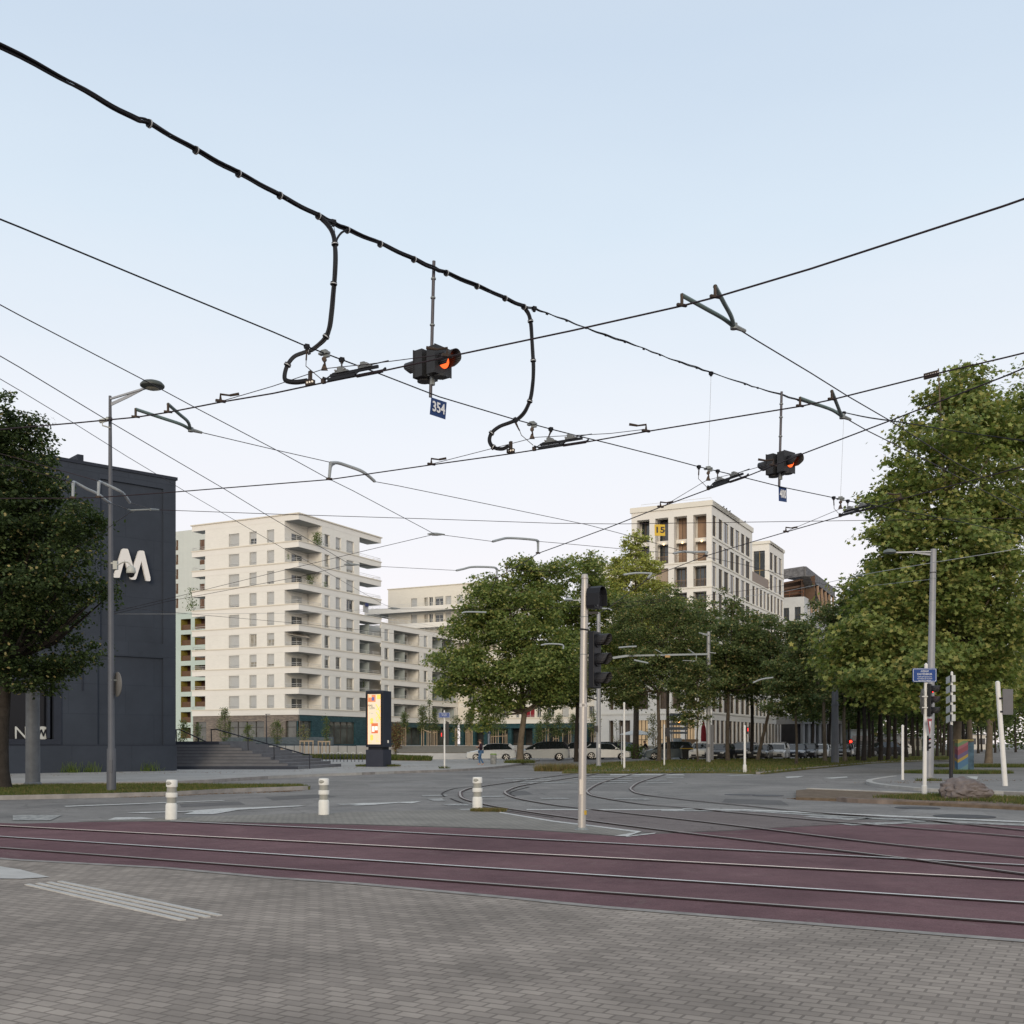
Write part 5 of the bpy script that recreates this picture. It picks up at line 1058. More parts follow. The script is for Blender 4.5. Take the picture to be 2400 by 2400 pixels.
def tree(name, label, px, bpy_, Y, blobs, n, leaf, kind, mats, tr=.22, clump=.7, per=26, bk=None, group=None, cat='tree', share=(.5,.35,.15), lean=(0,0), seed=0, zb=.0, limbs=14, shell=.62, thr=None, z0=0.0, fork=None):
    rg = np.random.default_rng(seed+100); base = SP(px, Y, z0); t = thing(name, label, cat, base, group=group)
    B = [((((x-1200)*(Y+dy)/FPX), Y+dy, zt(y, Y+dy)), (rx*Y/FPX, (rx*Y/FPX if rd is None else rd), ry*Y/FPX)) for (x,y,rx,ry,dy,rd) in blobs]
    pts, D, CC = crown_points(B, n, clump, per, rg, shell)
    leaves('crown', pts, leaf, kind, mats, t, nrm_bias=D, share=share, seed=seed+1)
    # trunk and limbs
    low = min(b[0][2]-b[1][2] for b in B); topz = max(b[0][2]+b[1][2]*.8 for b in B); mean = np.mean([b[0] for b in B], axis=0)
    mb = MB(); fz = fork or (low + .12*(topz-low)); fork_p = Vector((base.x+lean[0]*1.0, base.y+lean[1], max(fz, 2.0)))
    k = 6; tp = []
    for i in range(k+1):
        q = i/k; p = base.lerp(fork_p, q)+Vector((math.sin(q*5+seed)*.05, math.cos(q*4+seed)*.05, 0)); tp.append(p)
    rs = [tr*(1.25 if i == 0 else 1-.3*i/k) for i in range(k+1)]; mb.tube(tp, rs, 10)
    lead = Vector((mean[0], mean[1], topz-.6)); mb.tube([fork_p-Vector((0,0,.2)), fork_p.lerp(lead,.35)+Vector((.15,.1,0)), fork_p.lerp(lead,.7)+Vector((-.1,-.1,0)), lead], [tr*.7,tr*.5,tr*.28,.03], 7)
    sel = rg.choice(len(CC), size=min(limbs,len(CC)), replace=False)
    for i in sel:
        e = Vector(CC[i]); h_ = min(max(fork_p.z-.2, e.z-(e-fork_p).to_2d().length*1.0), topz-1); q = (h_-fork_p.z)/max(.1,lead.z-fork_p.z); s_ = fork_p.lerp(lead, max(0,q))
        m_ = s_.lerp(e,.5)+Vector((0,0,-.1*(e-s_).length)); r0 = tr*.42*(1-.6*max(0,q)); mb.tube([s_, m_, e], [r0, r0*.6, .015], 6)
    build(mb, 'trunk', bk or bark, t, smooth=True)
    return t
# left: lime tree close to the theatre; its trunk stands just outside the photograph
tree('lime_tree', 'big dark lime tree overhanging the theatre front at the left edge', 6, 0, 33.5,
     [(55,1004,40,56,0,2.2),(52,1045,62,60,0,2.5),(30,1140,105,80,0,3),(40,1090,85,90,0,3.0),(60,1200,130,100,0,3.4),(80,1290,140,100,.5,3.6),(60,1400,170,110,0,3.8),(60,1500,150,90,0,3.4),(10,1430,150,160,2,3.5),(190,1350,66,90,-1,1.6),(180,1230,46,60,-1,1.5),(30,1575,95,55,-1,2),(150,1545,70,30,0,1.5),(-40,1250,120,200,0,3)],
     95000, .056, 'lime', [mD,mA,mC], .26, .40, 30, barkd, seed=3, share=(.72,.23,.05), limbs=40)
# big plane tree on the right
tree('plane_tree', 'huge plane tree filling the right side, behind the blue avenue name plate', 2243, 0, 58,
     [(2262,905,52,62,0,2.2),(2240,985,95,80,0,3),(2300,1010,110,120,2,4),(2180,1100,120,90,-1,4),(2290,1180,150,110,0,5),(2130,1190,75,60,-2,2.4),(2180,1290,150,110,-1,5),(2330,1330,140,150,0,5),(2120,1400,140,100,-2,4),(2250,1470,160,110,-1,5),(2060,1490,120,90,-2,3.4),(2150,1570,160,80,-3,4),(2020,1560,90,65,-2,2.6),(2310,1580,110,80,0,4),(2100,1625,90,38,-4,2.2),(2240,1640,90,36,-3,2.5)],
     92000, .135, 'star', PL, .25, .95, 26, barkp, seed=5, limbs=60, share=(.45,.38,.17))
tree('plane_tree', 'plane tree whose crown leaves the picture at the right edge, behind the leaning pole', 2318, 0, 76,
     [(2400,1050,120,150,0,5),(2430,1250,130,150,0,5),(2400,1450,150,130,0,5),(2370,1590,110,70,0,4),(2450,1600,100,80,0,4)],
     26000, .14, 'star', PL, .24, 1.0, 24, barkp, seed=6, limbs=24)
tree('plane_tree', 'plane tree with a stout mottled trunk just left of the painted cabinet', 2272, 0, 66,
     [(2230,1500,110,90,3,4),(2290,1560,90,80,3,4),(2240,1610,90,45,0,3)], 11000, .14, 'star', PL, .19, 1.0, 24, barkp, seed=7, limbs=12)
# central plane trees
tree('plane_tree', 'broad rounded plane tree with its pale trunk between the silver cars', 1218, 0, 80,
     [(1185,1390,95,75,0,3),(1290,1355,70,55,1,2.5),(1120,1470,85,75,0,3),(1240,1460,120,90,-1,4),(1080,1560,70,65,-1,2.6),(1180,1570,120,80,-2,4),(1290,1560,110,80,-1,4),(1060,1610,45,38,-1,2),(1150,1640,60,38,-2,2),(1270,1615,80,50,0,3),(1130,1680,30,38,-2,1.4),(1230,1330,40,28,0,1.5)],
     78000, .11, 'star', PL, .27, .8, 26, barkp, seed=9, limbs=40, share=(.62,.28,.10), lean=(.3,0))
tree('plane_tree', 'plane tree with a dark straight trunk directly left of the traffic light pole', 1352, 0, 88,
     [(1380,1345,60,45,0,2.4),(1350,1420,95,75,1,3.2),(1440,1460,90,90,1,3.2),(1370,1540,110,90,0,4),(1450,1590,85,60,0,3),(1330,1630,70,40,0,2.4)],
     52000, .11, 'star', PL, .19, .8, 26, barkd, seed=10, limbs=30, share=(.58,.3,.12))
tree('poplar_like_tree', 'tall pointed yellow-green tree rising in front of the gridded building', 1490, 0, 104,
     [(1487,1268,30,28,0,1.1),(1490,1318,54,46,0,2),(1495,1380,72,60,0,2.5),(1500,1440,68,60,0,2.8),(1500,1510,66,50,0,2.8),(1560,1450,44,60,0,2),(1450,1400,40,60,0,2),(1440,1340,34,40,0,1.6)],
     30000, .12, 'star', [lP,lB,lC], .3, .7, 24, bark, seed=12, limbs=20, share=(.5,.25,.25))
AV = 'trees along the tram avenue'
tree('lime_tree', 'lime tree with a bare grey trunk just right of the thin white signal pole', 1544, 0, 82,
     [(1560,1425,66,50,0,2.4),(1490,1450,70,60,0,2.6),(1630,1500,60,60,0,2.4),(1500,1500,80,60,0,3),(1570,1520,85,70,0,3),(1535,1590,105,60,-1,3),(1470,1620,60,35,0,2),(1600,1450,60,50,0,2.2)],
     36000, .085, 'lime', LM, .16, .6, 26, bark, seed=13, limbs=30, group=AV, share=(.5,.38,.12))
tree('lime_tree', 'lime tree whose trunk stands behind the grey-blue parked car', 1566, 0, 94,
     [(1600,1440,80,58,0,3),(1660,1470,70,60,0,2.6),(1600,1500,90,70,0,3),(1560,1560,100,60,0,3),(1620,1580,80,60,0,3),(1650,1440,50,40,0,2)], 26000, .10, 'lime', LM, .17, .7, 26, barkp, seed=14, limbs=20, group=AV)
tree('young_lime_tree', 'low leafy young tree screening the red parasol and wheelie bin', 1635, 0, 80,
     [(1630,1640,52,28,0,1.8),(1615,1680,42,22,0,1.5),(1655,1600,40,28,0,1.4),(1640,1560,36,30,0,1.4)], 8000, .085, 'lime', LM, .07, .5, 24, bark, seed=15, limbs=14, group=AV)
tree('lime_tree', 'pointed lime tree in front of the gridded building corner', 1706, 0, 86,
     [(1712,1408,26,32,0,1.1),(1660,1540,70,60,0,2.8),(1770,1550,70,60,0,2.8),(1720,1465,62,46,0,2.4),(1715,1530,90,60,0,3.2),(1735,1600,105,50,0,3.2),(1680,1570,60,50,0,2.4),(1780,1480,50,45,0,2.2)],
     34000, .10, 'lime', LM, .17, .7, 26, bark, seed=16, limbs=30, group=AV, share=(.6,.3,.1))
tree('lime_tree', 'lime tree with a slightly leaning trunk right of the pedestrian light on the verge', 1776, 0, 90,
     [(1800,1475,60,50,0,2),(1850,1510,60,60,0,2.6),(1790,1540,80,60,0,3),(1830,1560,70,60,0,3),(1770,1600,70,40,0,3)], 22000, .10, 'lime', LM, .15, .7, 26, barkp, seed=17, limbs=20, group=AV, lean=(1.3,0))
tree('lime_tree', 'lime tree standing between the leaning trunk and the young pale one', 1762, 0, 96,
     [(1760,1500,50,50,0,2.4),(1750,1580,70,50,0,3)], 13000, .10, 'lime', LM, .18, .7, 26, barkd, seed=18, limbs=12, group=AV)
tree('young_lime_tree', 'low-crowned young lime on the verge left of the big dark mast', 1866, 0, 72,
     [(1872,1530,55,45,0,1.7),(1850,1590,70,50,0,2),(1890,1610,66,50,0,2),(1860,1650,66,34,0,2),(1880,1480,34,36,0,1.1)],
     22000, .085, 'lime', LM, .10, .5, 24, bark, seed=19, limbs=24, group=AV, share=(.55,.33,.12))
tree('lime_tree', 'feathery lime tree with a forked trunk immediately left of the big dark mast', 1932, 0, 84,
     [(1935,1455,48,42,0,1.8),(1900,1520,60,55,0,2.2),(1950,1540,70,60,0,2.4),(1930,1610,80,50,0,2.6),(1990,1480,40,35,0,1.6),(1960,1420,30,26,0,1.2)],
     20000, .085, 'lime', LM, .16, .65, 24, barkp, seed=20, limbs=34, group=AV, share=(.42,.38,.2), fork=5.2)
tree('lime_tree', 'lime tree with a pale bare trunk immediately right of the big dark mast', 1979, 0, 84,
     [(1990,1500,50,50,1,2),(1985,1570,70,50,1,2.4),(2020,1600,60,45,1,2.4)], 10000, .085, 'lime', LM, .15, .65, 24, barkp, seed=21, limbs=24, group=AV, fork=5.0)
# rows of the avenue in the distance (background trees seen mainly as trunks)
row = [(2012,88,0.16,'thin trunk first right of the pale bare trunk'),(2025,84,0.18,'mottled trunk on the verge, second from the mast'),(2037,100,0.16,'dark trunk near the far red light'),(2045,110,0.16,'slender dark trunk beside the low slatted wall'),(2063,86,0.18,'stout dark trunk on the verge midway along the avenue'),
       (2081,88,0.19,'very straight dark trunk on the verge'),(2099,96,0.18,'dark trunk near the red far object'),(2124,104,0.17,'leaning dark trunk left of the white street pole'),(2151,120,0.16,'slim trunk just right of the thin white corner pole'),(2197,118,0.16,'dark trunk showing right of the lamp mast'),
       (2212,128,0.16,'dark trunk left of the direction pole'),(2224,140,0.16,'far dark trunk close to the direction pole'),(2258,92,0.19,'dark trunk hidden behind the painted cabinet'),(2292,160,0.16,'far slim trunk right of the painted cabinet'),(2332,170,0.15,'far slim trunk by the leaning pole'),(2345,200,0.15,'farthest slim trunk at the right edge')]
protos = []
for i, (px, Y, r_, lb) in enumerate(row):
    h_ = 13.5+(i*7 % 5)*.6
    if i < 3:
        yb = 1742-(3.8-1.5)*FPX/Y; yt = 1742-(h_-1.5)*FPX/Y; w_ = 3.4*FPX/Y; ym = (yb+yt)/2; hh_ = (yb-yt)/2
        t = tree('avenue_tree', lb+' under the dark canopy', px, 0, Y, [(px,ym+hh_*.4,w_,hh_*.55,0,None),(px,ym-hh_*.2,w_*.85,hh_*.6,0,None),(px+3,ym-hh_*.6,w_*.5,hh_*.4,0,None)], 11000, .15, 'lime', LM, r_, .8, 26, barkd, seed=30+i, limbs=14, group=AV, share=(.75,.2,.05))
        protos.append(t)
    else:
        t = copy_tree(protos[i % 3]); t.location = SP(px, Y, 0); t.rotation_euler = (0,0,i*1.3); s_ = h_/13.6; t.scale = (1,1,s_); t['label'] = lb+' under the dark canopy'
# saplings in front of the apartments: child parts trunk, crown and the stakes they are tied to
stk = mat('pale_wood_stake', (.42,.32,.22), .8, 0, .15, 5)
def sapling(px, pyt, pyb, Y, w_, lb, col=LM, n=1500, stakes=(), zbase=TZ, leaf=.075, sh=(.5,.4,.1), crown_lo=.35):
    base = SP(px, Y, zbase); t = thing('young_tree', lb, 'young tree', base, group='young trees before the white buildings'); H_ = zt(pyt, Y)-zbase; rg = np.random.default_rng(int(px))
    mb = MB(); mb.tube([base, base+Vector((.05,0,H_*.5)), base+Vector((0,.05,H_*.96))], [.05,.035,.012], 6)
    c = []
    k = int(n/14)
    for _ in range(k):
        q = crown_lo+(1-crown_lo)*rg.random(); rr_ = w_*Y/FPX*(1.05-abs(q-.55)*1.5); a = rg.random()*6.28; d = rr_*rg.random()**.6
        p = np.array([base.x+d*math.cos(a), base.y+d*math.sin(a), base.z+H_*q]); c.append(p+rg.normal(size=(14,3))*.16)
        if rg.random() < .3: mb.tube([base+Vector((0,0,H_*max(.25,q-.12))), Vector(p)], [.015,.005], 4)
    leaves('crown', np.vstack(c), leaf, 'lime', col, t, share=sh, seed=int(px)); build(mb, 'trunk', bark, t)
    for (sx, h_) in stakes:
        s = MB(); p = SP(sx, Y-.3, zbase); s.tube([p, p+Vector((0,0,h_))], .045, 7); build(s, 'stake', stk, t)
    if len(stakes) > 1:
        s = MB(); a = SP(stakes[0][0], Y-.36, zbase+stakes[0][1]-.25); b = SP(stakes[-1][0], Y-.36, zbase+stakes[-1][1]-.25); s.beam(a, b, .04, .08); build(s, 'stake_rail', stk, t)
sapling(527,1662,1750,136,20,'tall bushy sapling before the left brick shop window','a' and LM,1900,(),TZ,crown_lo=.1)
sapling(649,1688,1745,136,17,'sapling between the thin lamp post and the corner shop window',LM,1300,(),TZ,crown_lo=.1)
sapling(582,1700,1748,136,15,'sapling reflected-looking against the left shop window panes',LM,900,(),TZ,crown_lo=.1)
sapling(765,1680,1742,136,10,'narrow bright green sapling before the teal tiled wall',LM,900,(),TZ,crown_lo=.15)
sapling(430,1690,1745,110,13,'thin sapling before the mint-green block beside the theatre corner',LM,800,(),.1,crown_lo=.3)
sapling(462,1695,1745,110,10,'thin pale sapling just left of the tower brick corner',LM,600,(),.1,crown_lo=.2)
sapling(712,1700,1748,136,15,'sparse reddish-brown sapling before the corner shop window',[mC,mB,mA],500,(),TZ,crown_lo=.2)
red = leafmat('red_brown_leaf', (0.134,0.052,0.043), (0.250,0.084,0.056))
sapling(928,1697,1770,122,22,'wide dark-red shrub-like sapling right of the advertising column',[red,mC,mB],2200,(),.5,crown_lo=.02)
sapling(948,1672,1747,132,13,'dense olive sapling right of the advertising column',LM,1600,((942,2.3),(947,2.3),(951,2.4)),crown_lo=.4)
sapling(990,1655,1747,132,13,'leftmost of the two tall bright saplings left of the small blue name plate',LM,1700,((988,2.3),(993,2.3),(1001,1.9),(1005,1.9),(1010,1.9)),crown_lo=.35)
sapling(1006,1636,1747,133,8,'very tall wispy sapling left of the small blue name plate',LM,700,(),crown_lo=.3)
sapling(1019,1665,1747,132,10,'sapling immediately left of the small blue name plate pole',LM,1100,((1015,1.9),(1019,1.9),(1024,1.9)),crown_lo=.4)
sapling(1069,1680,1747,132,16,'open brown-green sapling right of the small blue name plate pole',LM,900,((1067,2.2),(1071,2.2)),crown_lo=.15)
sapling(1100,1672,1747,132,15,'round-headed sapling inside a ring of upright stakes',LM,1600,((1092,1.9),(1095,2.1),(1098,2.2),(1101,2.2),(1104,2.2),(1107,2.0)),crown_lo=.45)
sapling(1165,1665,1747,132,26,'wide pale sapling behind the white hatchback',LM,2200,((1151,1.4),(1156,2.0),(1162,2.0),(1168,2.0),(1178,1.9),(1184,1.9),(1188,1.5)),crown_lo=.35)
sapling(1283,1672,1747,132,24,'wide sapling behind the silver people carrier',LM,1900,((1271,2.0),(1278,2.2),(1283,2.1),(1286,2.2)),crown_lo=.35)
sapling(1310,1676,1747,132,15,'sapling above the right end of the silver people carrier',LM,1500,((1297,1.1),(1303,1.3),(1309,1.2)),crown_lo=.3)
sapling(1342,1675,1747,132,15,'sapling seen left of the dark plane trunk by the traffic light',LM,1300,((1333,1.9),(1338,2.0)),crown_lo=.35)
sapling(1392,1665,1747,120,17,'brownish sapling between the traffic light and the grey mast',[mC,mB,mA],900,((1386,1.6),(1391,1.7),(1396,1.6)),crown_lo=.25)
sapling(1530,1672,1768,108,17,'thin yellowish sapling before the lit cafe windows',[mC,mB,mA],800,((1536,2.1),(1541,2.1)),.1,crown_lo=.25)
sapling(1445,1690,1768,108,9,'almost bare sapling before the white pillars',[mC,mB,mA],160,((1444,1.4),),.1,crown_lo=.3)
sapling(1262,1700,1747,131,14,'low feathery sapling just right of the pale plane trunk',LM,900,((1319,1.6),),crown_lo=.05)
# ================================================================== OVERHEAD LINES
ZC = 5.95      # contact wires
ZS = 6.4       # cross span under the feeder
ZF = 8.19      # feeder cable bundle
def Q(L, z): return [H(x, y, z if not isinstance(z, (list,tuple)) else z[0]+(z[1]-z[0])*i/(len(L)-1)) for i, (x, y) in enumerate(L)]
def wire(label, pts, r=.0065, m=wiremat, name='overhead_wire', group='overhead wires above the junction', cat='wire', n=6):
    pts = [Vector(p) for p in pts]
    for a, b, at_end in ((pts[-1], pts[-2], True), (pts[0], pts[1], False)):      # carry on past the view towards the next mast
        px = a.x/a.y*FPX+1200
        if px > 2450 or px < -40:
            q = a+(a-b).normalized()*22; q.z = a.z; (pts.append(q) if at_end else pts.insert(0, q))
    mb = MB(); mb.tube(pts, r, n); o = pts[len(pts)//2]; return build(mb, name, m, smooth=True, label=label, cat=cat, group=group, origin=o)
# feeder / carrying cable : a bundle of rubber cables strapped to a span rope, thick up to its second drop
bund = [(-260,-20),(48,131),(200,213),(307,272),(350,287),(459,349.5),(559,404.6),(656,456),(746,504),(781,521),(814,537),(891,570),(970,606),(1017,627.5),(1046,638),(1118,669),(1183.5,697.5),(1227.6,717.4)]
thin = [(1227.6,717.4),(1252,722.5),(1282,734),(1328,750),(1373,767),(1419.6,784.5),(1464.6,800),(1508.7,816.5),(1547,830.5),(1592.6,847),(1633,861),(1666.5,873),(1746,899),(1776,908),(1831,924),(1871,937),(1977.7,967),(2119,990.5),(2352,1025.7),(2480,1044)]
Bp = Q(bund, ZF); Tp = Q(thin, ZF); Tp.append(Tp[-1]+(Tp[-1]-Tp[-2]).normalized()*14)
fd = thing('feeder_cable', 'thick black bundle of feeder cables crossing the sky from the upper left', 'cable', Bp[9])
def twist(path, k, R_, r, n_c, ph0=0.0, turns=.9, dens=6, sag=.012):
    pts = smooth_line(path, dens); out_ = []
    for i, p in enumerate(pts):
        d = (pts[min(i+1,len(pts)-1)]-pts[max(i-1,0)]).normalized(); a = d.cross(Vector((0,0,1))).normalized(); b = a.cross(d)
        t = ph0+2*math.pi*k/n_c+turns*math.sin(i*.23+k); q = R_*(1+.12*math.sin(i*.35+k*2))
        out_.append(p+a*math.cos(t)*q+b*math.sin(t)*q-Vector((0,0,sag*.45*(1-math.cos(2*math.pi*i/dens)))))
    return out_
for k in range(5):
    mb = MB(); mb.tube(twist(Bp, k, .019, .0125, 5), .0125, 7); build(mb, 'cable', blackcab, fd, smooth=True)
for k in range(2):
    mb = MB(); mb.tube(twist(Tp, k, .009, .007, 2, turns=1.2), .0085, 6); build(mb, 'thin_cable', blackcab, fd, smooth=True)
mb = MB(); mb.tube(Q([bund[8],bund[9],bund[10]], ZF+.02), .006, 5); build(mb, 'span_rope', blackcab, fd)
def ring(p, d, r, w_=.03, m=blackcab, m2=None, par=None, name='cable_strap'):
    mb = MB(); mb.lathe(p, [(r*.9,-w_/2),(r,-w_/2),(r,w_/2),(r*.9,w_/2)], 14, axis=d)
    if m2: mb.lathe(p+d*w_*.2, [(r*1.01,-w_*.25),(r*1.10,-w_*.2),(r*1.10,w_*.1),(r*1.01,w_*.15)], 14, 1, axis=d)
    return build(mb, name, [m, m2 or m], par, smooth=True)
for i in (4,5,6,7,8,10,11,12,14,15,16,17): ring(Bp[i]-Vector((0,0,.012)), (Bp[i+1 if i+1 < len(Bp) else i]-Bp[i-1]).normalized(), .043, .035, m2=steel, par=fd)
for i in (2,3,4,5,6,7,8,9,10,12,13,15): ring(Tp[i]-Vector((0,0,.01)), (Tp[i+1]-Tp[i-1]).normalized(), .018, .03, par=fd)
def clamp(p, s=.05, m=blackcab, par=None):
    mb = MB(); mb.box(p, (s,s,s*.9), .5); mb.box(p+Vector((0,0,-s*.6)), (s*.6,s*.6,s*.5), .5); mb.lathe(p, [(s*.25,-s*.7),(s*.25,s*.7)], 8, axis=Vector((1,-.3,0))); return build(mb, 'clamp', m, par)
clamp(H(781,521,ZF), .06, par=fd); clamp(H(1252,723,ZF), .06, par=fd); clamp(H(1666.5,875,ZF), .06, par=fd); clamp(H(1977.7,968,ZF), .06, par=fd)
# two heavy drops that loop down to the contact wires
def drop(label, main, side, rings, tip, r=.017):
    t = thing('feeder_drop_cable', label, 'cable', main[0], group='feeder drops looping down to the contact wires')
    for k in range(3):
        L = smooth_line(main, 6); out_ = []
        for i, p in enumerate(L):
            a = 2*math.pi*k/3+i*.06; out_.append(p+Vector((math.cos(a)*.017, .01*k, math.sin(a)*.017)))
        mb = MB(); mb.tube(out_, .0155, 7); build(mb, 'cable', blackcab, t, smooth=True)
    if side: mb = MB(); mb.tube(smooth_line(side, 5), .014, 7); build(mb, 'branch_cable', blackcab, t, smooth=True)
    L = smooth_line(main, 6)
    for (x, y) in rings:
        i = min(range(1, len(L)-1), key=lambda j: ((L[j].x/L[j].y*FPX+1200)-x)**2+((HOR-(L[j].z-CAMH)*FPX/L[j].y)-y)**2); ring(L[i], (L[i+1]-L[i-1]).normalized(), .042, .035, m2=steel, par=t)
    mb = MB(); d = (tip[1]-tip[0]).normalized()
    mb.box(tip[0]+Vector((0,0,.10)), (.035,.05,.13), .6); mb.box(tip[0]+Vector((0,0,.02)), (.12,.05,.06), math.atan2(d.y,d.x)); b_ = build(mb, 'feed_terminal', fitbrown, t)
    for k in (-1,0,1): m2 = MB(); m2.lathe(tip[0]+d*.04*k+Vector((0,-.028,.02)), [(.013,-.006),(.013,.006)], 8, axis=Vector((0,1,0))); build(m2, 'bolt', boltm, b_)
def DP(L, Ya, Yb): return [P(x, y, Ya+(Yb-Ya)*i/(len(L)-1)) for i, (x, y) in enumerate(L)]
Y1a = (ZF-1.5)*FPX/(HOR-505); Y1b = (ZC-1.5)*FPX/(HOR-903)
dl = [(746,504),(765,523),(780,548),(785,572),(786,600),(784,640),(780,690),(777,730),(772,770),(762,792),(745,808),(728,821),(712,826),(690,835),(674,855),(667,880),(672,892),(695,895),(722,891)]
drop('left heavy black drop cable with a hooked end beside the first wire insulator', DP(dl, Y1a, Y1b), DP([(814,538),(800,546),(790,560),(786,578)], Y1a+.3, Y1a+.2), [(785,570),(781,668),(762,787),(725,828),(676,858)], (H(727,901,ZC+.0), H(760,894,ZC)))
Y2a = (ZF-1.5)*FPX/(HOR-720); Y2b = (ZC-1.5)*FPX/(HOR-1055)
dr = [(1227,717),(1238,735),(1244,757),(1247,790),(1249,830),(1250,860),(1248,900),(1243,935),(1232,962),(1215,980),(1195,990),(1170,1000),(1152,1015),(1147,1033),(1156,1048),(1176,1052),(1192,1045)]
drop('right heavy black drop cable with a hooked end, ending above the second contact wire', DP(dr, Y2a, Y2b), None, [(1243,753),(1248,846),(1240,940),(1210,984),(1153,1014),(1156,1048)], (H(1197,1060,ZC), H(1230,1055,ZC)))
# contact wires
cA = [(-260,1028),(-60,1012),(48,1002),(180,991),(318,978),(394,966.5),(517,942.6),(640,922),(758,897),(901,868.5),(1029.5,840.5),(1340,775),(1598,717),(1676,697),(1900,630),(2352,483),(2560,410)]
cB = [(-200,1170),(48,1168),(170.7,1167.7),(231,1166),(411,1153),(648,1134),(771.5,1124),(855,1112),(1010.6,1089.5),(1196.6,1063.6),(1377.8,1035.4),(1514,1011.6),(1875,952.5),(1949.6,936.7),(2173,880.8),(2352,839),(2560,788)]
cC = [(1150,1386),(1164,1355),(1214.7,1327),(1261,1297),(1300,1283),(1430,1235),(1547,1189),(1660,1147),(1751,1116),(1883,1063),(2086,986),(2352,883),(2560,796)]
cD = [(1380,1450),(1424,1426),(1517.6,1358),(1552,1342),(1653.5,1303),(1760,1271),(1842,1247),(1969,1210.5),(2047,1190),(2111,1170),(2352,1106),(2560,1045)]
wire('uppermost contact wire, rising across the flashing signal 354 to the right edge', Q(cA, ZC), .0095)
wire('second contact wire from the top, passing under the right feeder drop hook', Q(cB, ZC), .0095)
wire('third contact wire, running up to the right behind signal 400', Q(cC, ZC), .0095)
wire('fourth contact wire, rising past the gridded building roof into the plane tree', Q(cD, ZC), .0095)
# auxiliary parallel wires over the insulators
ZX = ZC+.24
wire('thin bridging wire over the insulator left of signal 354', [H(517,941,ZC+.03), H(640,905,ZC+.1), P(749,868,(ZX-1.5)*FPX/(HOR-868)), P(761,864,13.55), P(871,852.5,12.9), H(1044,830,ZC+.06)], .005)
wire('thin bridging wire over the insulator under the right feeder drop', [H(1010,1088,ZC+.03), P(1240,1029,16.6), P(1253,1025,16.55), P(1354,1020,16.2), P(1430,1016,15.9), H(1514,1006,ZC+.06)], .005)
wire('thin bridging wire over the insulator left of signal 400', [H(1554,1187,ZC+.03), P(1657,1125,19.9), P(1730,1108,19.2), H(1813,1085,ZC+.06)], .005)
wire('thin bridging wire over the insulator in front of the plane tree top', [H(1842,1246,ZC+.03), P(1969,1192.6,21.6), P(2047,1177,21.0), H(2109,1167,ZC+.06)], .005)
def anchor(px, py, par=None, k=1, lb=''):
    p = H(px, py, ZC); mb = MB(); mb.box(p+Vector((0,0,.012)), (.13,.035,.03), .5); mb.tube([p+Vector((0,0,.02)), p+Vector((k*.0,0,.10)), p+Vector((k*.12,0,.085))], [.02,.016,.012], 6); mb.tube([p+Vector((k*.12,0,.085)), p+Vector((k*.24,.0,.105))], [.016,.02], 8)
    return build(mb, 'anchor_clamp', fitbrown, label='small bronze anchor clamp '+lb, cat='clamp', group='anchor clamps on the contact wires', origin=p)
anchor(517,942,k=1,lb='near the left end of the uppermost contact wire'); anchor(1011,1089.5,k=1,lb='below the 354 plate on the second contact wire'); anchor(1514,1011.6,k=-1,lb='right of the insulator under the right feeder drop')
anchor(1548,1189,k=1,lb='just above the roof of the gridded building'); anchor(1842,1247,k=1,lb='above the second roof block of the gridded building'); anchor(1048,836,k=-1,lb='in front of the orange lens of signal 354'); anchor(1812,1092,k=-1,lb='in front of the left back of signal 400'); anchor(2111,1170,k=-1,lb='in front of the plane tree on the fourth contact wire')
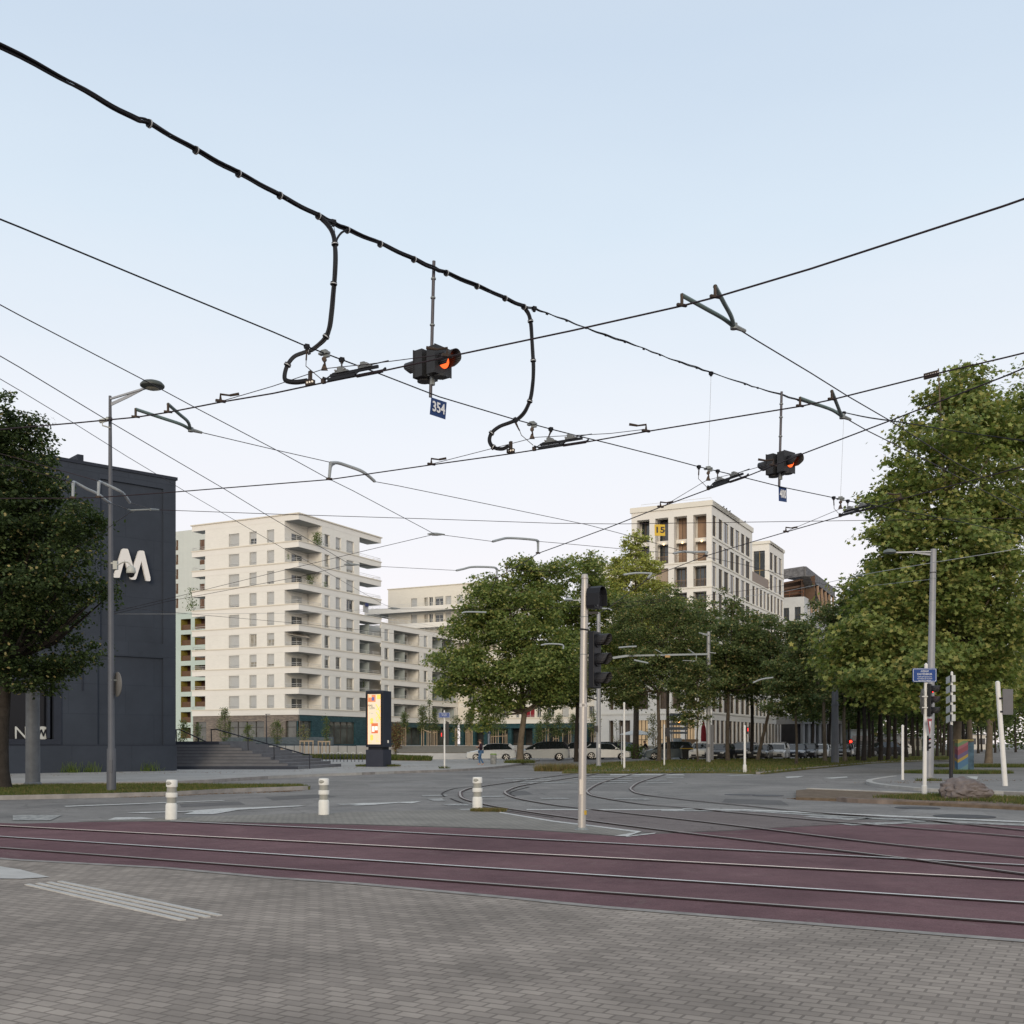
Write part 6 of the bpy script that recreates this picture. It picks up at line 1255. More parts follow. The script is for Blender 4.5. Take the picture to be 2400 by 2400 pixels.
# section insulators hung from the cross span
span = [(-260,409),(48,533),(329.6,650),(640,778),(719,812),(801,843),(893.6,877.5),(1006,921),(1029.5,930),(1205,982.6),(1291,1005.6),(1354,1021.6),(1430,1040),(1552,1071),(1638,1094),(1717.6,1112.6),(1833.6,1141.6),(1954,1166.5),(1987,1174),(2065.5,1187),(2214.6,1216),(2352,1245),(2560,1290)]
wire('taut span rope under the feeder cable, reaching from the left edge to the right edge', Q(span, ZS), .0085, blackcab)
def insul(lb, a, b, hangs, pend, hl=None):
    p0, p1 = H(*a, ZC), H(*b, ZC); d = (p1-p0); Ln = d.length; d.normalize(); t = thing('section_insulator', lb, 'insulator', (p0+p1)/2, group='section insulators in the contact wires'); U = Vector((0,0,1)); s = d.cross(U)
    def at(q, h=0, w_=0): return p0+d*Ln*q+U*h+s*w_
    for q0, q1, h, w_ in ((.02,.60,.012,.03),(.45,1.0,.012,-.03)): mb = MB(); mb.beam(at(q0+.08,h,w_), at(q1-.05,h,w_), .022, .035); mb.beam(at(q0,h+.04,w_), at(q0+.1,h,w_), .02, .022); mb.beam(at(q1-.06,h,w_), at(q1,h+.03,w_), .02, .02); build(mb, 'runner', blackplas, t)
    mb = MB(); mb.beam(at(.12,.065), at(.9,.065), .028, .034); build(mb, 'insulating_rod', blackplas, t)
    mb = MB(); mb.tube([at(0,.02), at(.16,.09), at(.3,.10)], .008, 6); mb.tube([at(.62,.10), at(1.08,.10,.02)], .007, 6); build(mb, 'guide_wire', blackcab, t)
    for q in (.30,.68):
        mb = MB(); c = at(q,.125); an = math.atan2(d.y,d.x); mb.box(c-U*.01, (.10,.05,.04), an); mb.box(c+U*.018+d*-.02, (.06,.045,.02), an); mb.box(c-U*.04+d*.02, (.19,.07,.018), an); g_ = build(mb, 'support_block', mat('block_grey', (.15,.16,.165), .5, .1, .15, 20), t)
        for k in (-1,1): m2 = MB(); m2.lathe(c+d*.065*k-s*.0+U*-.02, [(.012,-.045),(.012,.045)], 8, axis=s); build(m2, 'bolt', boltm, g_)
    mb = MB(); mb.box(at(0,.02), (.05,.04,.06), math.atan2(d.y,d.x)); build(mb, 'end_clamp', fitbrown, t)
    for (sx, sy, L) in hangs:      # hangers from the span rope
        mb = MB(); q = H(sx, sy, ZS); pts = [q]+[P(x, y, q.y+(p0.y-q.y)*.35*i) for i, (x, y) in enumerate(L, 1)]
        mb.tube(pts, .0055, 6); mb.tube([pts[0]-Vector((0,0,.05)), pts[0].lerp(pts[1],.7)], .011, 6); h_ = build(mb, 'hanger', fitbrown, t); clamp(q, .055, par=h_)
    (x, y, y2) = pend; q = H(x, y, ZS); mb = MB(); an = -.55
    mb.box(q+Vector((0,0,.005)), (.15,.06,.026), an); mb.box(q+Vector((0,0,.03)), (.08,.05,.03), an); mb.box(q+Vector((.03,0,-.03)), (.08,.04,.03), an); pl = build(mb, 'pulley_bracket', fitgrey, t)
    k = q.y/FPX; dz = (y2-y)*k; mb = MB()
    mb.lathe(q-Vector((0,0,.35*dz)), [(.018,-.02),(.03,-.02),(.03,.02),(.018,.02)], 12, axis=Vector((0,1,0))); mb.tube([q-Vector((0,0,.05)), q-Vector((0,0,.3*dz))], .012, 6); mb.tube([q-Vector((0,0,.42*dz)), q-Vector((-.01,0,.72*dz))], .014, 6)
    c = q-Vector((0,0,dz)); mb.prism([c+Vector((-.042,0,0)), c+Vector((.042,0,0)), c+Vector((.014,0,.075)), c+Vector((-.014,0,.075))], (0,.03,0)); build(mb, 'shackle', fitbrown, pl)
    if hl: mb = MB(); mb.tube([q+Vector((0,0,.04)), H(*hl, ZF)], .0035, 5); build(mb, 'drop_rope', steel, t)
insul('insulator assembly left of signal 354, hanging beneath the first feeder drop', (758,897), (901,868.5), [(719,812,[(717,858),(757,892)]),(801,843,[(800.5,872)])], (760,829,867))
insul('insulator assembly beneath the right feeder drop, under the taut span rope', (1252,1055), (1378,1035.4), [(1208,984,[(1222,1020),(1250,1044)]),(1291,1005.6,[(1281,1036)])], (1247,995,1028))
insul('insulator assembly immediately left of signal 400 with a long vertical drop rope', (1660,1147), (1751,1116), [(1638,1094,[(1637,1122),(1659,1144)]),(1682,1104,[(1681,1135)])], (1660,1099,1126), (1666.5,877))
insul('insulator assembly in front of the plane tree edge with a long vertical drop rope', (1969,1210.5), (2047,1190), [(1954,1166.5,[(1955,1192),(1969,1207)]),(1987,1174,[(1987,1200)])], (1970,1169,1192), (1977.7,970))
wire('short slack wire from the left feeder clamp to the drop cable', [H(781,523,ZF), P(785,545,13.9)], .004)
# pull-off rods: pairs of straight fibre arms meeting at an eye
def vpull(lb, a, a2, b, b2, e, z_e=None):
    t = thing('pull_off_bracket', lb, 'bracket', H(*e, ZC), group='forked pull-off brackets on the contact wires')
    E_ = H(*e, ZC+.02)
    for (c, m_) in ((a, a2), (b, b2)):
        p = H(*c, ZC); top = p+Vector((0,0,.11)); Yt = p.y+(E_.y-p.y)*.75; mid = P(*m_, Yt)
        mb = MB(); mb.tube(smooth_line([top, top.lerp(mid,.55), mid, mid.lerp(E_,.97)], 4), [.024]*13 if False else .023, 9); build(mb, 'arm', armgreen, t, smooth=True)
        mb = MB(); mb.box(p+Vector((0,0,.008)), (.11,.03,.024), .35); mb.tube([p+Vector((0,0,.02)), top+Vector((0,0,.012))], .017, 7); build(mb, 'wire_clamp', fitbrown, t)
    mb = MB(); mb.lathe(E_, [(.02,-.03),(.04,-.03),(.04,.03),(.02,.03)], 10, axis=Vector((0,0,1))); mb.tube([E_, E_+Vector((.14,.08,-.02))], [.03,.018], 7); build(mb, 'eye_joint', fitgrey, t)
vpull('forked grey rods on the uppermost contact wire at the left, by the street lamp', (318,978), (423,994), (394,966.5), (440,988), (447,1007))
vpull('forked green-grey rods on the uppermost contact wire in the open sky at the right', (1598,717), (1693,745), (1676,697), (1714,742), (1720,765))
vpull('forked green-grey rods on the second contact wire above the plane tree', (1875,952.5), (1951,961), (1949.6,936.7), (1969,966), (1974,976))
# bent tubular pull-off arms with a web plate
def bend(lb, leg, top, path, end, rr=.028, web=True):
    t = thing('tubular_bracket', lb, 'bracket', H(*leg, ZC), group='bent tubular pull-off arms'); p = H(*leg, ZC); Yp = p.y
    pe = H(*end, ZC+.12); pts = [P(*top, Yp)]; n_ = len(path)+1
    for i, q in enumerate(path, 1): pts.append(P(*q, Yp+(pe.y-Yp)*i/n_))
    pts.append(pe); mb = MB(); mb.tube(smooth_line(pts, 4), rr, 9); mb.tube([pts[0]+Vector((0,0,.01)), p+Vector((0,0,.03))], [rr*1.1, rr*.9], 9); build(mb, 'arm', armgrey, t, smooth=True)
    if web:
        a = pts[0]; b = pts[0].lerp(pts[1], 1.0); c = a.lerp(p, .75); n = (b-a).cross(c-a).normalized()*.008
        cur = [c.lerp(b, q)+(a-c.lerp(b, q))*(.42*math.sin(math.pi*q)) for q in [i/6 for i in range(7)]]; mb = MB(); mb.prism([a]+cur[::-1], n); build(mb, 'web_plate', armgrey, t)
    mb = MB(); mb.box(p+Vector((0,0,.01)), (.10,.04,.035), .4); mb.tube([p, p+Vector((0,0,.06))], .02, 7); build(mb, 'wire_clamp', fitbrown, t)
    mb = MB(); mb.tube([pe, pe.lerp(pts[-2], -.12)], [.02,.012], 7); build(mb, 'end_socket', fitgrey, t)
bend('bent grey arm in the open sky below the 354 plate, left of centre', (771.5,1124), (775,1085), [(792,1085),(815,1092),(845,1103),(862,1114)], (878,1128))
bend('bent grey arm left of the lamp post, lower of the two over the lime', (171,1167.5), (172,1132), [(176,1131),(204,1146),(230,1158),(247,1172)], (258,1179))
bend('bent grey arm touching the lamp post, the upper of the two near the lime tree', (230.5,1166), (232,1130), [(238,1131),(279,1150),(292,1161)], (304,1178))
bend('bent grey arm directly above the top of the central plane trees', (1261,1297), (1261,1268), [(1254,1265.5),(1225,1262.5),(1190,1261),(1174,1264)], (1155,1269))
bend('bent grey arm below and left of the other one over the plane trees', (1164,1355), (1165,1334), [(1158,1330),(1130,1328.5),(1104,1329),(1088,1333)], (1070,1337))
bend('bent grey arm crossing the front of the gridded building', (1653.5,1303), (1658,1295), [(1650,1293.5),(1620,1294),(1598,1293)], (1579,1297), web=False)
bend('bent grey arm in front of the pointed yellow-green tree', (1517.6,1358), (1528,1344), [(1500,1343),(1482,1344)], (1462,1347), web=False)
# span wires
wire('span wire from the forked rods at the left down to the gridded building', [H(470,1013,ZC+.06)]+Q([(648,1055),(774,1083.5)], 6.22), .006)
wire('span wire from the bent arm under the 354 plate past the gridded building', Q([(880,1129),(930,1138),(1150,1183),(1300,1214),(1377,1230),(1480,1257),(1598,1291),(1669,1308),(1750,1325),(1834,1347),(2000,1385)], 6.08), .006)
wire('span wire falling steeply right from the forked rods in the open sky', Q([(1722,766),(1777,800),(1900,874),(1987,928.5),(2086,986),(2223,1074),(2352,1146),(2560,1262)], 6.05), .0075)
wire('span wire falling right from the forked rods above the plane tree', Q([(1978,978),(2032,1009),(2190,1088),(2352,1175),(2560,1290)], 6.05), .0075)
wa = [(-260,574),(48,740),(338,891),(458,955.5),(650,1056),(766,1120),(827,1150),(1019,1252)]
wire('first of the slanting wires from the left edge, crossing behind the lamp head', Q(wa, 6.0), .006)
wire('wire running right from the junction knot above the cream building to the bent arm', Q([(1019,1252),(1039,1254),(1142,1267.4),(1155,1269)], 6.05), .006)
wire('wire running right from the upper bent arm above the plane trees', Q([(1263,1269),(1300,1272),(1450,1285.7),(1579,1297)], 6.05), .006)
wire('long faint wire from the junction knot down left past the tower to the lime tree', [H(1019,1252,6.05), P(850,1292,25.5), P(667,1336,28.5), P(412,1399,31.5), P(262,1435,33.5)], .006)
wb_ = [(-260,684),(48,862),(259,989.5),(396,1070),(521.7,1143.5),(620.5,1204),(820.9,1323)]
wire('second of the slanting wires from the left edge, crossing the lamp post', Q(wb_, 5.97), .006)
wire('wire from the tower-front knot running right to the lower bent arm', Q([(820.9,1323),(850,1325.5),(1070,1337)], 6.0), .006)
wire('wire from the lower bent arm running right through the plane tree tops', Q([(1166,1336),(1300,1340),(1450,1348.8),(1462,1347)], 6.0), .006)
wire('faint wire from the tower-front knot down left to the lime tree', [H(820.9,1323,6.0), P(700,1352,28.5), P(400,1408,32), P(262,1440,33.5)], .006)
wc_ = [(-260,736),(48,916),(172,991),(298,1070),(433,1151),(667,1287),(729,1320),(894,1414),(925,1427)]
wire('third and thinnest of the slanting wires from the left edge, ending before the cream building', Q(wc_, 5.9), .0045)
wire('horizontal dark wire crossing in front of the white wing and the plane trees', Q([(880,1427),(925,1427),(1100,1428),(1266,1427),(1360,1421),(1560,1404)], 5.9), .006)
wire('longest nearly level wire, from the lime tree to the right edge', Q([(372,1195),(648,1205),(1000,1216),(1300,1226.5),(1450,1228),(1700,1224.5),(2074,1219),(2352,1215),(2560,1211)], 6.6), .007)
wire('short wire from the right-hand lime tree arm to the metal bar', [H(305,1178,6.2), H(352,1193,6.45)], .006); wire('short wire from the left-hand lime tree arm to the metal bar', [H(259,1179,6.2), H(304,1195,6.45)], .006)
mb = MB(); mb.tube([H(304,1196,6.5), H(352,1194,6.5)], .018, 7); mb.tube([H(352,1194,6.5), H(372,1195,6.55)], [.03,.02], 7); mb.tube([H(300,1194,6.5), H(312,1198,6.5)], [.015,.035], 7)
build(mb, 'spreader_bar', fitgrey, label='grey metal spreader bar joining wires in front of the theatre', cat='bar', origin=H(330,1195,6.5))
wire('wire descending left from the spreader bar behind the lamp post', [H(308,1199,6.5), P(234,1251,27), P(150,1300,31)], .006)
wire('upper wire running left from the upper lime tree arm', [H(232,1128,6.2), P(225,1126,19), H(48,1076,6.6), H(-200,1010,6.9)], .0065)
wire('lower wire running left from the lower lime tree arm', [H(172,1131,6.2), H(48,1097,6.5), H(-200,1050,6.7)], .0065)
wire('faint rope crossing the lower storeys of the theatre and tower', [P(262,1439,34), P(400,1439,34), P(700,1437,33), P(894,1427,31)], .005, steel)
wire('faint slanting rope across the tower middle storeys', [P(265,1420,34), P(400,1435,38), P(700,1461,50), P(1000,1493,62)], .008)
wire('pale cable crossing the plane tree and the lamp mast at the right', [P(2560,1254,36), P(2352,1292,38), P(2190,1318,40), P(2049,1342,46), P(1842,1386,56), P(1747,1398,62)], .011, steel)
wire('thin cable from the lamp mast leftward into the timber-roofed building sky gap', [P(2180,1358,44), P(2049,1372,52), P(1999,1384,58), P(1940,1372,66)], .008, steel)
wire('low cable passing right of the traffic light into the lime trees', [P(1410,1430,60), P(1560,1408,58), P(1700,1390,56), P(1842,1372,56)], .010)
for p, lb in ((H(1019,1252,6.03),'in the open sky above the cream building'),(H(820.9,1323,5.99),'in front of the tower right face'),(H(922,1426,5.9),'in front of the cream building slab')):
    mb = MB(); mb.lathe(p, [(.01,-.16),(.035,-.05),(.035,.05),(.012,.22)], 8, axis=Vector((1,.15,0))); build(mb, 'wire_joint', fitgrey, label='small spindle-shaped wire joint '+lb, cat='clamp', group='wire joints', origin=p)
mb = MB(); a, b = H(2166,887,ZC), H(2200,878,ZC); mb.beam(a+Vector((0,0,.02)), b+Vector((0,0,.02)), .03, .07); t6 = thing('wire_splice', 'bolted splice plate on the second contact wire over the plane tree top', 'clamp', a); build(mb, 'plate', fitbrown, t6)
for k in range(6): m2 = MB(); m2.lathe(a.lerp(b,(k+.5)/6)+Vector((0,-.02,.02)), [(.014,-.006),(.014,.006)], 8, axis=Vector((0,1,0))); build(m2, 'bolt', boltm, t6)

# ---------------- flashing tram signals hung between feeder and span
amber = mat('lit_orange_lens', (.9,.16,.03), .3, 0, 0, emit=1.3, ecol=(1,.13,.03)); sigbox = mat('signal_box_black', (.028,.029,.032), .5, 0, .15, 20, .15, 60); lensd = mat('dark_lens', (.02,.02,.025), .15)
plateb = mat('blue_plate', (.014,.04,.14), .45, 0, .04, 3); platey = mat('yellow_plate', (.62,.42,.05), .5, 0, .04, 3); whitep = mat('white_plate_paint', (.70,.72,.74), .5, 0, 0)
def mast_signal(lb, x, yt, yb, yc, sc, fa=(.78,-.63)):
    pt_, pb = H(x+2, yt, ZF+.0), None; Ym = (ZS-1.5)*FPX/(HOR-yb); t = thing('hanging_signal', lb, 'signal', P(x, yc, Ym), group='flashing signals hung over the junction')
    T, B_ = P(x+4*sc, yt, Ym), P(x-4*sc, yb, Ym); mb = MB(); mb.tube([T, B_], .024, 10); build(mb, 'hanger_pole', mat('hanger_dark_steel', (.085,.08,.09), .45, .3, .1, 8), t, smooth=True)
    for q in (.13,.27,.47,.66): ring(T.lerp(B_, q), (B_-T).normalized(), .036, .02, m=fitgrey, par=t, name='pole_band')
    c = P(x, yc, Ym)
    for sgn, lit in ((1, True), (-1, False)):
        f = Vector((fa[0]*sgn, fa[1]*sgn, 0)); s = Vector((-fa[1], fa[0], 0)); U = Vector((0,0,1)); ctr = c+f*.155+U*(-.005)
        mb = MB(); w_ = .165; hh = .19
        mb.hexa([ctr+f*-.11+s*-w_+U*-hh, ctr+f*-.11+s*w_+U*-hh, ctr+f*.045+s*w_+U*-hh, ctr+f*.045+s*-w_+U*-hh], [ctr+f*-.11+s*-w_+U*hh, ctr+f*-.11+s*w_+U*hh, ctr+f*.045+s*w_+U*hh, ctr+f*.045+s*-w_+U*hh])
        mb.prism([ctr+f*.045+s*-w_*1.06+U*-hh*1.05, ctr+f*.045+s*w_*1.06+U*-hh*1.05, ctr+f*.045+s*w_*1.06+U*hh*1.05, ctr+f*.045+s*-w_*1.06+U*hh*1.05], f*.012)
        mb.lathe(ctr+U*-hh, [(.10,-.03),(.10,.0)], 12)
        hd = build(mb, 'signal_head', sigbox, t)
        m2 = MB(); m2.lathe(ctr+f*.058, [(.105,0),(.105,.008),(.09,.028),(.05,.045),(.005,.05)], 22, axis=f); build(m2, 'lens', amber if lit else lensd, hd, smooth=True)
        m3 = MB(); n = 20; L1, L2 = [], []
        for i in range(n+1):
            a = -.25*math.pi+1.5*math.pi*i/n; r1 = .118; ln = .235+.03*math.sin(a) if math.sin(a) > 0 else .235+.14*math.sin(a); d_ = s*math.cos(a)+U*math.sin(a); L1.append(ctr+f*.055+d_*r1); L2.append(ctr+f*(.055+ln)+d_*(r1-.002))
        for i in range(n): m3.quad(L1[i], L1[i+1], L2[i+1], L2[i])
        vz = build(m3, 'visor', [mat('visor_black', (.03,.03,.033), .45, 0, .1, 10)], hd, recalc=False, smooth=True); md = vz.modifiers.new('thick', 'SOLIDIFY'); md.thickness = .004
    mb = MB(); mb.beam(c+Vector((0,0,.18)), c-Vector((0,0,.18)), .05, .14, up=Vector((.6,.8,0))); mb.tube([c-Vector((0,0,.16)), c-Vector((0,0,.3))], .04, 8); build(mb, 'mount_plate', fitgrey, t)
mast_signal('twin-headed flashing signal with a lit orange lens hanging above the 354 plate', 1013, 612, 931, 853, 1.0)
mast_signal('smaller, farther twin-headed flashing signal with lit orange lens above the 400 plate', 1829, 918, 1141, 1087, .73, (.64,-.77))
def plate(lb, pts4, z, m, txt, tm, size, sx, ro=None, Y=None, th=.004, tw=0.0):
    """pts4: image corners (top left, top right, bottom right, bottom left) of an upright plate turned about its hanger"""
    (x0,y0),(x1,y1),(x2,y2),(x3,y3) = pts4; Y0 = Y*1.0; Y1 = Y0*(HOR-y0)/(HOR-y1)
    p = [P(x0,y0,Y0),P(x1,y1,Y1),P(x2,y2,Y1),P(x3,y3,Y0)]; zt9, zb9 = (p[0].z+p[1].z)/2, (p[2].z+p[3].z)/2
    d = Vector((p[1].x-p[0].x, p[1].y-p[0].y, 0)).normalized(); n = Vector((d.y,-d.x,0)); ctr = (p[0]+p[1]+p[2]+p[3])/4
    t = thing('number_plate_sign', lb, 'sign', ctr); mb = MB(); mb.prism(p, -n*th); build(mb, 'plate', m, t)
    dd = (p[1]-p[0]).normalized(); rot = facerot(d); sk = Matrix.Identity(4); sk[1][0] = (p[1].z-p[0].z)/max(.01,(Vector((p[1].x-p[0].x,p[1].y-p[0].y)).length))
    textmesh(txt, size, ctr+n*.006, rot @ sk, tm, 'digits', t, .002, 1, off=.004, fit=(d, .80*(p[1]-p[0]).length))
    return t, p
plate('small tilted blue plate reading 354 hung under the first flashing signal', [(1011,931),(1047,943),(1044,983),(1007.5,971)], ZS, plateb, '354', whitep, .20, .70, Y=15.2)
plate('small blue plate reading 400 hung under the farther flashing signal', [(1825,1140),(1843.5,1144),(1844,1177),(1825.5,1174)], ZS, plateb, '400', whitep, .22, .58, Y=20.7)
plate('small yellow plate reading 15 hung before the gridded building', [(1534,1229),(1558.5,1229.5),(1559,1256),(1534.5,1255.5)], ZS, platey, '15', mat('black_digits', (.03,.03,.04), .5), .19, 1.0, Y=25.0)
clamp(P(1546,1228,25.0), .05).update_tag() if False else None
# ================================================================== STREET FURNITURE
def pole(par, base, h, r0, r1=None, m=polegrey, n=20, name='pole', cap=True, top=None):
    r1 = r1 or r0; mb = MB(); tp = top or Vector((base.x,base.y,base.z+h)); mb.tube([base, base.lerp(tp,.5), tp], [r0,(r0+r1)/2,r1], n)
    if cap: mb.lathe(tp, [(r1*1.0,0),(r1*.98,.02),(r1*.5,.05),(.005,.06)], n)
    return build(mb, name, m, par, smooth=True)
def R2(z): return Vector((0,0,z))
# tall traffic-light pole
b = G(1363.5,1946); Yp = b.y; t = thing('traffic_light', 'tall grey pole in the middle with a three-lens head and a box signal above it', 'traffic light', b)
polm = mat('brushed_alu_pole', (.44,.42,.40), .42, .35, .06, 1.5)
mb = MB(); top = P(1370.5,1346,Yp); mb.tube([b, b.lerp(top,.5), top-R2(.22)], [.070,.066,.063], 24); mb.tube([top-R2(.22), top-R2(.02), top], [.056,.055,.045], 24); build(mb, 'pole', polm, t, smooth=True)
for py, m_ in ((1355,polm),(1446,fitgrey),(1534,fitgrey)): q = (1946-py)/600; p = b.lerp(top,q); ring(p, (top-b).normalized(), .069, .012, m=m_, par=t, name='pole_band')
p = b.lerp(top,(1946-1476)/600); ring(p, Vector((.12,0,1)).normalized(), .074, .028, m=blackplas, par=t, name='mounting_strap')
mb = MB(); mb.tube([b.lerp(top,(1946-1649)/600), b.lerp(top,(1946-1657)/600)], .0685, 24); lb_ = build(mb, 'number_sticker', mat('sticker_white', (.6,.58,.56), .5), t)
textmesh('50', .055, b.lerp(top,(1946-1653)/600)+Vector((-.005,-.072,0)), facerot(Vector((1,0,0))), blackplas, 'digits', lb_, .002, .9)
mb = MB(); c = b.lerp(top,(1946-1904)/600); mb.box(c+Vector((.052,-.05,0)), (.04,.035,.075), -.6); build(mb, 'yellow_sticker', mat('yellow_sticker', (.5,.33,.05), .5), t)
fS = Vector((.84,-.54,0)).normalized(); sS = Vector((.54,.84,0)).normalized()
def sig_head(par, c, f, w_, h_, dep, lens, lr, vl, m=blackplas, lit=None, litm=None, name='signal_head', round_top=False):
    """c: centre of the back face; lens: list of heights; each lens has its own visor"""
    s = Vector((-f.y, f.x, 0)); U = Vector((0,0,1)); mb = MB()
    a = [c+s*-w_/2+U*-h_/2, c+s*w_/2+U*-h_/2, c+s*w_/2+f*dep+U*-h_/2, c+s*-w_/2+f*dep+U*-h_/2]; mb.hexa(a, [q+U*h_ for q in a]); hd = build(mb, name, m, par)
    md = hd.modifiers.new('bevel','BEVEL'); md.width = .012; md.segments = 2
    for i, z in enumerate(lens):
        k = c+f*(dep+.001)+U*z; m2 = MB(); m2.lathe(k, [(lr*1.12,-.01),(lr*1.12,.02),(lr,.022)], 22, axis=f); m2.lathe(k+f*.015, [(lr*.98,0),(lr*.7,.02),(lr*.2,.03),(.003,.031)], 22, 1, axis=f)
        build(m2, 'lens', [m, litm if (lit == i and litm) else lensd], hd, smooth=True)
        m3 = MB(); n = 18; L1, L2 = [], []
        for j in range(n+1):
            a_ = -.22*math.pi+1.44*math.pi*j/n; d_ = s*math.cos(a_)+U*math.sin(a_); ln = vl*(.88+.12*math.sin(a_)) if math.sin(a_) > 0 else vl*(.88+.45*math.sin(a_))
            L1.append(k+f*.01+d_*lr*1.1); L2.append(k+f*(.01+ln)+d_*lr*1.08-U*.0)
        for j in range(n): m3.quad(L1[j], L1[j+1], L2[j+1], L2[j])
        v = build(m3, 'visor', mat('visor_black',(.03,.03,.033)), hd, recalc=False, smooth=True); md = v.modifiers.new('thick','SOLIDIFY'); md.thickness = .004
    return hd
litwhite = mat('lit_warm_arrow', (1,.6,.4), .3, 0, 0, emit=5, ecol=(1,.62,.45)); litred = mat('lit_red', (.9,.02,.01), .3, 0, 0, emit=7, ecol=(1,.012,.008))
cy = (1482+1612)/2; c = P(1393, cy, Yp)
hd = sig_head(t, c-fS*.05+sS*0, fS, .27, .97, .115, (.33,0,-.33), .105, .23)
k = c-fS*.05+fS*.16+R2(.285)+sS*-.04; mb = MB(); mb.prism([k+sS*-.03, k+sS*.035, k+sS*.03+R2(.05)], fS*.004); build(mb, 'lit_arrow', litwhite, hd)
# upper box signal with arched hood
c = P(1387, 1404, Yp); mb = MB(); prof = [(-.13,-.17),(.13,-.17),(.15,-.12),(.15,.08),(.11,.17),(.04,.21),(-.04,.21),(-.11,.17),(-.15,.08),(-.15,-.12)]
mb.prism([c+sS*x+R2(z)-fS*.03 for x, z in prof], fS*.16); bx_ = build(mb, 'box_signal', blackplas, t)
mb = MB(); mb.prism([c+fS*.135+sS*x*.62+R2(z*.78-.01) for x, z in prof], fS*.006); build(mb, 'lens', lensd, bx_)
mb = MB(); L = [c+fS*.13+sS*x+R2(z) for x, z in prof[2:]]; L = L[:8]
for a, d in zip(L[:-1], L[1:]): mb.quad(a, d, d+fS*.09, a+fS*.09)
v = build(mb, 'hood', blackplas, bx_, recalc=False); md = v.modifiers.new('t','SOLIDIFY'); md.thickness = .012
mb = MB(); mb.beam(P(1375,1437,Yp), P(1402,1436,Yp), .04, .04); mb.beam(P(1375,1372,Yp)+fS*.0, P(1382,1373,Yp), .04,.05); mb.beam(P(1375,1483,Yp), P(1385,1485,Yp), .05, .04); mb.beam(P(1373,1610,Yp), P(1388,1610,Yp), .05, .03); build(mb, 'bracket', blackplas, t)

mb = MB(); mb.lathe(b, [(.125,.0),(.125,.012),(.095,.02),(.085,.05)], 24); build(mb, 'base_collar', fitgrey, t)
mb = MB(); mb.box(b+Vector((-.012,-.069,.75)), (.06,.01,.26)); build(mb, 'service_door', polm, t)
# three white lane bollards with reflective bands
bw = mat('bollard_white', (.68,.68,.65), .45, 0, .05, 6); bgr = mat('bollard_reflective_band', (.29,.29,.265), .35, 0, .05, 20)
for i, (px, py, h_, lb) in enumerate(((401,1921,94,'white banded flexible bollard at the left, slightly tilted, nearest the camera'),(759,1910,86,'white banded flexible bollard standing in the middle of the three'),(1119,1900,79,'white banded flexible bollard with a tuft of dry grass at its foot'))):
    b = G(px,py); hh = h_*b.y/FPX; t = thing('lane_bollard', lb, 'bollard', b, group='white bollards along the paved strip'); r = .105
    mb = MB(); mb.lathe(b, [(r*1.05,0),(r*1.08,.02),(r*1.06,hh*.36),(r*.98,hh*.4),(r*.86,hh*.41),(r*.86,hh*.555),(r*1.05,hh*.56),(r*1.07,hh*.575),(r*1.07,hh*.655),(r*1.05,hh*.67),(r*.86,hh*.675),(r*.86,hh*.815),(r*1.02,hh*.82),(r*1.04,hh*.85),(r*1.02,hh*.97),(r*.93,hh*.995),(r*.5,hh),(.01,hh)], 28); build(mb, 'body', bw, t, smooth=True)
    for z0_, z1_ in ((.42,.55),(.68,.81)): m2 = MB(); m2.lathe(b, [(r*.87,hh*z0_),(r*.885,hh*z0_),(r*.885,hh*z1_),(r*.87,hh*z1_)], 28); build(m2, 'reflective_band', bgr, t, smooth=True)
    m2 = MB(); m2.lathe(b+Vector((-.03,-r*1.0,hh*.91)), [(.032,-.01),(.036,0),(.02,.012),(.005,.012)], 14, axis=Vector((0,-1,0)), sx=1.6); build(m2, 'grip_recess', bgr, t, smooth=True)
    if i == 0: t.rotation_euler = (0, R(1.2), 0)

# street lamp on the left island
lampm = mat('lamp_head_grey_green', (.075,.085,.08), .45, .1, .08, 5); glassl = mat('lamp_glass', (.35,.33,.26), .2)
b = G(261,1853,Z1); Yl = b.y; t = thing('street_lamp', 'tall grey street lamp with a disc head on the grass island, by the theatre', 'street lamp', b)
mb = MB(); tp = P(258,928,Yl); mb.tube([b, b+R2(1.2), b+R2(1.25), b.lerp(tp,.55), tp], [.135,.128,.098,.08,.042], 18); build(mb, 'pole', mat('lamp_pole_grey', (.095,.10,.115), .5, .1, .08, 3), t, smooth=True)
mb = MB(); mb.box(b+Vector((.02,-.130,.72)), (.10,.02,.36)); build(mb, 'service_door', mat('lamp_pole_grey', (.095,.10,.115)), t); a0 = P(258,935,Yl); a1 = P(344,909,Yl-1.1); a2 = P(258,950,Yl); mb = MB(); mb.beam(a0, a1, .05, .05); mb.prism([P(258,952,Yl), a0.lerp(a1,.5)+R2(-.12), a0.lerp(a1,1), a0.lerp(a1,.6)+R2(-.02), P(258,944,Yl)], (0,.03,0)); build(mb, 'arm', polegrey, t)
hc = P(357,903,Yl-1.2); mb = MB(); R_ = 28*(Yl-1.2)/FPX; mb.lathe(hc, [(R_*.55,-R_*.28),(R_*.72,-R_*.24),(R_*.97,-R_*.12),(R_,-R_*.02),(R_*.98,R_*.04),(R_*.8,R_*.24),(R_*.45,R_*.36),(.02,R_*.4)], 32); h_ = build(mb, 'lamp_head', lampm, t, smooth=True)
mb = MB(); mb.lathe(hc, [(.02,-R_*.36),(R_*.4,-R_*.35),(R_*.55,-R_*.28)], 24); build(mb, 'lamp_glass', glassl, h_, smooth=True)
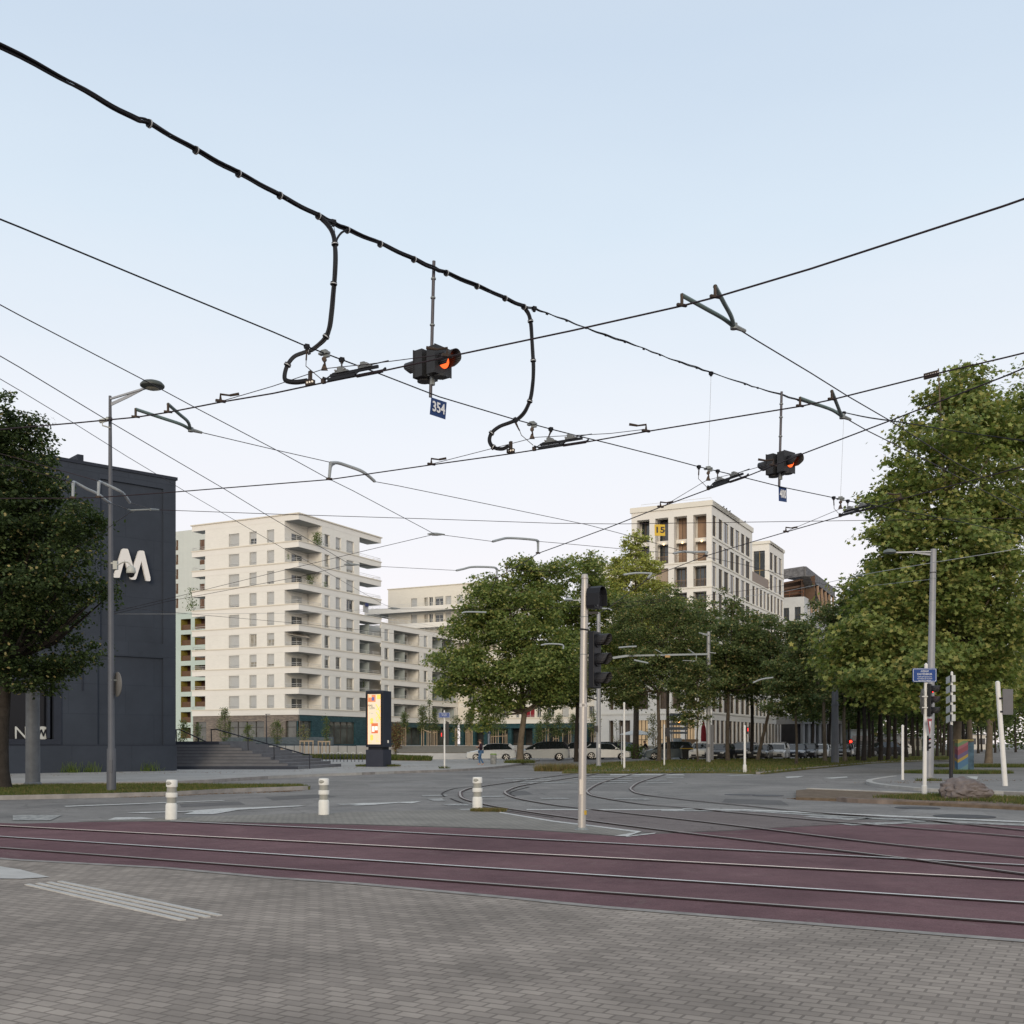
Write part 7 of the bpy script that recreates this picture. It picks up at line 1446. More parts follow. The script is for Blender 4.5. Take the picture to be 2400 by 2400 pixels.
# camera pair on that pole
cw = mat('camera_housing_white', (.40,.41,.38), .4); c = P(244,985,Yl-.2); t2 = thing('security_camera', 'white bullet camera clamped near the top of the left street lamp', 'camera', c)
mb = MB(); mb.lathe(c, [(.045,-.17),(.06,-.16),(.06,.14),(.05,.15)], 14, axis=Vector((-1,.3,-.12)), sx=1.0); build(mb, 'housing', cw, t2, smooth=True); mb = MB(); mb.box(c+Vector((.16,-.02,.03)), (.14,.1,.1)); build(mb, 'lens_shroud', blackplas, t2); mb = MB(); mb.tube([c+Vector((-.05,0,-.06)), c+Vector((-.05,0,-.15)), c+Vector((.14,.1,-.19))], .02, 7); build(mb, 'bracket', cw, t2)
c = P(307,1339,Yl-.35); t2 = thing('dome_camera', 'white dome camera on a curved arm in front of the big white letter', 'camera', c)
k = Yl/FPX; mb = MB(); mb.lathe(c, [(.12,-.06),(.13,-.04),(.135,.0),(.12,.09),(.07,.15),(.02,.17)], 24); build(mb, 'housing', cw, t2, smooth=True); mb = MB(); mb.lathe(c-R2(.05), [(.02,-.13),(.07,-.105),(.1,-.05),(.105,0)], 20); build(mb, 'dome', mat('smoked_dome', (.015,.015,.018), .08), t2, smooth=True)
mb = MB(); mb.tube(smooth_line([P(275,1325,Yl-.3), P(288,1318,Yl-.33), P(300,1318,Yl-.35), c+R2(.16)], 4), [.02]*13, 8); mb.box(P(271,1325,Yl-.25), (.12,.12,.24)); mb.box(P(264,1320,Yl-.15), (.1,.04,.04)); build(mb, 'arm', cw, t2)
# round sign seen from behind on the lamp pole
c = P(275,1604,Yl+.05); t2 = thing('round_sign', 'grey back of a round traffic sign fixed to the left street lamp', 'sign', c); f = Vector((.78,.62,0)).normalized()
mb = MB(); r = 29*Yl/FPX; mb.lathe(c, [(r*.97,-.012),(r,-.006),(r,.012),(r*.97,.016)], 30, axis=f); build(mb, 'disc', mat('sign_back_grey', (.17,.165,.16), .5, .2, .08, 5), t2, smooth=True); mb = MB(); mb.beam(c+R2(.12)-f*.05-Vector((.1,.1,0)), c+R2(.12)-f*.05+Vector((.05,.1,0)), .03,.05); build(mb, 'bracket', fitgrey, t2)

# round catenary masts
def mast(lb, px, pyb, pyt, r, z0_=0.0, lean=0, m=polegrey, extra=None, Y=None):
    b = G(px, pyb, z0_) if Y is None else SP(px, Y, z0_); t = thing('catenary_mast', lb, 'mast', b, group='grey masts carrying the overhead wires'); tp = P(px+lean, pyt, b.y); pole(t, b, 0, r*1.08, r*.8, m, 22, 'mast_tube', top=tp)
    mb = MB(); mb.lathe(b, [(r*1.3,0),(r*1.3,.05),(r*1.1,.09)], 22); build(mb, 'base_collar', m, t); return t, b, tp
ms = mat('mast_galvanised', (.30,.305,.32), .5, .2, .1, 2); msd = mat('mast_dark_grey', (.13,.135,.15), .5, .1, .1, 2)
t, b, tp = mast('thick pale grey mast rising through the left edge of the lime tree', 77, 1839, 1080, .215, Z1, -2, mat('mast_mid_grey', (.13,.14,.155), .55, .1, .2, 3))
t, b, tp = mast('grey mast standing on the verge behind the traffic light', 1403, 1797, 1437, .135, .07, 0, ms)
for py in (1457,1463): mb = MB(); mb.beam(P(1404,py,b.y-.15), P(1413,py+4,b.y-.15), .04, .05); build(mb, 'bracket', fitgrey, t)
mb = MB(); mb.box(P(1397,1708,b.y-.2), (.2,.2,.36)); build(mb, 'junction_box', blackplas, t)
mb = MB(); mb.box(P(1404.5,1748,b.y-.15), (.08,.04,.22)); build(mb, 'notice', bw, t)
t, b, tp = mast('grey mast with a long horizontal arm, standing among the lime trees', 1660.5, 1785, 1482, .16, .07, 0, ms, Y=80)
mb = MB(); mb.beam(P(1659,1533,b.y-.2), P(1470,1537,b.y-1), .11, .13); mb.beam(P(1470,1537,b.y-1), P(1436,1542,b.y-1.1), .12, .16); build(mb, 'cantilever_arm', armgrey, t)
mb = MB(); mb.beam(P(1659,1487,b.y-.2), P(1638,1483,b.y-.4), .07,.07); mb.beam(P(1659,1490,b.y-.2), P(1645,1486,b.y-.3), .05,.05); mb.beam(P(1662,1529,b.y-.2), P(1678,1531,b.y-.3), .05, .05); build(mb, 'bracket', armgrey, t)
mb = MB(); mb.tube([P(1632,1534,b.y-.9), P(1632,1548,b.y-.9), P(1618,1552,b.y-.9)], .03, 7); mb.tube([P(1612,1521,b.y-.9), P(1628,1532,b.y-.9)], .03, 7); mb.tube([P(1536,1522,b.y-.9), P(1552,1531,b.y-.9)], .03,7); mb.tube([P(1600,1548,b.y-.9), P(1631,1549,b.y-.9)], .025, 7); build(mb, 'steady_arms', armgrey, t)
mb = MB(); mb.box(P(1564.5,1538.5,b.y-1.0), (.36,.1,.16)); build(mb, 'section_marker', mat('ochre_marker', (.42,.27,.12), .6), t)
mb = MB(); mb.box(P(1660,1747,b.y-.25), (.28,.06,.22)); mb.box(P(1668,1740,b.y+.2), (.25,.2,2.6)); build(mb, 'equipment_box', msd, t)
t, b, tp = mast('stout dark grey mast among the avenue trees, widest of all the masts', 1957, 1788.5, 1560, .26, .07, 0, msd)
ring(b+R2(4.2), Vector((0,0,1)), .285, .12, m=msd, par=t, name='mast_collar')
# pale bent arms of farther catenary seen against the trees
for i, (L, lb) in enumerate(((((1082,1437),(1095,1434),(1140,1435)),'before the left plane tree upper crown'),(((1268,1512),(1285,1509),(1318,1511),(1320,1521)),'low before the left plane tree, left of the traffic light'),(((1450,1518),(1470,1516),(1492,1515)),'right of the three-lens head'),(((1486,1547),(1505,1551),(1519,1554)),'below the horizontal mast arm'),(((1765,1600),(1785,1592),(1812,1588)),'before the dark lime trees left of the big mast'),(((1410,1426),(1428,1427),(1434,1431)),'just right of the box signal'))):
    mb = MB(); Y_ = 62; mb.tube(smooth_line([P(x,y,Y_) for x,y in L], 3), .045, 7); build(mb, 'distant_bracket', armgrey, label='small distant pale pull-off arm '+lb, cat='bracket', group='small distant pull-off arms', origin=P(*L[0],Y_), smooth=True)
# lamp behind the traffic light
b = SP(1368,70,0); t = thing('street_lamp', 'distant street lamp whose small head shows left of the traffic light pole', 'street lamp', b); tp = P(1368,1402,70); pole(t, b, 0, .1, .06, polegrey, 12, top=tp)
mb = MB(); mb.beam(P(1368,1406,70), P(1342,1407,70), .05, .06); build(mb, 'arm', polegrey, t); mb = MB(); hc = P(1333,1406,70); mb.lathe(hc, [(.16,-.07),(.28,-.05),(.30,0),(.22,.09),(.1,.14),(.01,.15)], 20); build(mb, 'lamp_head', armgrey, t, smooth=True)
# big lamp mast on the right
b = G(2177,1829,.085); Yr = b.y; t = thing('street_lamp', 'thick grey mast with a side lamp in front of the huge plane tree', 'street lamp', b); tp = P(2188,1287,Yr)
mb = MB(); mb.tube([b, b.lerp(tp,.35), b.lerp(tp,.36), tp], [.165,.155,.14,.105], 22); build(mb, 'pole', mat('lamp_mast_grey', (.27,.275,.295), .5, .15, .1, 2), t, smooth=True)
for py in (1342,1356,1408): q = (1829-py)/(1829-1287); ring(b.lerp(tp,q), Vector((0,0,1)), .125, .03, m=blackplas if py == 1342 else fitgrey, par=t, name='pole_band')
mb = MB(); mb.beam(P(2182,1293,Yr), P(2098,1295,Yr), .06, .05); mb.prism([P(2182,1302,Yr), P(2132,1295,Yr), P(2182,1297,Yr)], (0,.04,0)); build(mb, 'arm', polegrey, t)
hc = P(2085,1293,Yr); mb = MB(); R_ = 15*Yr/FPX*1.0; mb.lathe(hc, [(R_*.5,-R_*.3),(R_*.98,-R_*.2),(R_,-R_*.08),(R_*.85,R_*.2),(R_*.45,R_*.38),(.01,R_*.42)], 26); build(mb, 'lamp_head', mat('lamp_head_dark', (.13,.15,.15), .5), t, smooth=True)

# name-plate pole with the road signals
b = G(2166.5,1866,.07); Yn = b.y; t = thing('traffic_light', 'white signal pole with a red light lit, under the blue avenue name plate', 'traffic light', b); tp = P(2170.5,1559,Yn)
pole(t, b, 0, .055, .047, polewhite, 20, top=tp); mb = MB(); mb.lathe(b, [(.07,0),(.07,.28),(.05,.3)], 16); build(mb, 'base_sleeve', polewhite, t, smooth=True)
fN = Vector((.86,-.5,0)).normalized()
def pxm(n_, Y): return n_*Y/FPX
hd = sig_head(t, P(2180,1641,Yn)-fN*.06, fN, .24, pxm(76,Yn), .10, (.29,0,-.29), .095, .21, lit=0, litm=litred)
hd2 = sig_head(t, P(2174,1742,Yn)-fN*.03, fN, .10, pxm(36,Yn), .06, (.12,0,-.12), .03, .05, lit=0, litm=litred, name='small_signal_head')
mb = MB(); mb.beam(P(2168,1605,Yn), P(2178,1604,Yn), .05,.05); mb.beam(P(2168,1677,Yn), P(2180,1678,Yn), .05,.05); mb.beam(P(2166,1742,Yn), P(2175,1742,Yn), .03,.04); build(mb, 'bracket', blackplas, t)
t2 = thing('street_name_sign', 'blue enamel avenue name plate with white lettering on the white signal pole', 'sign', P(2166,1581,Yn-.1)); bl = mat('enamel_blue', (.018,.055,.21), .3, 0, .03, 2)
def nameplate(t2, x0, x1, yt0, yt1, yb0, yb1, Y, lines, th=.012):
    rat = (yb1-yt1)/(yb0-yt0); Y0, Y1 = Y*(1+rat)/2, Y*(1+1/rat)/2; A, B_, C_, D_ = P(x0,yt0,Y0), P(x1,yt1,Y1), P(x1,yb1,Y1), P(x0,yb0,Y0)
    d = Vector((B_.x-A.x, B_.y-A.y, 0)).normalized(); n = Vector((d.y,-d.x,0)); W_ = Vector((B_.x-A.x,B_.y-A.y,0)).length; Hh = A.z-D_.z; zc_ = (A.z+D_.z)/2; o = Vector(((A.x+B_.x)/2,(A.y+B_.y)/2,zc_))
    def rrect(w_, h_, r): return [o+d*(sx*(w_/2-r)+r*math.cos(a))+R2(sy*(h_/2-r)+r*math.sin(a)) for sx, sy, a0 in ((1,1,0),(-1,1,90),(-1,-1,180),(1,-1,270)) for a in [R(a0+q) for q in (0,30,60,90)]]
    mb = MB(); mb.prism(rrect(W_,Hh,.03), n*th); pl = build(mb, 'plate', bl, t2)
    mb = MB(); L0 = rrect(W_*.955,Hh*.91,.03); L1 = rrect(W_*.925,Hh*.86,.025); k = len(L0)
    for i in range(k): j = (i+1)%k; mb.quad(L0[i]+n*(th+.001), L0[j]+n*(th+.001), L1[j]+n*(th+.001), L1[i]+n*(th+.001))
    build(mb, 'border_line', whitep, t2, recalc=False)
    for s_, z_, sz, sx in lines: textmesh(s_, sz*Hh, o+n*(th+.002)+R2(z_*Hh), facerot(d), whitep, 'lettering', t2, .001, sx, off=.0)
nameplate(t2, 2138.5, 2195, 1566, 1563.5, 1598.5, 1596, Yn-.08, (('AVENUE',.27,.2,.78),('SCHUTZENBERGER',.06,.2,.62),('Famille dont plusieurs de',-.12,.125,.80),('ses membres ont eu un rôle',-.25,.125,.76),('important à Strasbourg',-.375,.125,.78)))
c = P(2163,1645,Yn+.1); t2 = thing('round_sign', 'dark back of a round traffic sign on the white signal pole at the right', 'sign', c); f = Vector((-.86,.5,0)).normalized(); mb = MB(); r = .36; mb.lathe(c-Vector((.0,0,0)), [(r*.97,-.01),(r,-.004),(r,.012),(r*.97,.014)], 30, axis=f); build(mb, 'disc', mat('sign_back_dark', (.075,.075,.075), .5, .1, .1, 6), t2, smooth=True)
for z_ in (.14,-.16): mb = MB(); mb.beam(c+R2(z_)+Vector((-.16,-.16,0)), c+R2(z_)+Vector((.14,-.18,0)), .02,.03); build(mb, 'fixing_rail', steel, t2)
c = P(2178.5,1702,Yn-.22); t2 = thing('give_way_sign', 'small give-way triangle with a red border below the red road signal', 'sign', c); d = Vector((.62,.78,0)).normalized(); n = Vector((d.y,-d.x,0))
def tri(s): return [c+d*(-.19*s)+R2(.21*s), c+d*(.19*s)+R2(.21*s), c-R2(.21*s)]
h9 = .215; 
def tri(s): return [c+d*(-.19*s)+R2(.20*s+.0), c+d*(.19*s)+R2(.20*s), c-R2(.21*s)]
mb = MB(); mb.prism(tri(1), n*.01); build(mb, 'red_triangle', mat('sign_red', (.28,.012,.02), .4), t2); mb = MB(); c0 = c; c = c0+R2(.025); mb.prism([q+n*.014 for q in tri(.52)], n*.003); build(mb, 'white_triangle', whitep, t2); c = c0
# direction post with five boxes
b = G(2229,1829,.085); Yd = b.y; t = thing('direction_post', 'black and white post carrying five short white finger boards seen end-on', 'sign post', b)
pole(t, b, 0, .07, .065, mat('post_black', (.025,.025,.03), .5), 18, 'lower_post', top=P(2229,1701,Yd)); pole(t, P(2230,1701,Yd), 0, .05, .045, polewhite, 18, 'upper_post', top=P(2230.8,1577,Yd))
fb = mat('finger_board_white', (.50,.51,.50), .45, 0, .03, 4)
for y in (1592,1615,1638.5,1661.5,1684):
    a = P(2220.5,y+3,Yd+.45); m2 = P(2230.5,y-2,Yd-.22); e = P(2239.5,y-2,Yd-.12); hh = pxm(7.8,Yd); mb = MB()
    mb.hexa([a-R2(hh), m2-R2(hh), m2+Vector((0,.14,-hh)), a+Vector((-.0,.14,-hh))], [a+R2(hh), m2+R2(hh), m2+Vector((0,.14,hh)), a+Vector((0,.14,hh))]); mb.hexa([m2-R2(hh), e-R2(hh), e+Vector((0,.14,-hh)), m2+Vector((0,.14,-hh))], [m2+R2(hh), e+R2(hh), e+Vector((0,.14,hh)), m2+Vector((0,.14,hh))])
    f_ = build(mb, 'finger_board', fb, t); mb = MB(); 
    for zz in (hh*.72,-hh*.72): mb.beam(a.lerp(m2,.08)+R2(zz)+Vector((0,-.012,0)), a.lerp(m2,.95)+R2(zz)+Vector((0,-.012,0)), .006, .012)
    build(mb, 'edge_line', blackplas, f_)
# leaning pole at the right edge
b = G(2356,1842,.085); t = thing('leaning_sign_pole', 'white pole leaning left at the right edge with the grey back of a sign', 'sign post', b); Yk = b.y; tp = P(2338,1600,Yk); pole(t, b, 0, .085, .075, polewhite, 20, top=tp)
mb = MB(); mb.box(P(2362,1645,Yk+.05), (.5,.03,.85), .5); build(mb, 'board', mat('board_grey', (.15,.145,.15), .5, 0, .08, 4), t)
for y in (1637,1668): mb = MB(); mb.beam(P(2342+(y-1637)*.08,y,Yk-.08), P(2352,y,Yk-.02), .06, .06); build(mb, 'bracket', blackplas, t)
# thin white poles with pedestrian lights
def thinpole(lb, px, pyb, pyt, r=.055, z0_=.07, m=polewhite): 
    b = G(px, pyb, z0_); t = thing('signal_pole', lb, 'pole', b, group='thin white signal poles'); pole(t, b, 0, r, r*.92, m, 16, top=P(px, pyt, b.y)); return t, b
t, b = thinpole('tall thin white pole on the verge just right of the catenary mast', 1463, 1802, 1648, .062)
t, b = thinpole('thin white pole with a small black signal box before the leftmost lime tree', 1557, 1795, 1700, .05); mb = MB(); mb.box(P(1564.5,1716,b.y), (.28,.25,.55)); build(mb, 'signal_box', blackplas, t)
t, b = thinpole('white pole on the verge with a lit red pedestrian figure', 1745.5, 1810, 1702, .058)
mb = MB(); mb.box(P(1751,1712,b.y), (.10,.18,.36)); sb = build(mb, 'pedestrian_light', blackplas, t); mb = MB(); mb.box(P(1751.3,1711,b.y)+Vector((.012,-.1,.02)), (.035,.02,.17)); build(mb, 'red_figure', mat('lit_red_figure', (.6,.02,.02), .4, 0, 0, emit=1.0, ecol=(1,.02,.02)), sb); mb = MB(); mb.lathe(b, [(.09,0),(.09,.35),(.06,.38)], 14); build(mb, 'base_sleeve', polewhite, t)
t, b = thinpole('plain thin white pole on the right-hand corner pavement', 2115.5, 1827.5, 1702, .052, .085)
t, b = thinpole('short dark-grey pole with a black signal box left of the car row', 1457, 1793, 1704, .03, .07, polegrey)
b = G(1042,1801,Z1); Ys = b.y; t = thing('signal_pole', 'white pole with a red pedestrian light under the small blue name plate', 'pole', b, group='thin white signal poles'); pole(t, b, 0, .05, .045, polewhite, 16, top=P(1041.5,1667,Ys))
mb = MB(); mb.box(P(1037,1721,Ys), (.14,.18,.46)); sb = build(mb, 'pedestrian_light', blackplas, t); mb = MB(); mb.box(P(1035,1722,Ys)+Vector((-.0,-.1,0)), (.04,.02,.2)); build(mb, 'red_figure', mat('lit_red_figure', (.6,.02,.02), .4, 0, 0, emit=1.0, ecol=(1,.02,.02)), sb)
mb = MB(); mb.prism([P(1045,1689,Ys+.1), P(1052,1693,Ys+.1), P(1052,1744,Ys+.1), P(1046,1745,Ys+.1)], (0,.1,0)); build(mb, 'signal_back', blackplas, t)
t2 = thing('street_name_sign', 'small distant blue name plate in white lettering above the red pedestrian light', 'sign', P(1041,1676,Ys-.08)); nameplate(t2, 1028, 1054.5, 1670, 1670.5, 1682, 1682.5, Ys-.08, (('BOULEVARD',.2,.24,.75),('DE DRESDE',-.08,.24,.75),('.............',-.33,.14,.8)))
c = P(1147,1713,95); t = thing('blue_information_sign', 'small blue rectangular sign on a grey post behind the white hatchback', 'sign', SP(1146,95,0)); mb = MB(); mb.box(c, (.24,.04,.48)); build(mb, 'plate', bl, t); mb = MB(); mb.box(c+Vector((0,-.03,0)), (.05,.01,.25)); build(mb, 'white_symbol', whitep, t); pole(t, SP(1146,95.1,0), 2.7, .10, .1, polegrey, 12)
# advertising column
b = G(886,1797,Z1); Ya = b.y; t = thing('advertising_column', 'tall dark column with a lit cream and yellow poster, on the pavement', 'advertising column', b, 0); k = Ya/FPX
colm = mat('column_navy', (.035,.04,.058), .5, 0, .08, 3); fx0, fx1, sx1 = 857.5, 897, 917.5
dL = 1.2; A = P(857,1796,Ya-.0); Bc = P(898,1796,Ya-.35); Cc = P(917.5,1793,Ya+1.1)
A, Bc, Cc = [Vector((q.x,q.y,Z1)) for q in (P(857,1796,Ya), P(898,1796,Ya-.25), P(917.5,1793,Ya+1.05))]; Dc = A+Cc-Bc
def colbox(z0_, z1_, s, m, name, par=t):
    ctr = (A+Cc)/2; L = [ctr+(q-ctr)*s for q in (A,Bc,Cc,Dc)]; mb = MB(); mb.hexa([Vector((q.x,q.y,z0_)) for q in L], [Vector((q.x,q.y,z1_)) for q in L]); return build(mb, name, m, par)
zA = lambda py: zt(py, Ya)
base_ = colbox(Z1, zA(1757), .985, colm, 'base'); colbox(zA(1757), zA(1751), .8, mat('column_neck', (.015,.017,.024), .5), 'neck'); bd_ = colbox(zA(1751), zA(1618.5), 1.0, colm, 'cabinet')
md = bd_.modifiers.new('bevel','BEVEL'); md.width = .03; md.segments = 2
d = (Bc-A).normalized(); n = Vector((d.y,-d.x,0)); W_ = (Bc-A).length
mb = MB(); z0_, z1_ = zA(1748.5), zA(1623)
for (u0,u1,q0,q1) in ((.02,.13,z0_,z1_),(.87,.98,z0_,z1_),(.13,.87,z0_,z0_+.1),(.13,.87,z1_-.1,z1_)): mb.hexa([A+d*W_*u0+n*.0+R2(q0-Z1),A+d*W_*u1+R2(q0-Z1),A+d*W_*u1+n*.05+R2(q0-Z1),A+d*W_*u0+n*.05+R2(q0-Z1)],[A+d*W_*u0+R2(q1-Z1),A+d*W_*u1+R2(q1-Z1),A+d*W_*u1+n*.05+R2(q1-Z1),A+d*W_*u0+n*.05+R2(q1-Z1)])
build(mb, 'poster_frame', mat('column_neck', (.015,.017,.024)), t)
def litc(nm, c_, e=1.0): return mat('poster_'+nm, c_, .5, 0, 0, emit=e)
def prect(u0,u1,q0,q1,off,m,par,name):
    mb = MB(); z = lambda q: z0_+.1+(z1_-z0_-.2)*q - Z1; u = lambda q: W_*(.13+.74*q)
    mb.quad(A+d*u(u0)+n*off+R2(z(q0)),A+d*u(u1)+n*off+R2(z(q0)),A+d*u(u1)+n*off+R2(z(q1)),A+d*u(u0)+n*off+R2(z(q1))); return build(mb, name, m, par, recalc=False)
ps = prect(0,1,0,1,.012,litc('cream',(.62,.53,.40),.6),t,'poster')
for u0,u1 in ((0,.035),(.965,1)): prect(u0,u1,0,1,.014,litc('edge',(1,.52,.28),1.0),ps,'glowing_edge')
prect(.02,.6,.845,.985,.016,litc('red_art',(.62,.22,.10),.5),ps,'artwork'); prect(.3,.5,.87,.94,.018,litc('blue_art',(.12,.14,.35),.4),ps,'artwork'); prect(.05,.3,.93,.985,.018,litc('peach',(.85,.5,.3),.6),ps,'artwork'); prect(.7,.98,.9,.99,.016,litc('yellow',(.75,.55,.12),.6),ps,'artwork')
def pline(L, w_, m, name='ribbon'):
    z = lambda q: z0_+.1+(z1_-z0_-.2)*q - Z1; u = lambda q: W_*(.13+.74*q); mb = MB(); P_ = [A+d*u(a)+n*.02+R2(z(c_)) for a,c_ in L]
    for a, c_ in zip(P_[:-1],P_[1:]): v = (c_-a).normalized().cross(n)*w_; mb.quad(a-v,a+v,c_+v,c_-v)
    build(mb, name, m, ps, recalc=False)
yel = litc('yellow',(.75,.55,.12),.6)
pline([(.62,.80),(.75,.74),(.95,.64)],.03,yel); pline([(.98,.76),(.8,.69),(.62,.69)],.022,yel); pline([(.64,.64),(.98,.52)],.03,yel); pline([(.95,.68),(.86,.55),(.98,.48)],.02,yel); pline([(.62,.54),(.7,.47),(.9,.5),(.75,.56),(.64,.5)],.014,yel); pline([(.66,.46),(.9,.46)],.012,yel)
for cq in (.49,.43,.16,.11): 
    z = z0_+.1+(z1_-z0_-.2)*cq-Z1; mb = MB(); c9 = A+d*W_*(.13+.74*.3)+n*.018+R2(z); mb.poly([c9+d*.1*math.cos(q*math.pi/9)+R2(.1*math.sin(q*math.pi/9)) for q in range(18)]); build(mb, 'yellow_disc', yel, ps, recalc=False)
prect(.28,.78,.22,.42,.019,litc('brick',(.60,.16,.07),.5),ps,'inner_panel'); prect(.32,.52,.25,.36,.021,litc('pale',(.75,.72,.66),.7),ps,'inner_panel'); prect(.55,.76,.28,.36,.021,litc('pale',(.75,.72,.66),.7),ps,'inner_panel')
for cq, u0, u1 in ((.14,.62,.85),(.11,.62,.7),(.08,.62,.82),(.05,.62,.9),(.04,.05,.3),(.62,.08,.2),(.61,.25,.4),(.18,.62,.8)): prect(u0,u1,cq,cq+.008,.016,yel if cq < .2 else litc('greyline',(.4,.36,.3),.5),ps,'text_line')
inkm = mat('poster_ink', (.10,.08,.07), .6)
for s_, cq, u_ in (('MAIL',.77,.2),('LON',.72,.33)): textmesh(s_, .17, A+d*W_*(.13+.74*u_)+n*.02+R2(z0_+.1+(z1_-z0_-.2)*cq-Z1), facerot(d), inkm, 'lettering', ps, .001, .85)
mb = MB(); q = Bc+(Cc-Bc)*.55; mb.box(q+Vector((.012,-.01,zA(1738)-Z1)), (.1,.06,.16)); build(mb, 'sticker', bw, t)
# bin, cabinet, boulder
b = G(1156.5,1791,Z1); t = thing('litter_bin', 'scuffed grey litter bin with a green rim beside the pale plane trunk', 'bin', b); r = 7.3*b.y/FPX; hh = 25*b.y/FPX
mb = MB(); mb.lathe(b, [(r*.86,0),(r*.95,.05),(r,hh*.5),(r,hh*.9),(r*.9,hh*.92)], 20); build(mb, 'body', mat('scuffed_grey_bin', (.13,.135,.13), .7, 0, .5, 6, col2=(.30,.30,.29)), t, smooth=True); mb = MB(); mb.lathe(b, [(r*1.03,hh*.9),(r*1.05,hh*.92),(r*1.05,hh*.97),(r*.9,hh*.99)], 20); build(mb, 'rim', mat('lime_green_rim', (.16,.30,.03), .5), t, smooth=True)
b = G(2262,1808,.085); t = thing('electrical_cabinet', 'street cabinet painted with a colourful abstract mural among the plane trunks', 'cabinet', b); Yc = b.y
mm = bpy.data.materials.new('painted_mural'); mm.use_nodes = True; nt_ = mm.node_tree; bb = nt_.nodes['Principled BSDF']; tcn = nt_.nodes.new('ShaderNodeTexCoord'); mp_ = nt_.nodes.new('ShaderNodeMapping'); mp_.inputs['Rotation'].default_value = (0,R(28),0); mp_.inputs['Scale'].default_value = (.55,.55,.62); mp_.inputs['Location'].default_value = (.3,0,.05)
nt_.links.new(tcn.outputs['Object'], mp_.inputs[0]); wv = nt_.nodes.new('ShaderNodeTexWave'); wv.bands_direction = 'Z'; wv.inputs['Scale'].default_value = .34; wv.inputs['Distortion'].default_value = 6; wv.inputs['Detail'].default_value = 1; wv.inputs['Detail Scale'].default_value = .8; wv.wave_profile = 'SAW'
nt_.links.new(mp_.outputs[0], wv.inputs[0]); rp_ = nt_.nodes.new('ShaderNodeValToRGB'); rp_.color_ramp.interpolation = 'CONSTANT'; el_ = rp_.color_ramp.elements; el_[0].color = (.07,.15,.17,1); el_[1].position = .14; el_[1].color = (.03,.10,.19,1)
for p_, c_ in ((.3,(.24,.17,.03,1)),(.38,(.07,.05,.13,1)),(.5,(.15,.03,.05,1)),(.66,(.20,.06,.09,1)),(.76,(.08,.15,.07,1)),(.88,(.24,.19,.05,1))): e_ = el_.new(p_); e_.color = c_
nt_.links.new(wv.outputs['Fac'], rp_.inputs[0]); nt_.links.new(rp_.outputs[0], bb.inputs['Base Color'])
mb = MB(); a = P(2245,1807,Yc); w1 = pxm(24,Yc); hh = pxm(72,Yc); mb.box(Vector((P(2257,0,Yc).x, Yc+.2, .085+hh/2)), (w1,.4,hh)); o_ = build(mb, 'door_panel', mm, t); mb = MB(); mb.box(Vector((P(2277,0,Yc).x, Yc+.32, .085+hh/2-.05)), (pxm(14,Yc),.5,hh*.96)); build(mb, 'side_panel', mat('mural_side_blue', (.05,.09,.13), .7, 0, .4, 3), t); mb = MB(); mb.box(Vector((P(2263,0,Yc).x, Yc+.28, .085+hh+.03)), (w1*1.55,.62,.06)); build(mb, 'top', mat('cabinet_top', (.26,.22,.08), .7), t)
bm = bmesh.new(); bmesh.ops.create_icosphere(bm, subdivisions=5, radius=1.0)
from mathutils import noise as N_
b = G(2262,1874,.07); W_ = pxm(131,b.y)/2; Hh = pxm(52,b.y)
for v in bm.verts:
    p = v.co.copy(); n1 = N_.noise(p*1.1+Vector((3,1,7))); n2 = N_.noise(p*2.6+Vector((9,2,5))); n3 = N_.noise(p*7+Vector((1,5,2))); n4 = N_.noise(p*17)
    q = p*(1+.22*n1+.12*abs(n2)*2-.08+.05*n3+.018*n4)
    pk = 1.0-.45*max(0,q.x)**1.2-.18*max(0,-q.x)**2; z = q.z*(pk if q.z > 0 else 1)
    v.co = Vector((q.x*W_*.92, q.y*W_*.55, Hh*.40+z*Hh*.58))
    if v.co.z < .0: v.co.z = -.02
me = bpy.data.meshes.new('boulder'); bm.to_mesh(me); bm.free(); me.shade_smooth(); me.set_sharp_from_angle(angle=R(28)); me.materials.append(mat('boulder_stone', (.105,.088,.088), .9, 0, .35, 3.5, 1.0, 14, col2=(.20,.175,.17)))
o = bpy.data.objects.new('boulder', me); COL.objects.link(o); o.location = b; props(o, 'large rough brown-grey boulder lying on the traffic island at the right', 'boulder')
# bicycle racks
rk = mat('rack_dark_steel', (.06,.065,.08), .45, .3, 0); rkt = mat('rack_pale_top', (.5,.5,.48), .4)
first = None
for i, x in enumerate((760,777,793.5,810,827.5,845)):
    b = G(x,1785.5,Z1)
    if first is None:
        first = thing('bicycle_rack', 'x', 'bicycle rack', b, group='hoop bicycle racks left of the advertising column'); w_ = pxm(4,b.y); h_ = pxm(22,b.y); mb = MB(); mb.tube([b+Vector((-w_,0,0)), b+Vector((-w_,0,h_-.12))], .028, 8); mb.tube([b+Vector((w_,0,0)), b+Vector((w_,0,h_-.12))], .028, 8); build(mb, 'legs', rk, first)
        mb = MB(); mb.tube(smooth_line([b+Vector((-w_,0,h_-.12)), b+Vector((-w_*.7,0,h_-.02)), b+Vector((0,0,h_)), b+Vector((w_*.7,0,h_-.02)), b+Vector((w_,0,h_-.12))], 3), .03, 8); build(mb, 'hoop', rkt, first, smooth=True); t = first
    else: t = copy_tree(first); t.location = b
    t['label'] = ('leftmost','second from the left','third from the left','third from the right','second from the right','rightmost visible')[i]+' hoop rack in the row left of the advertising column'
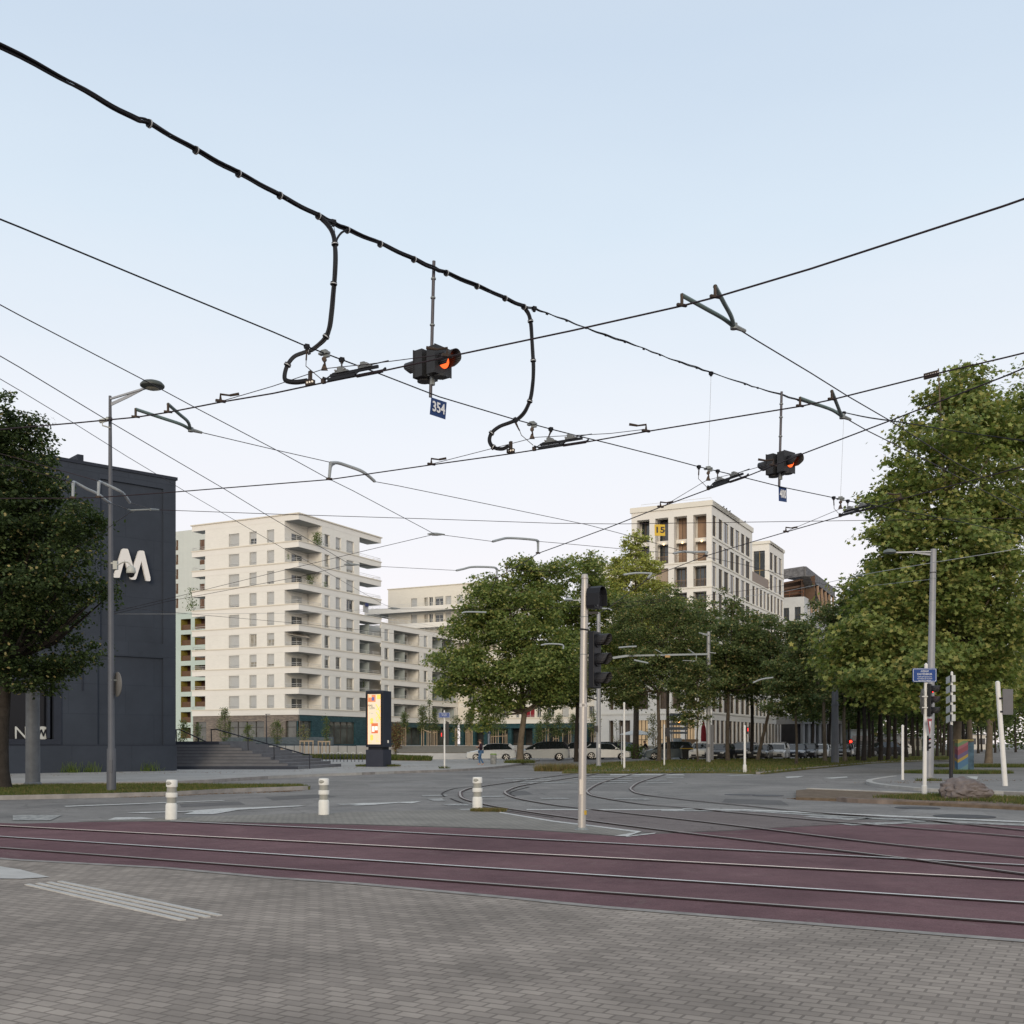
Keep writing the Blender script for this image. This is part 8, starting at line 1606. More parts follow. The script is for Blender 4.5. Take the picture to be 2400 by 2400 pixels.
# wooden benches/frames and planting before the tower
for i, (x0, x1, y, lb) in enumerate(((566,595,1755,'left'),(631,663,1755,'middle'),(702,735,1737,'upper'),(745,774,1738,'right-hand'))):
    Y_ = 118; a, c_ = P(x0,y,Y_), P(x1,y,Y_); t = thing('timber_frame_bench', lb+' pale timber post-and-rail frame on the square before the tower', 'timber frame', Vector((a.x,Y_,.1)), group='timber frames on the square')
    mb = MB(); mb.beam(a, c_, .12, .14); build(mb, 'top_rail', stk, t)
    for q in (0.04,.35,.65,.96): p = a.lerp(c_, q); mb = MB(); mb.beam(Vector((p.x,Y_,.1)), p, .11, .11, up=Vector((1,0,0))); build(mb, 'post', stk, t)
b = SP(625,133,TZ); t = thing('slim_lamp_post', 'slim black lamp post with a flat head before the tower brick wall', 'street lamp', b); pole(t, b, 0, .07, .05, hr, 10, top=P(624,1675,133)); mb = MB(); a = P(622,1674,133); mb.beam(a, P(633,1674,133), .2, .07); build(mb, 'lamp_head', hr, t)
sb_ = slab('planting_bed', [SP(640,93,0), SP(852,91,0), SP(930,86,0), SP(1010,84,0), SP(1012,88,0), SP(925,99,0), SP(640,104,0)], Z1, Z1+.04, soil)
# ================================================================== CARS
tyre = mat('tyre_rubber', (.02,.02,.022), .8, 0, 0); rimm = mat('alloy_rim', (.38,.38,.38), .35, .7, 0); cglass = mat('car_glass', (.018,.022,.024), .05, 0, 0, spec=.9)
hlm = mat('headlight_glass', (.55,.55,.55), .15, .2, 0); tlm = mat('tail_light_red', (.16,.01,.01), .2); trimb = mat('car_trim_black', (.02,.02,.022), .5)
def paint(n, c, me=.15): 
    m = mat('car_paint_'+n, c, .28, me, .02, 1); m.node_tree.nodes['Principled BSDF'].inputs['Coat Weight'].default_value = .5; return m
# side outlines (length fraction, height in metres): lower body shoulder line and roof line
SH = {
 'hatch': dict(L=4.26,W=1.79,Hh=1.48,belt=[(0,.62),(.02,.74),(.17,.86),(.27,.95),(.60,1.0),(.93,1.02),(.985,.95),(1,.60)],roof=[(.25,.94),(.40,1.40),(.50,1.475),(.66,1.48),(.88,1.42),(.965,.98)],wh=(.195,.80),wr=.315,pil=(.47,.66,.84)),
 'mpv':   dict(L=4.62,W=1.86,Hh=1.66,belt=[(0,.62),(.015,.80),(.14,.96),(.22,1.02),(.60,1.06),(.94,1.10),(.99,1.0),(1,.60)],roof=[(.17,1.0),(.38,1.52),(.50,1.64),(.70,1.66),(.90,1.60),(.97,1.08)],wh=(.19,.80),wr=.345,pil=(.42,.62,.82)),
 'suv':   dict(L=4.45,W=1.86,Hh=1.64,belt=[(0,.66),(.015,.88),(.12,.99),(.24,1.05),(.60,1.07),(.94,1.10),(.99,1.0),(1,.62)],roof=[(.22,1.04),(.37,1.50),(.48,1.63),(.70,1.64),(.89,1.56),(.97,1.08)],wh=(.19,.80),wr=.36,pil=(.44,.64,.84)),
 'saloon':dict(L=4.55,W=1.82,Hh=1.44,belt=[(0,.60),(.02,.72),(.15,.84),(.28,.92),(.60,.96),(.88,1.0),(.985,.96),(1,.60)],roof=[(.26,.91),(.41,1.34),(.52,1.43),(.66,1.43),(.80,1.28),(.90,1.0)],wh=(.20,.80),wr=.325,pil=(.46,.63,.78)),
}
def car(label, shape, px, Y, yaw, pm_, name='parked_car', group='parked cars', lights=False, z0_=0.0, dark_roof=False):
    s = SH[shape]; L, W_ = s['L'], s['W']; t = thing(name, label, 'car', SP(px, Y, z0_), 0, group)
    Mx = Matrix.Translation(SP(px, Y, z0_)) @ Matrix.Rotation(yaw, 4, 'Z')
    T = lambda x, y, z: Mx @ Vector((x*L-L/2, y, z))
    wr = s['wr']; ar = (wr+.05)/L
    low = [(0,.32),(.01,.24)]
    for c in s['wh']:
        k = 8; low += [(c+ar*math.cos(math.pi-math.pi*i/k), .20+(wr+.12)*math.sin(math.pi*i/k)*1.0) for i in range(k+1)]
    low += [(.99,.26),(1,.34)]
    prof = low+s['belt'][::-1]
    mb = MB(); ys = [(-W_/2+.0,.0),(-W_/2+.0,1)]
    # body in slices so the sides bulge slightly
    sl = [(-.5,.93),(-.47,.985),(-.38,1.0),(.38,1.0),(.47,.985),(.5,.93)]; rings_ = []
    for (q, sc) in sl: rings_.append([T(.5+(x-.5)*(sc if abs(q) > .4 else 1), q*W_, (z if z < .45 else .45+(z-.45)*(1-.10*(abs(q) > .45)))) for x, z in prof])
    n = len(prof)
    for a, b_ in zip(rings_[:-1], rings_[1:]):
        for i in range(n): j = (i+1) % n; mb.quad(a[i], a[j], b_[j], b_[i])
    mb.poly(rings_[0]); mb.poly(rings_[-1][::-1]); body = build(mb, 'body', pm_, t, smooth=True)
    # cabin: glass shell with painted roof and pillars
    R_ = s['roof']; bz = lambda x: np.interp(x, [p[0] for p in s['belt']], [p[1] for p in s['belt']])
    wid = lambda z: W_*.5*(.93-.20*max(0,(z-1.0))/.6)
    mb = MB(); base_ = [(x, bz(x)-.04) for x, _ in R_]
    for sgn in (-1, 1):
        up = [T(x, sgn*wid(z), z) for x, z in R_]; lo = [T(x, sgn*W_*.475, bz(x)-.03) for x, _ in R_]
        for i in range(len(R_)-1): mb.quad(lo[i], lo[i+1], up[i+1], up[i])
    for i in (0, len(R_)-2):
        (x0,z0),(x1,z1) = R_[i], R_[i+1]; mb.quad(T(x0,-wid(z0),z0), T(x0,wid(z0),z0), T(x1,wid(z1),z1), T(x1,-wid(z1),z1))
    build(mb, 'windows', cglass, t, recalc=False)
    mb = MB()
    for i in range(1, len(R_)-2):
        (x0,z0),(x1,z1) = R_[i], R_[i+1]; mb.hexa([T(x0,-wid(z0)-.01,z0-.05),T(x0,wid(z0)+.01,z0-.05),T(x1,wid(z1)+.01,z1-.05),T(x1,-wid(z1)-.01,z1-.05)],[T(x0,-wid(z0)+.05,z0+.012),T(x0,wid(z0)-.05,z0+.012),T(x1,wid(z1)-.05,z1+.012),T(x1,-wid(z1)+.05,z1+.012)])
    for sgn in (-1, 1):
        for i in (0, len(R_)-2):
            (x0,z0),(x1,z1) = R_[i], R_[i+1]; mb.beam(T(x0,sgn*(wid(z0)+.0),z0-.02), T(x1,sgn*(wid(z1)+.0),z1-.02), .07, .06)
        mb.beam(T(R_[-1][0]-.01, sgn*W_*.46, bz(.9)), T(R_[-2][0]-.02, sgn*(wid(R_[-2][1])), R_[-2][1]-.03), .12, .22)
    build(mb, 'roof', trimb if dark_roof else pm_, t)
    mb = MB()
    for sgn in (-1,1):
        for q in s['pil'][:2]: z1 = np.interp(q, [p[0] for p in R_], [p[1] for p in R_]); mb.beam(T(q, sgn*W_*.478, bz(q)-.02), T(q+.01, sgn*(wid(z1)+.008), z1-.03), .03, .06)
        mb.beam(T(.03, sgn*W_*.46, .30), T(.97, sgn*W_*.46, .30), .10, .10)
    mb.beam(T(.004, -W_*.36, .45), T(.004, W_*.36, .45), .05, .16); mb.beam(T(.006, -W_*.40, .30), T(.006, W_*.40, .30), .06, .10); mb.beam(T(.996, -W_*.40, .36), T(.996, W_*.40, .36), .05, .18)
    build(mb, 'black_trim', trimb, t)
    for c in s['wh']:
        for sgn in (-1,1):
            ctr = T(c, sgn*(W_/2-.09), wr); ax = (T(c,1,0)-T(c,0,0)).normalized()*sgn; mb = MB(); mb.lathe(ctr, [(wr*.7,-.10),(wr*.96,-.10),(wr,-.06),(wr,.06),(wr*.95,.095),(wr*.68,.10)], 22, axis=ax); mb2 = MB(); mb2.lathe(ctr+ax*.035, [(wr*.66,0),(wr*.66,.085),(wr*.60,.088),(wr*.55,.05),(.03,.05)], 22, axis=ax)
            for k in range(5): a = 2*math.pi*k/5+.3; u_ = ax.cross(Vector((0,0,1))); d_ = u_*math.cos(a)+Vector((0,0,1))*math.sin(a); mb2.beam(ctr+ax*.115, ctr+ax*.115+d_*wr*.62, .06, .02, up=ax)
            w_ = build(mb, 'wheel', tyre, t, smooth=True); build(mb2, 'rim', rimm, w_, smooth=True)
    for sgn in (-1,1):
        mb = MB(); hz = s['belt'][1][1]; mb.hexa([T(.0,sgn*W_*.26,hz-.14),T(.0,sgn*W_*.43,hz-.12),T(.075,sgn*W_*.485,hz-.08),T(.03,sgn*W_*.3,hz-.1)],[T(.012,sgn*W_*.26,hz-.0),T(.014,sgn*W_*.43,hz+.02),T(.085,sgn*W_*.487,hz+.03),T(.05,sgn*W_*.3,hz+.02)]); build(mb, 'headlight', hlm, t)
        mb = MB(); tz = s['belt'][-2][1]; mb.hexa([T(.985,sgn*W_*.30,tz-.22),T(.992,sgn*W_*.45,tz-.22),T(.93,sgn*W_*.485,tz-.16),T(.95,sgn*W_*.3,tz-.2)],[T(.985,sgn*W_*.30,tz-.04),T(.99,sgn*W_*.45,tz-.02),T(.93,sgn*W_*.482,tz+.0),T(.95,sgn*W_*.3,tz-.02)]); build(mb, 'tail_light', tlm, t)
        mb = MB(); q = T(.33, sgn*(W_*.5+.09), bz(.33)+.06); mb.box(q, (.12,.2,.13), yaw); build(mb, 'mirror', pm_, t)
    mb = MB(); c = T(-.004, 0, .46); mb.box(c, (.02,.5,.11), yaw); build(mb, 'number_plate', mat('plate_white', (.6,.6,.58), .5), t)
    return t
pw, psl, pgr, pdk, pbl, pbb = paint('white',(.72,.72,.70),0), paint('silver',(.30,.32,.33),.2), paint('grey_blue',(.09,.115,.13),.3), paint('black',(.015,.016,.018),.1), paint('dark_blue',(.02,.028,.045),.2), paint('pale_silver',(.46,.48,.49),.2)
car('white compact hatchback, the nearest of the parked cars, behind the walking person', 'hatch', 1151, 93, .04, pw)
car('silver people carrier with a dark roof between the two plane trunks', 'mpv', 1272, 94.5, .03, psl, dark_roof=True)
car('white sport utility car partly hidden by the dark plane trunk', 'suv', 1350, 100, .02, pw, dark_roof=True)
car('silver-grey car seen in part between the traffic light pole and the grey mast', 'hatch', 1378, 103, 3.1, psl)
car('black car showing its rear just right of the grey mast', 'suv', 1402, 108, .05, pdk)
car('pale silver hatchback facing right beside the tall thin white pole', 'hatch', 1423, 100, 3.12, pbb)
car('dark car parked behind the pale silver hatchback', 'suv', 1442, 112, .05, pdk)
car('grey-blue estate car facing left behind the leftmost lime trunk', 'mpv', 1567, 99, .0, pgr)
car('dark car mostly hidden behind the wheelie bin and the estate car', 'mpv', 1598, 112, .0, pdk)
car('white car seen from the front right of the wheelie bin', 'suv', 1647, 96, 1.25, pw)
L_ = [(1688,95,1.15,'hatch',pdk,'black car seen from the front, right of the masts'),(1718,112,1.2,'saloon',pbl,'dark blue car in the second row behind the black one'),(1744,101,1.2,'suv',pdk,'black off-road car with a pale front behind the white pole with a red figure'),
      (1782,97,1.2,'saloon',pdk,'low black car behind the leaning lime trunk'),(1822,100,1.2,'hatch',pw,'white hatchback in the car park right of the leaning trunk'),(1826,122,1.2,'suv',pdk,'dark car behind the white hatchback under the trees'),
      (1867,104,1.25,'saloon',pbl,'dark blue saloon behind the young low-crowned lime'),(1893,106,1.2,'hatch',pdk,'black hatchback left of the feathery lime trunk'),(1924,108,1.2,'saloon',pw,'white saloon behind the forked lime trunk'),
      (1974,110,1.25,'hatch',pdk,'black car right of the big dark mast'),(1985,124,1.2,'hatch',pbb,'pale car at the end of the row beyond the big dark mast'),(2066,128,.2,'suv',pdk,'dark car far down the avenue among the trunks'),(2093,134,.2,'hatch',pw,'white car far down the avenue among the trunks'),
      (1800,118,1.2,'hatch',psl,'silver car in the back row of the car park'),(1760,124,1.2,'hatch',pbb,'pale car in the back row behind the off-road car')]
for (px, Y, yw, sh, pm_, lb) in L_: car(lb, sh, px, Y, yw, pm_)
# wheelie bins, hut, parasol, hoardings near the cafe
c = SP(1609,95,0); t = thing('wheelie_bin', 'black four-wheeled container with a yellow lid edge among the cars', 'bin', c); k = 95/FPX
mb = MB(); w_, h_ = 13*k, 27*k; mb.hexa([c+Vector((-w_*.85,-.5,.18)),c+Vector((w_*.85,-.5,.18)),c+Vector((w_*.85,.5,.18)),c+Vector((-w_*.85,.5,.18))],[c+Vector((-w_,-.55,h_)),c+Vector((w_,-.55,h_)),c+Vector((w_,.55,h_)),c+Vector((-w_,.55,h_))]); build(mb, 'body', pdk, t)
mb = MB(); mb.box(c+Vector((0,0,h_+.03)), (w_*2.06,1.16,.06)); build(mb, 'lid_edge', mat('yellow_lid', (.42,.28,.03), .5), t); mb = MB(); mb.lathe(c+Vector((0,0,h_-.15)), [(w_,-.5),(w_*.98,.5)], 20, axis=Vector((0,1,0))) if False else mb.hexa([c+Vector((-w_,-.54,h_+.06)),c+Vector((w_,-.54,h_+.06)),c+Vector((w_,.54,h_+.06)),c+Vector((-w_,.54,h_+.06))],[c+Vector((-w_*.7,-.45,h_+.28)),c+Vector((w_*.7,-.45,h_+.28)),c+Vector((w_*.7,.45,h_+.28)),c+Vector((-w_*.7,.45,h_+.28))]); build(mb, 'lid', blackplas, t)
for sx in (-.7,.7):
    for sy in (-.4,.4): mb = MB(); mb.lathe(c+Vector((sx*w_,sy,.09)), [(.09,-.03),(.09,.03)], 12, axis=Vector((1,0,0))); build(mb, 'wheel', tyre, t)
c = SP(1649,101,0); t = thing('parasol', 'closed red parasol standing beyond the cars by the grey mast', 'parasol', c); pole(t, c, 0, .04, .04, fitgrey, 8, top=c+Vector((0,0,3.6))); mb = MB(); mb.lathe(c, [(.08,1.2),(.24,1.4),(.26,2.1),(.22,2.9),(.05,3.5)], 12); build(mb, 'folded_canopy', mat('red_cloth', (.26,.025,.035), .8, 0, .2, 5), t, smooth=True)
t = thing('kiosk', 'small pale-blue and brown kiosk with a slatted canopy before the cafe windows', 'kiosk', SP(1600,107,0)); mb = MB(); a, b_ = P(1579,1731,107), P(1596,1745,107); mb.box(Vector(((a.x+b_.x)/2,107,1.0)), ((b_.x-a.x),.6,2.0)); build(mb, 'pale_panel', mat('pale_blue_panel', (.42,.48,.52), .6, 0, .05, 2), t)
mb = MB(); a, b_ = P(1599,1732,107.2), P(1636,1749,107.2); mb.box(Vector(((a.x+b_.x)/2,107.4,.95)), ((b_.x-a.x),.8,1.9)); build(mb, 'brown_panel', mat('brown_panel', (.30,.20,.12), .7, 0, .1, 2), t)
cg = mat('canopy_grey', (.20,.21,.215), .6, 0, .05, 2)
for i, (y0,y1) in enumerate(((1672,1679),(1684,1690),(1694,1700),(1704,1711),(1715,1720))): mb = MB(); a, b_ = P(1570,y0,106), P(1611,y1,106); mb.box(Vector(((a.x+b_.x)/2,106,(a.z+b_.z)/2)), ((b_.x-a.x),.5,(a.z-b_.z))); build(mb, 'direction_board', cg, t)
for x in (1574,1608): mb = MB(); a = P(x,1671,106); mb.beam(Vector((a.x,106.3,0)), Vector((a.x,106.3,a.z)), .08, .08, up=Vector((1,0,0))); build(mb, 'post', cg, t)
for i, (px, py, lb) in enumerate(((1592,1692,'left'),(1624,1697,'middle'),(1650,1702,'right'))):
    c = P(px,py,112); mb = MB(); mb.lathe(c, [(.02,-.12),(.12,-.07),(.13,.0),(.09,.1),(.02,.14)], 10); build(mb, 'hanging_lamp', mat('lit_orange_lamp', (1,.5,.15), .5, 0, 0, emit=3, ecol=(1,.42,.12)), label=lb+' of the small orange lamps glowing before the cafe', cat='lamp', group='orange cafe lamps', origin=c)
# white parasols / terrace plants
c = SP(1492,118,TZ*0); t = thing('parasol', 'open white parasol on the cafe terrace left of the leftmost lime trunk', 'parasol', c); pole(t, c, 0, .04, .04, fitgrey, 8, top=c+Vector((0,0,2.9))); mb = MB(); mb.lathe(c, [(1.9,2.4),(1.88,2.45),(1.0,2.75),(.04,3.0)], 8); build(mb, 'canopy', mat('white_canvas', (.5,.5,.48), .8, 0, .05, 2), t)
for i, (px, n_, lb) in enumerate(((1478,240,'bushy green hedge plant on the terrace before the pillars'),(1500,160,'low green bush left of the cyclist'))): tuft(SP(px,104,.1), .8, n_, foliageb, label=lb, name='terrace_bush', h=1.3)
# far things down the avenue
t = thing('far_traffic_light', 'far small red traffic light glowing between the avenue trunks', 'traffic light', SP(1993,118,0)); pole(t, SP(1993,118,0), 0, .05, .05, polegrey, 8, top=P(1993,1735,118)); mb = MB(); c = P(1993,1740,118); mb.box(c, (.3,.25,.75)); hd = build(mb, 'signal_head', blackplas, t); mb = MB(); mb.lathe(c+Vector((0,-.13,.1)), [(.14,0),(.13,.02),(.01,.03)], 14, axis=Vector((0,-1,0))); build(mb, 'red_lens', mat('lit_red_far', (.9,.02,.01), .3, 0, 0, emit=6, ecol=(1,.02,.01)), hd)
t = thing('slatted_wall', 'low grey slatted wall beyond the avenue trunks', 'wall', SP(2020,125,0)); 
for k in range(9): mb = MB(); a, b_ = SP(1990,125,.18+k*.19), SP(2036,125,.18+k*.19); mb.beam(a, b_, .06, .15); build(mb, 'slat', mat('slat_grey', (.075,.08,.085), .7, 0, .15, 2), t)
for i, (x0,x1,yt,Y,col,lb) in enumerate(((2040,2110,1722,210,(.42,.43,.44),'long pale low building with railings far beyond the avenue trunks'),(2105,2160,1730,230,(.40,.37,.30),'cream low building far right of the thin white corner pole'),(2278,2310,1722,260,(.55,.52,.48),'bright distant house front right of the painted cabinet'),(1995,2040,1712,200,(.33,.36,.38),'grey distant building above the slatted wall'))):
    t = thing('distant_building', lb, 'building', SP((x0+x1)/2,Y,0)); a, b_ = SP(x0,Y,0), SP(x1,Y,0); h_ = zt(yt,Y); mb = MB(); mb.hexa([a,b_,b_+Vector((0,8,0)),a+Vector((0,8,0))],[a+R2(h_),b_+R2(h_),b_+Vector((0,8,h_)),a+Vector((0,8,h_))]); build(mb, 'wall', mat('far_wall_%d' % i if False else 'far_wall_'+('pale','cream','bright','grey')[i], col, .8, 0, .08, .5), t)
    n_ = max(3,int((b_.x-a.x)/1.6))
    for k in range(n_): mb = MB(); x = a.x+(b_.x-a.x)*(k+.5)/n_; mb.box((x,Y-.03,h_*.55), (.8,.05,h_*.4)); build(mb, 'window', cglass, t)
    mb = MB(); mb.box(((a.x+b_.x)/2,Y+3.9,h_+.1), (b_.x-a.x+.4,8.6,.2)); build(mb, 'roof', cg, t)
# far belt of trees closing the horizon
def belt(name, label, x0, x1, Y, h0, h1, n, seed):
    rg = np.random.default_rng(seed); t = thing(name, label, 'wood', Vector(((x0+x1)/2,Y,0))); k = int(n/20); xs = rg.uniform(x0,x1,k); hh = h0+(h1-h0)*(.5+.5*np.sin(xs*.13+seed)*np.sin(xs*.05))+rg.normal(size=k)*.8
    c = np.stack([xs, Y+rg.normal(size=k)*5, rg.random(k)**.8*hh+.3],1); pts = np.repeat(c,20,axis=0)+rg.normal(size=(k*20,3))*1.0
    o = leaves('foliage', pts, .42, 'lime', LM, t, share=(.6,.3,.1), seed=seed); t['kind'] = 'stuff'; return t
belt('distant_treeline', 'dense dark far tree belt closing the avenue on the right', 60, 175, 270, 9, 16, 30000, 1)
belt('distant_treeline', 'far low tree belt glimpsed behind the car park and pavilion', 40, 72, 215, 7, 12, 14000, 2)
fr = [(1905,132),(1945,140),(1990,150),(2025,165),(2060,150),(2095,175),(2135,160),(2165,190),(2205,165),(2245,180),(2265,210),(2300,190),(2325,230),(2352,215),(2380,180),(2010,128),(2085,122),(2140,118),(2180,132),(2225,112)]
for i, (px, Y) in enumerate(fr):
    t = copy_tree(protos[i % 3]); t.location = SP(px, Y, 0); t.rotation_euler = (0,0,i*2.1); t.scale = (1.1,1.1,1.0+.1*(i%3)); t['label'] = ('back-row tree, '+('its slim trunk','its dark trunk','its straight trunk','its thin shadowy trunk')[i%4]+' seen '+('right behind the dark mast','beyond the forked lime','beyond the slatted wall','between the first verge trunks','behind the stout verge trunk','beyond the far parked cars','left of the thin corner pole','beyond the thin corner pole','left of the lamp mast foot','right of the lamp mast foot','left of the painted cabinet','right of the painted cabinet','beyond the bright distant house','near the leaning pole','right of the leaning pole','above the slatted wall','above the far white car','before the cream low building','behind the red signal','behind the direction post')[i])
# ================================================================== PEOPLE
def skin_body(name, par, J, E, rad, m, sub=2):
    me = bpy.data.meshes.new(name); M = ROOT[par.name].inverted(); me.from_pydata([tuple(M @ Vector(v)) for v in J], E, []); me.materials.append(m)
    o = bpy.data.objects.new(name, me); link(o, par); sk = o.modifiers.new('skin','SKIN'); 
    if not me.skin_vertices: me.attributes
    bm = bmesh.new(); bm.from_mesh(me); ly = bm.verts.layers.skin.verify(); bm.verts.ensure_lookup_table()
    for i, v in enumerate(bm.verts): v[ly].radius = (rad[i], rad[i]) if not isinstance(rad[i], tuple) else rad[i]; v[ly].use_root = (i == 0)
    bm.to_mesh(me); bm.free(); sb = o.modifiers.new('sub','SUBSURF'); sb.levels = sub; sb.render_levels = sub
    dg = bpy.context.evaluated_depsgraph_get(); bpy.context.view_layer.update(); dg.update(); m2 = bpy.data.meshes.new_from_object(o.evaluated_get(dg)); o.modifiers.clear(); o.data = m2; m2.shade_smooth()
    if not m2.materials: m2.materials.append(m)
    return o
skinm = mat('skin', (.42,.25,.18), .6, 0, .05, 5); jeans = mat('blue_jeans', (.06,.12,.22), .85, 0, .15, 8); jack = mat('dark_purple_jacket', (.025,.013,.02), .8, 0, .15, 8); hairm = mat('brown_hair', (.09,.045,.03), .7)
def person(label, base, H_, yaw, top, low, hair, pose):
    t = thing('person', label, 'person', base); Mx = Matrix.Translation(base) @ Matrix.Rotation(yaw, 4, 'Z') @ Matrix.Scale(H_/1.75, 4)
    T = lambda p: Mx @ Vector(p)
    J = {'pel':(0,0,.95),'bel':(0,.0,1.10),'che':(0,-.01,1.30),'nk0':(0,0,1.46),'nk':(0,-.02,1.53),'hd':(0,-.04,1.62),'ht':(0,-.03,1.71),
         'lh':(.10,0,.92),'lk':(.11,-.04,.50),'la':(.11,.02,.09),'lf':(.12,-.14,.035),'rh':(-.10,0,.92),'rk':(-.10,-.02,.50),'ra':(-.09,.08,.09),'rf':(-.10,-.08,.035),
         'ls':(.19,0,1.42),'le':(.24,.02,1.14),'lw':(.20,-.16,.98),'lx':(.19,-.22,.93),'rs':(-.19,0,1.42),'re':(-.25,.02,1.15),'rw':(-.16,-.20,1.12),'rx':(-.10,-.27,1.14)}
    J.update(pose); k = list(J); idx = {n_: i for i, n_ in enumerate(k)}
    E = [('pel','bel'),('bel','che'),('che','nk0'),('nk0','nk'),('nk','hd'),('hd','ht'),('pel','lh'),('lh','lk'),('lk','la'),('la','lf'),('pel','rh'),('rh','rk'),('rk','ra'),('ra','rf'),('nk0','ls'),('ls','le'),('le','lw'),('lw','lx'),('nk0','rs'),('rs','re'),('re','rw'),('rw','rx')]
    rad = {'pel':(.15,.10),'bel':(.13,.095),'che':(.16,.11),'nk0':(.09,.075),'nk':.052,'hd':(.075,.09),'ht':(.062,.072),'lh':.085,'lk':.058,'la':.042,'lf':.034,'rh':.085,'rk':.058,'ra':.042,'rf':.034,'ls':.06,'le':.042,'lw':.028,'lx':.03,'rs':.06,'re':.042,'rw':.028,'rx':.03}
    s = H_/1.75; b_ = skin_body('body', t, [T(J[n_]) for n_ in k], [(idx[a], idx[c]) for a, c in E], [tuple(q*s for q in rad[n_]) if isinstance(rad[n_], tuple) else rad[n_]*s for n_ in k], skinm)
    def cl(name, keys, ed, ex, m):
        kk = {n_: i for i, n_ in enumerate(keys)}; return skin_body(name, t, [T(J[n_]) for n_ in keys], [(kk[a], kk[c]) for a, c in ed], [tuple(q*s*ex for q in rad[n_]) if isinstance(rad[n_], tuple) else rad[n_]*s*ex for n_ in keys], m)
    cl('jacket', ['che','bel','pel','nk0','ls','le','lw','rs','re','rw'], [('che','bel'),('bel','pel'),('che','nk0'),('nk0','ls'),('ls','le'),('le','lw'),('nk0','rs'),('rs','re'),('re','rw')], 1.22, top)
    cl('trousers', ['pel','lh','lk','la','rh','rk','ra'], [('pel','lh'),('lh','lk'),('lk','la'),('pel','rh'),('rh','rk'),('rk','ra')], 1.16, low)
    mb = MB(); h9 = Vector(J['hd'])+Vector((0,.018,.045)); n1, n2 = 14, 9
    for i in range(n2):
        for j in range(n1):
            q = []
            for (a, c) in ((i,j),(i+1,j),(i+1,j+1),(i,j+1)):
                th, ph = math.pi*.62*a/n2, 2*math.pi*c/n1; q.append(T(h9+Vector((.098*math.sin(th)*math.cos(ph), .118*math.sin(th)*math.sin(ph)+.02*(th > 1.2), .11*math.cos(th)))))
            mb.quad(*q)
    build(mb, 'hair', hair, t, smooth=True)
    mb = MB(); hf = Vector(J['hd'])
    for sx in (-.03,.03): mb.lathe(T(hf+Vector((sx,-.088,.01))), [(.004*s,-.004),(.010*s,0),(.004*s,.006)], 8, axis=(T((0,-1,0))-T((0,0,0))).normalized())
    mb.box(T(hf+Vector((0,-.088,-.045))), (.045*s,.008*s,.008*s), yaw); build(mb, 'eyes_and_mouth', mat('dark_feature', (.05,.02,.02), .5), t)
    mb = MB(); mb.prism([T(hf+Vector((-.012,-.086,-.02))), T(hf+Vector((.012,-.086,-.02))), T(hf+Vector((0,-.082,.018)))], (T((0,-.022,0))-T((0,0,0)))); build(mb, 'nose', skinm, t)
    for sd_ in ('l','r'):       # fingers
        w0, x0 = T(J[sd_+'w']), T(J[sd_+'x']); d = (x0-w0).normalized(); a = d.orthogonal().normalized()
        for k_, (o_, ln) in enumerate(((-.022,.06),(-.008,.072),(.008,.068),(.022,.052))):
            mb = MB(); p0 = x0+a*o_*s; mb.tube([p0, p0+d*ln*.5*s, p0+(d*.9+Vector((0,0,-.5))).normalized()*ln*s], [.009*s,.008*s,.006*s], 6); build(mb, 'finger', skinm, t, smooth=True)
        mb = MB(); p0 = w0.lerp(x0,.5)+a*-.03*s; mb.tube([p0, p0+(d+a*-.7).normalized()*.05*s], [.011*s,.008*s], 6); build(mb, 'thumb', skinm, t, smooth=True)
    return t
person('person in a dark jacket and blue jeans walking before the white hatchback', G(1127,1793.5,Z1), 1.62, -1.35, jack, jeans, hairm, {'lk':(.11,-.16,.52),'la':(.11,-.08,.10),'lf':(.12,-.24,.06),'ra':(-.09,.20,.10),'rf':(-.10,.05,.035),'le':(.27,-.02,1.18),'lw':(.14,-.24,1.22),'lx':(.08,-.30,1.26),'re':(-.26,-.04,1.18),'rw':(-.12,-.26,1.20),'rx':(-.05,-.31,1.24),'hd':(0,-.09,1.61),'ht':(0,-.10,1.70),'nk':(0,-.04,1.53)})
# cyclist far behind
cb_ = SP(1517,104,0); person('cyclist in a black top riding on the square before the cafe', cb_+Vector((0,0,.12)), 1.62, -1.5, mat('black_top', (.012,.012,.014), .8), mat('grey_shorts', (.20,.19,.18), .8), mat('black_hair', (.015,.012,.012), .7), {'che':(0,-.16,1.28),'nk0':(0,-.24,1.42),'nk':(0,-.28,1.50),'hd':(0,-.33,1.58),'ht':(0,-.34,1.67),'ls':(.18,-.24,1.38),'rs':(-.18,-.24,1.38),'le':(.22,-.38,1.16),'re':(-.22,-.38,1.16),'lw':(.20,-.52,1.02),'rw':(-.20,-.52,1.02),'lx':(.19,-.58,.99),'rx':(-.19,-.58,.99),'lk':(.11,-.36,.66),'la':(.11,-.24,.28),'lf':(.12,-.36,.22),'rk':(-.10,-.26,.52),'ra':(-.09,-.14,.13),'rf':(-.10,-.26,.08)})
t = thing('bicycle', 'bicycle ridden by the cyclist before the cafe', 'bicycle', cb_); blk = mat('bicycle_frame', (.03,.05,.09), .4)
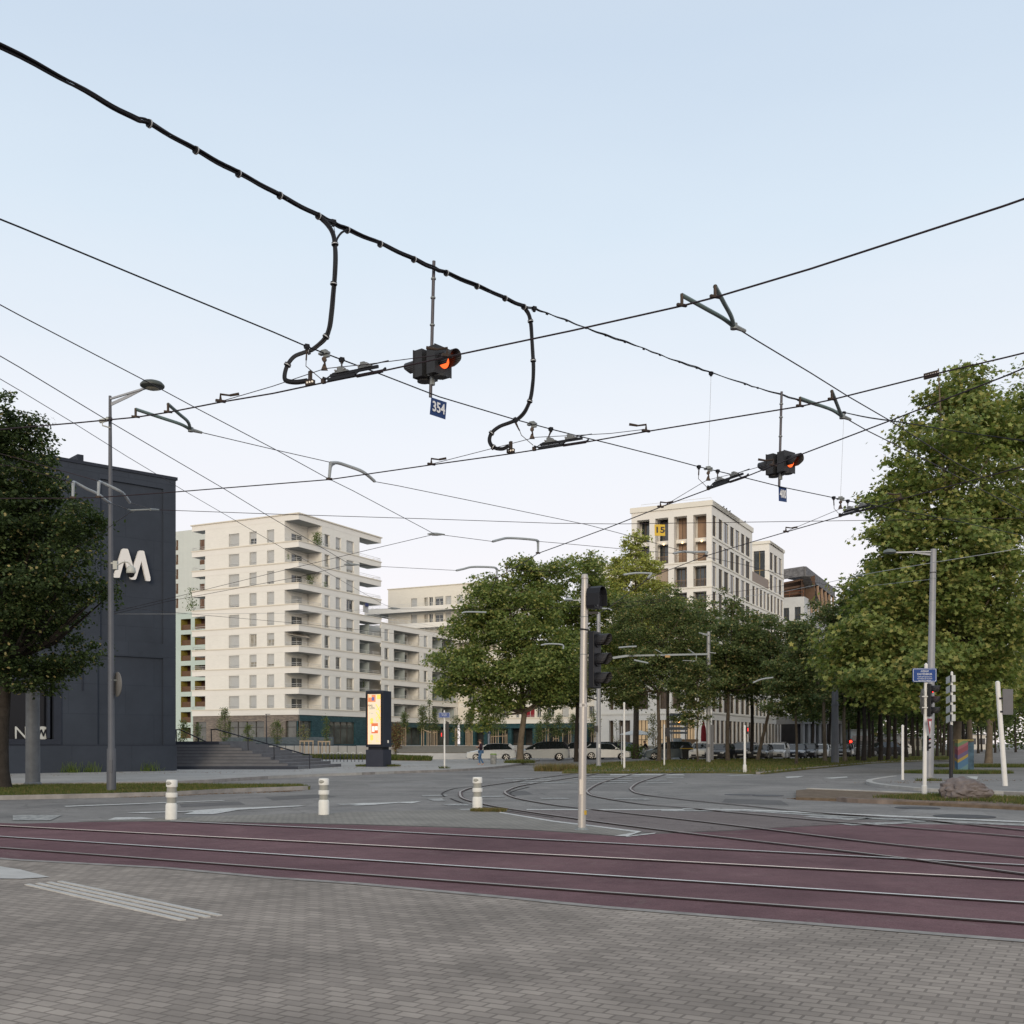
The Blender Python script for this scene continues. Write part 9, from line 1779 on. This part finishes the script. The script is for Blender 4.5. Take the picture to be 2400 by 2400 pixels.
for dx in (-.78,.28): 
    mb = MB(); c = cb_+Vector((dx,0,.34)); mb.tube([c+Vector((.33*math.cos(a),0,.33*math.sin(a))) for a in [i*math.pi/10 for i in range(21)]], .02, 6); w_ = build(mb, 'wheel', tyre, t)
    for k in range(6): a = k*math.pi/6; m2 = MB(); m2.tube([c-Vector((.32*math.cos(a),0,.32*math.sin(a))), c+Vector((.32*math.cos(a),0,.32*math.sin(a)))], .003, 4); build(m2, 'spokes', steel, w_)
A_, B9, C9, D9 = cb_+Vector((-.78,0,.34)), cb_+Vector((-.62,0,.88)), cb_+Vector((-.12,0,.86)), cb_+Vector((-.2,0,.30)); mb = MB()
for a, c in ((A_,B9),(B9,C9),(C9,D9),(D9,B9),(D9,cb_+Vector((.28,0,.34))),(C9,cb_+Vector((.28,0,.34)))): mb.tube([a, c], .018, 6)
mb.tube([B9, B9+Vector((0,0,.12)), B9+Vector((0,.24,.14))], .014, 6); mb.tube([B9+Vector((0,0,.12)), B9+Vector((0,-.24,.14))], .014, 6); build(mb, 'frame', blk, t); mb = MB(); mb.box(C9+Vector((0,0,.1)), (.26,.13,.06)); build(mb, 'saddle', blackplas, t)
# ================================================================== GRASS, WEEDS, LITTER ON THE GROUND (stuff: nobody could count the blades)
gA = leafmat('grass_blade', (.07,.10,.025), (.1,.14,.03)); gB = leafmat('grass_blade_dry', (.20,.165,.075), (.22,.18,.08)); gC = leafmat('grass_blade_light', (.11,.14,.04), (.14,.18,.05))
def in_poly(x, y, L):
    ins = np.zeros(len(x), bool); j = len(L)-1
    for i in range(len(L)):
        xi, yi, xj, yj = L[i].x, L[i].y, L[j].x, L[j].y; c = ((yi > y) != (yj > y)) & (x < (xj-xi)*(y-yi)/(yj-yi+1e-12)+xi); ins ^= c; j = i
    return ins
def grass(name, label, L, z, n, h, share=(.5,.3,.2), seed=0, w_=.006, ymax=None, clumpy=0.0, mats=None):
    rg = np.random.default_rng(seed); xs = np.array([p.x for p in L]); ys = np.array([p.y for p in L]); x = rg.uniform(xs.min(), xs.max(), n*4); y = rg.uniform(ys.min(), min(ys.max(), ymax or 1e9), n*4)
    k = in_poly(x, y, L)
    if clumpy: k &= (np.sin(x*1.9+seed)*np.sin(y*1.3)+np.sin(x*.6+y*.9)+rg.normal(size=len(x))*.35) > clumpy
    x, y = x[k][:n], y[k][:n]; n = len(x); hh = h*rg.uniform(.4,1.3,n); a = rg.uniform(0,6.28,n); ww = w_*(1+y/40)
    dx, dy = np.cos(a)*ww, np.sin(a)*ww; lx, ly = rg.normal(size=n)*hh*.35, rg.normal(size=n)*hh*.35
    V = np.stack([np.stack([x-dx,y-dy,np.full(n,z)],1), np.stack([x+dx,y+dy,np.full(n,z)],1), np.stack([x+lx,y+ly,z+hh],1)],1).reshape(-1,3)
    me = bpy.data.meshes.new(name); me.vertices.add(n*3); me.vertices.foreach_set('co', V.astype(np.float32).ravel()); me.loops.add(n*3); me.loops.foreach_set('vertex_index', np.arange(n*3,dtype=np.int32))
    me.polygons.add(n); me.polygons.foreach_set('loop_start', np.arange(0,n*3,3,dtype=np.int32)); me.polygons.foreach_set('loop_total', np.full(n,3,dtype=np.int32))
    for m in (mats or (gA,gB,gC)): me.materials.append(m)
    me.polygons.foreach_set('material_index', rg.choice(3, size=n, p=share).astype(np.int32)); me.update(calc_edges=True); o = bpy.data.objects.new(name, me); COL.objects.link(o); props(o, label, 'grass', kind='stuff'); return o
grass('grass', 'short green grass on the kerbed island before the theatre', gi, Z1-.02, 42000, .07, (.5,.2,.3), 1)
grass('grass', 'green and straw-coloured grass on the verge under the avenue trees', [p for p in vg]+vg2, .07, 90000, .12, (.45,.25,.30), 2, .010, ymax=112)
grass('grass', 'dry tufty grass on the narrow traffic island round the boulder', [G(a,b,.1) for a,b in ((2040,1873.5),(2180,1877),(2352,1885),(2440,1889),(2440,1869),(2352,1866.5),(2179,1861),(2040,1866))], .07, 9000, .09, (.45,.3,.25), 3, clumpy=-.2)
def blob(px, py, w_, d_, z=0.0): c = G(px, py, z); return [Vector((c.x+w_*math.cos(a), c.y+d_*math.sin(a), 0)) for a in [i*math.pi/8 for i in range(16)]]
for i, (a, lb, n_, h_, sh) in enumerate(((blob(1145,1902,.40,.22), 'yellowed grass tuft at the foot of the third bollard', 2600, .075, (.2,.7,.1)), (blob(1308,1807.5,1.3,.7), 'tall straw-coloured grass clump at the verge tip', 2600, .38, (.15,.75,.1)), (blob(1218,1788,1.1,1.0,Z1), 'green tufts round the foot of the pale plane trunk', 2200, .22, (.6,.1,.3)), (blob(886,1796,1.35,1.2,Z1), 'low green fringe round the foot of the advertising column', 2600, .13, (.5,.2,.3)),
      (blob(1042,1801,.3,.2,Z1), 'small weeds at the foot of the name-plate pole', 300, .18, (.6,.2,.2)), (blob(2244,1812,2.6,1.6,.085), 'green patch round the painted cabinet', 9000, .16, (.6,.1,.3)), (blob(2320,1797,3.4,2.4,.085), 'green patch round the right-hand plane trunk', 8000, .18, (.6,.1,.3)), (blob(2177,1830,.5,.3,.085), 'small tuft at the foot of the big lamp mast', 500, .12, (.5,.2,.3)),
      (blob(2206,1872,.35,.2,.07), 'weeds on the left side of the boulder', 700, .14, (.6,.1,.3)), (blob(1565,1812,3.0,.35), 'sparse grass line along the verge edge', 1500, .09, (.4,.4,.2)), (blob(1410,1813,2.0,.3), 'sparse grass line right of the traffic light', 1200, .10, (.4,.4,.2)))):
    grass('grass', lb, a, .12 if 'column' in lb or 'plane trunk' in lb and 'right' not in lb else (.0 if i in (0,1,9,10) else .07), n_, h_, sh, 20+i)
grass('ground_cover', 'low green ground cover in the bed left of the advertising column', [SP(640,93,0), SP(852,91,0), SP(930,86,0), SP(1010,84,0), SP(1012,88,0), SP(925,99,0), SP(640,104,0)], Z1+.03, 26000, .32, (.6,.15,.25), 40, .02)
# dead leaves along kerbs
lfm = mat('dead_leaf', (.16,.085,.035), .9, 0, .4, 9); lf2 = mat('dead_leaf_pale', (.24,.16,.075), .9, 0, .3, 9)
def litter(label, pts, n, spread, z, s, seed):
    rg = np.random.default_rng(seed); mb = MB(); L = smooth_line(pts, 6)
    for _ in range(n):
        p = L[rg.integers(0,len(L)-1)]+Vector((rg.normal()*spread, rg.normal()*spread*.5, 0)); a = rg.uniform(0,6.28); q = s*rg.uniform(.5,1.2); u_ = Vector((math.cos(a)*q, math.sin(a)*q, rg.uniform(0,.4)*q)); v = Vector((-math.sin(a)*q*.6, math.cos(a)*q*.6, rg.uniform(0,.3)*q)); b_ = Vector((p.x,p.y,z+.008)); mb.quad(b_-u_*.5, b_-v*.5+R2(.004), b_+u_*.5, b_+v*.5+R2(.004), int(rg.random() < .35))
    o = build(mb, 'dead_leaves', [lfm, lf2], recalc=False, label=label, cat='leaves', kind='stuff'); return o
litter('brown dead leaves drifted along the kerb of the grass island', [G(a,b) for a,b in ((300,1869),(420,1865),(500,1861),(580,1859),(650,1856),(700,1853.5))], 900, .16, 0, .05, 1)
litter('brown dead leaves lying at the left end of the long kerb', [G(a,b) for a,b in ((1868,1872),(1905,1874),(1960,1876),(1985,1878))], 1300, .16, 0, .045, 2)
litter('scattered dead leaves on the pavement before the theatre and stair', [G(a,b,Z1) for a,b in ((60,1818),(250,1812),(420,1811),(560,1810),(700,1806),(830,1800),(900,1798),(1000,1795))], 500, 1.4, Z1, .06, 3)
litter('scattered dead leaves under the right-hand plane trees', [G(a,b,.085) for a,b in ((2100,1835),(2180,1833),(2260,1830),(2340,1828))], 350, 1.0, .085, .06, 4)
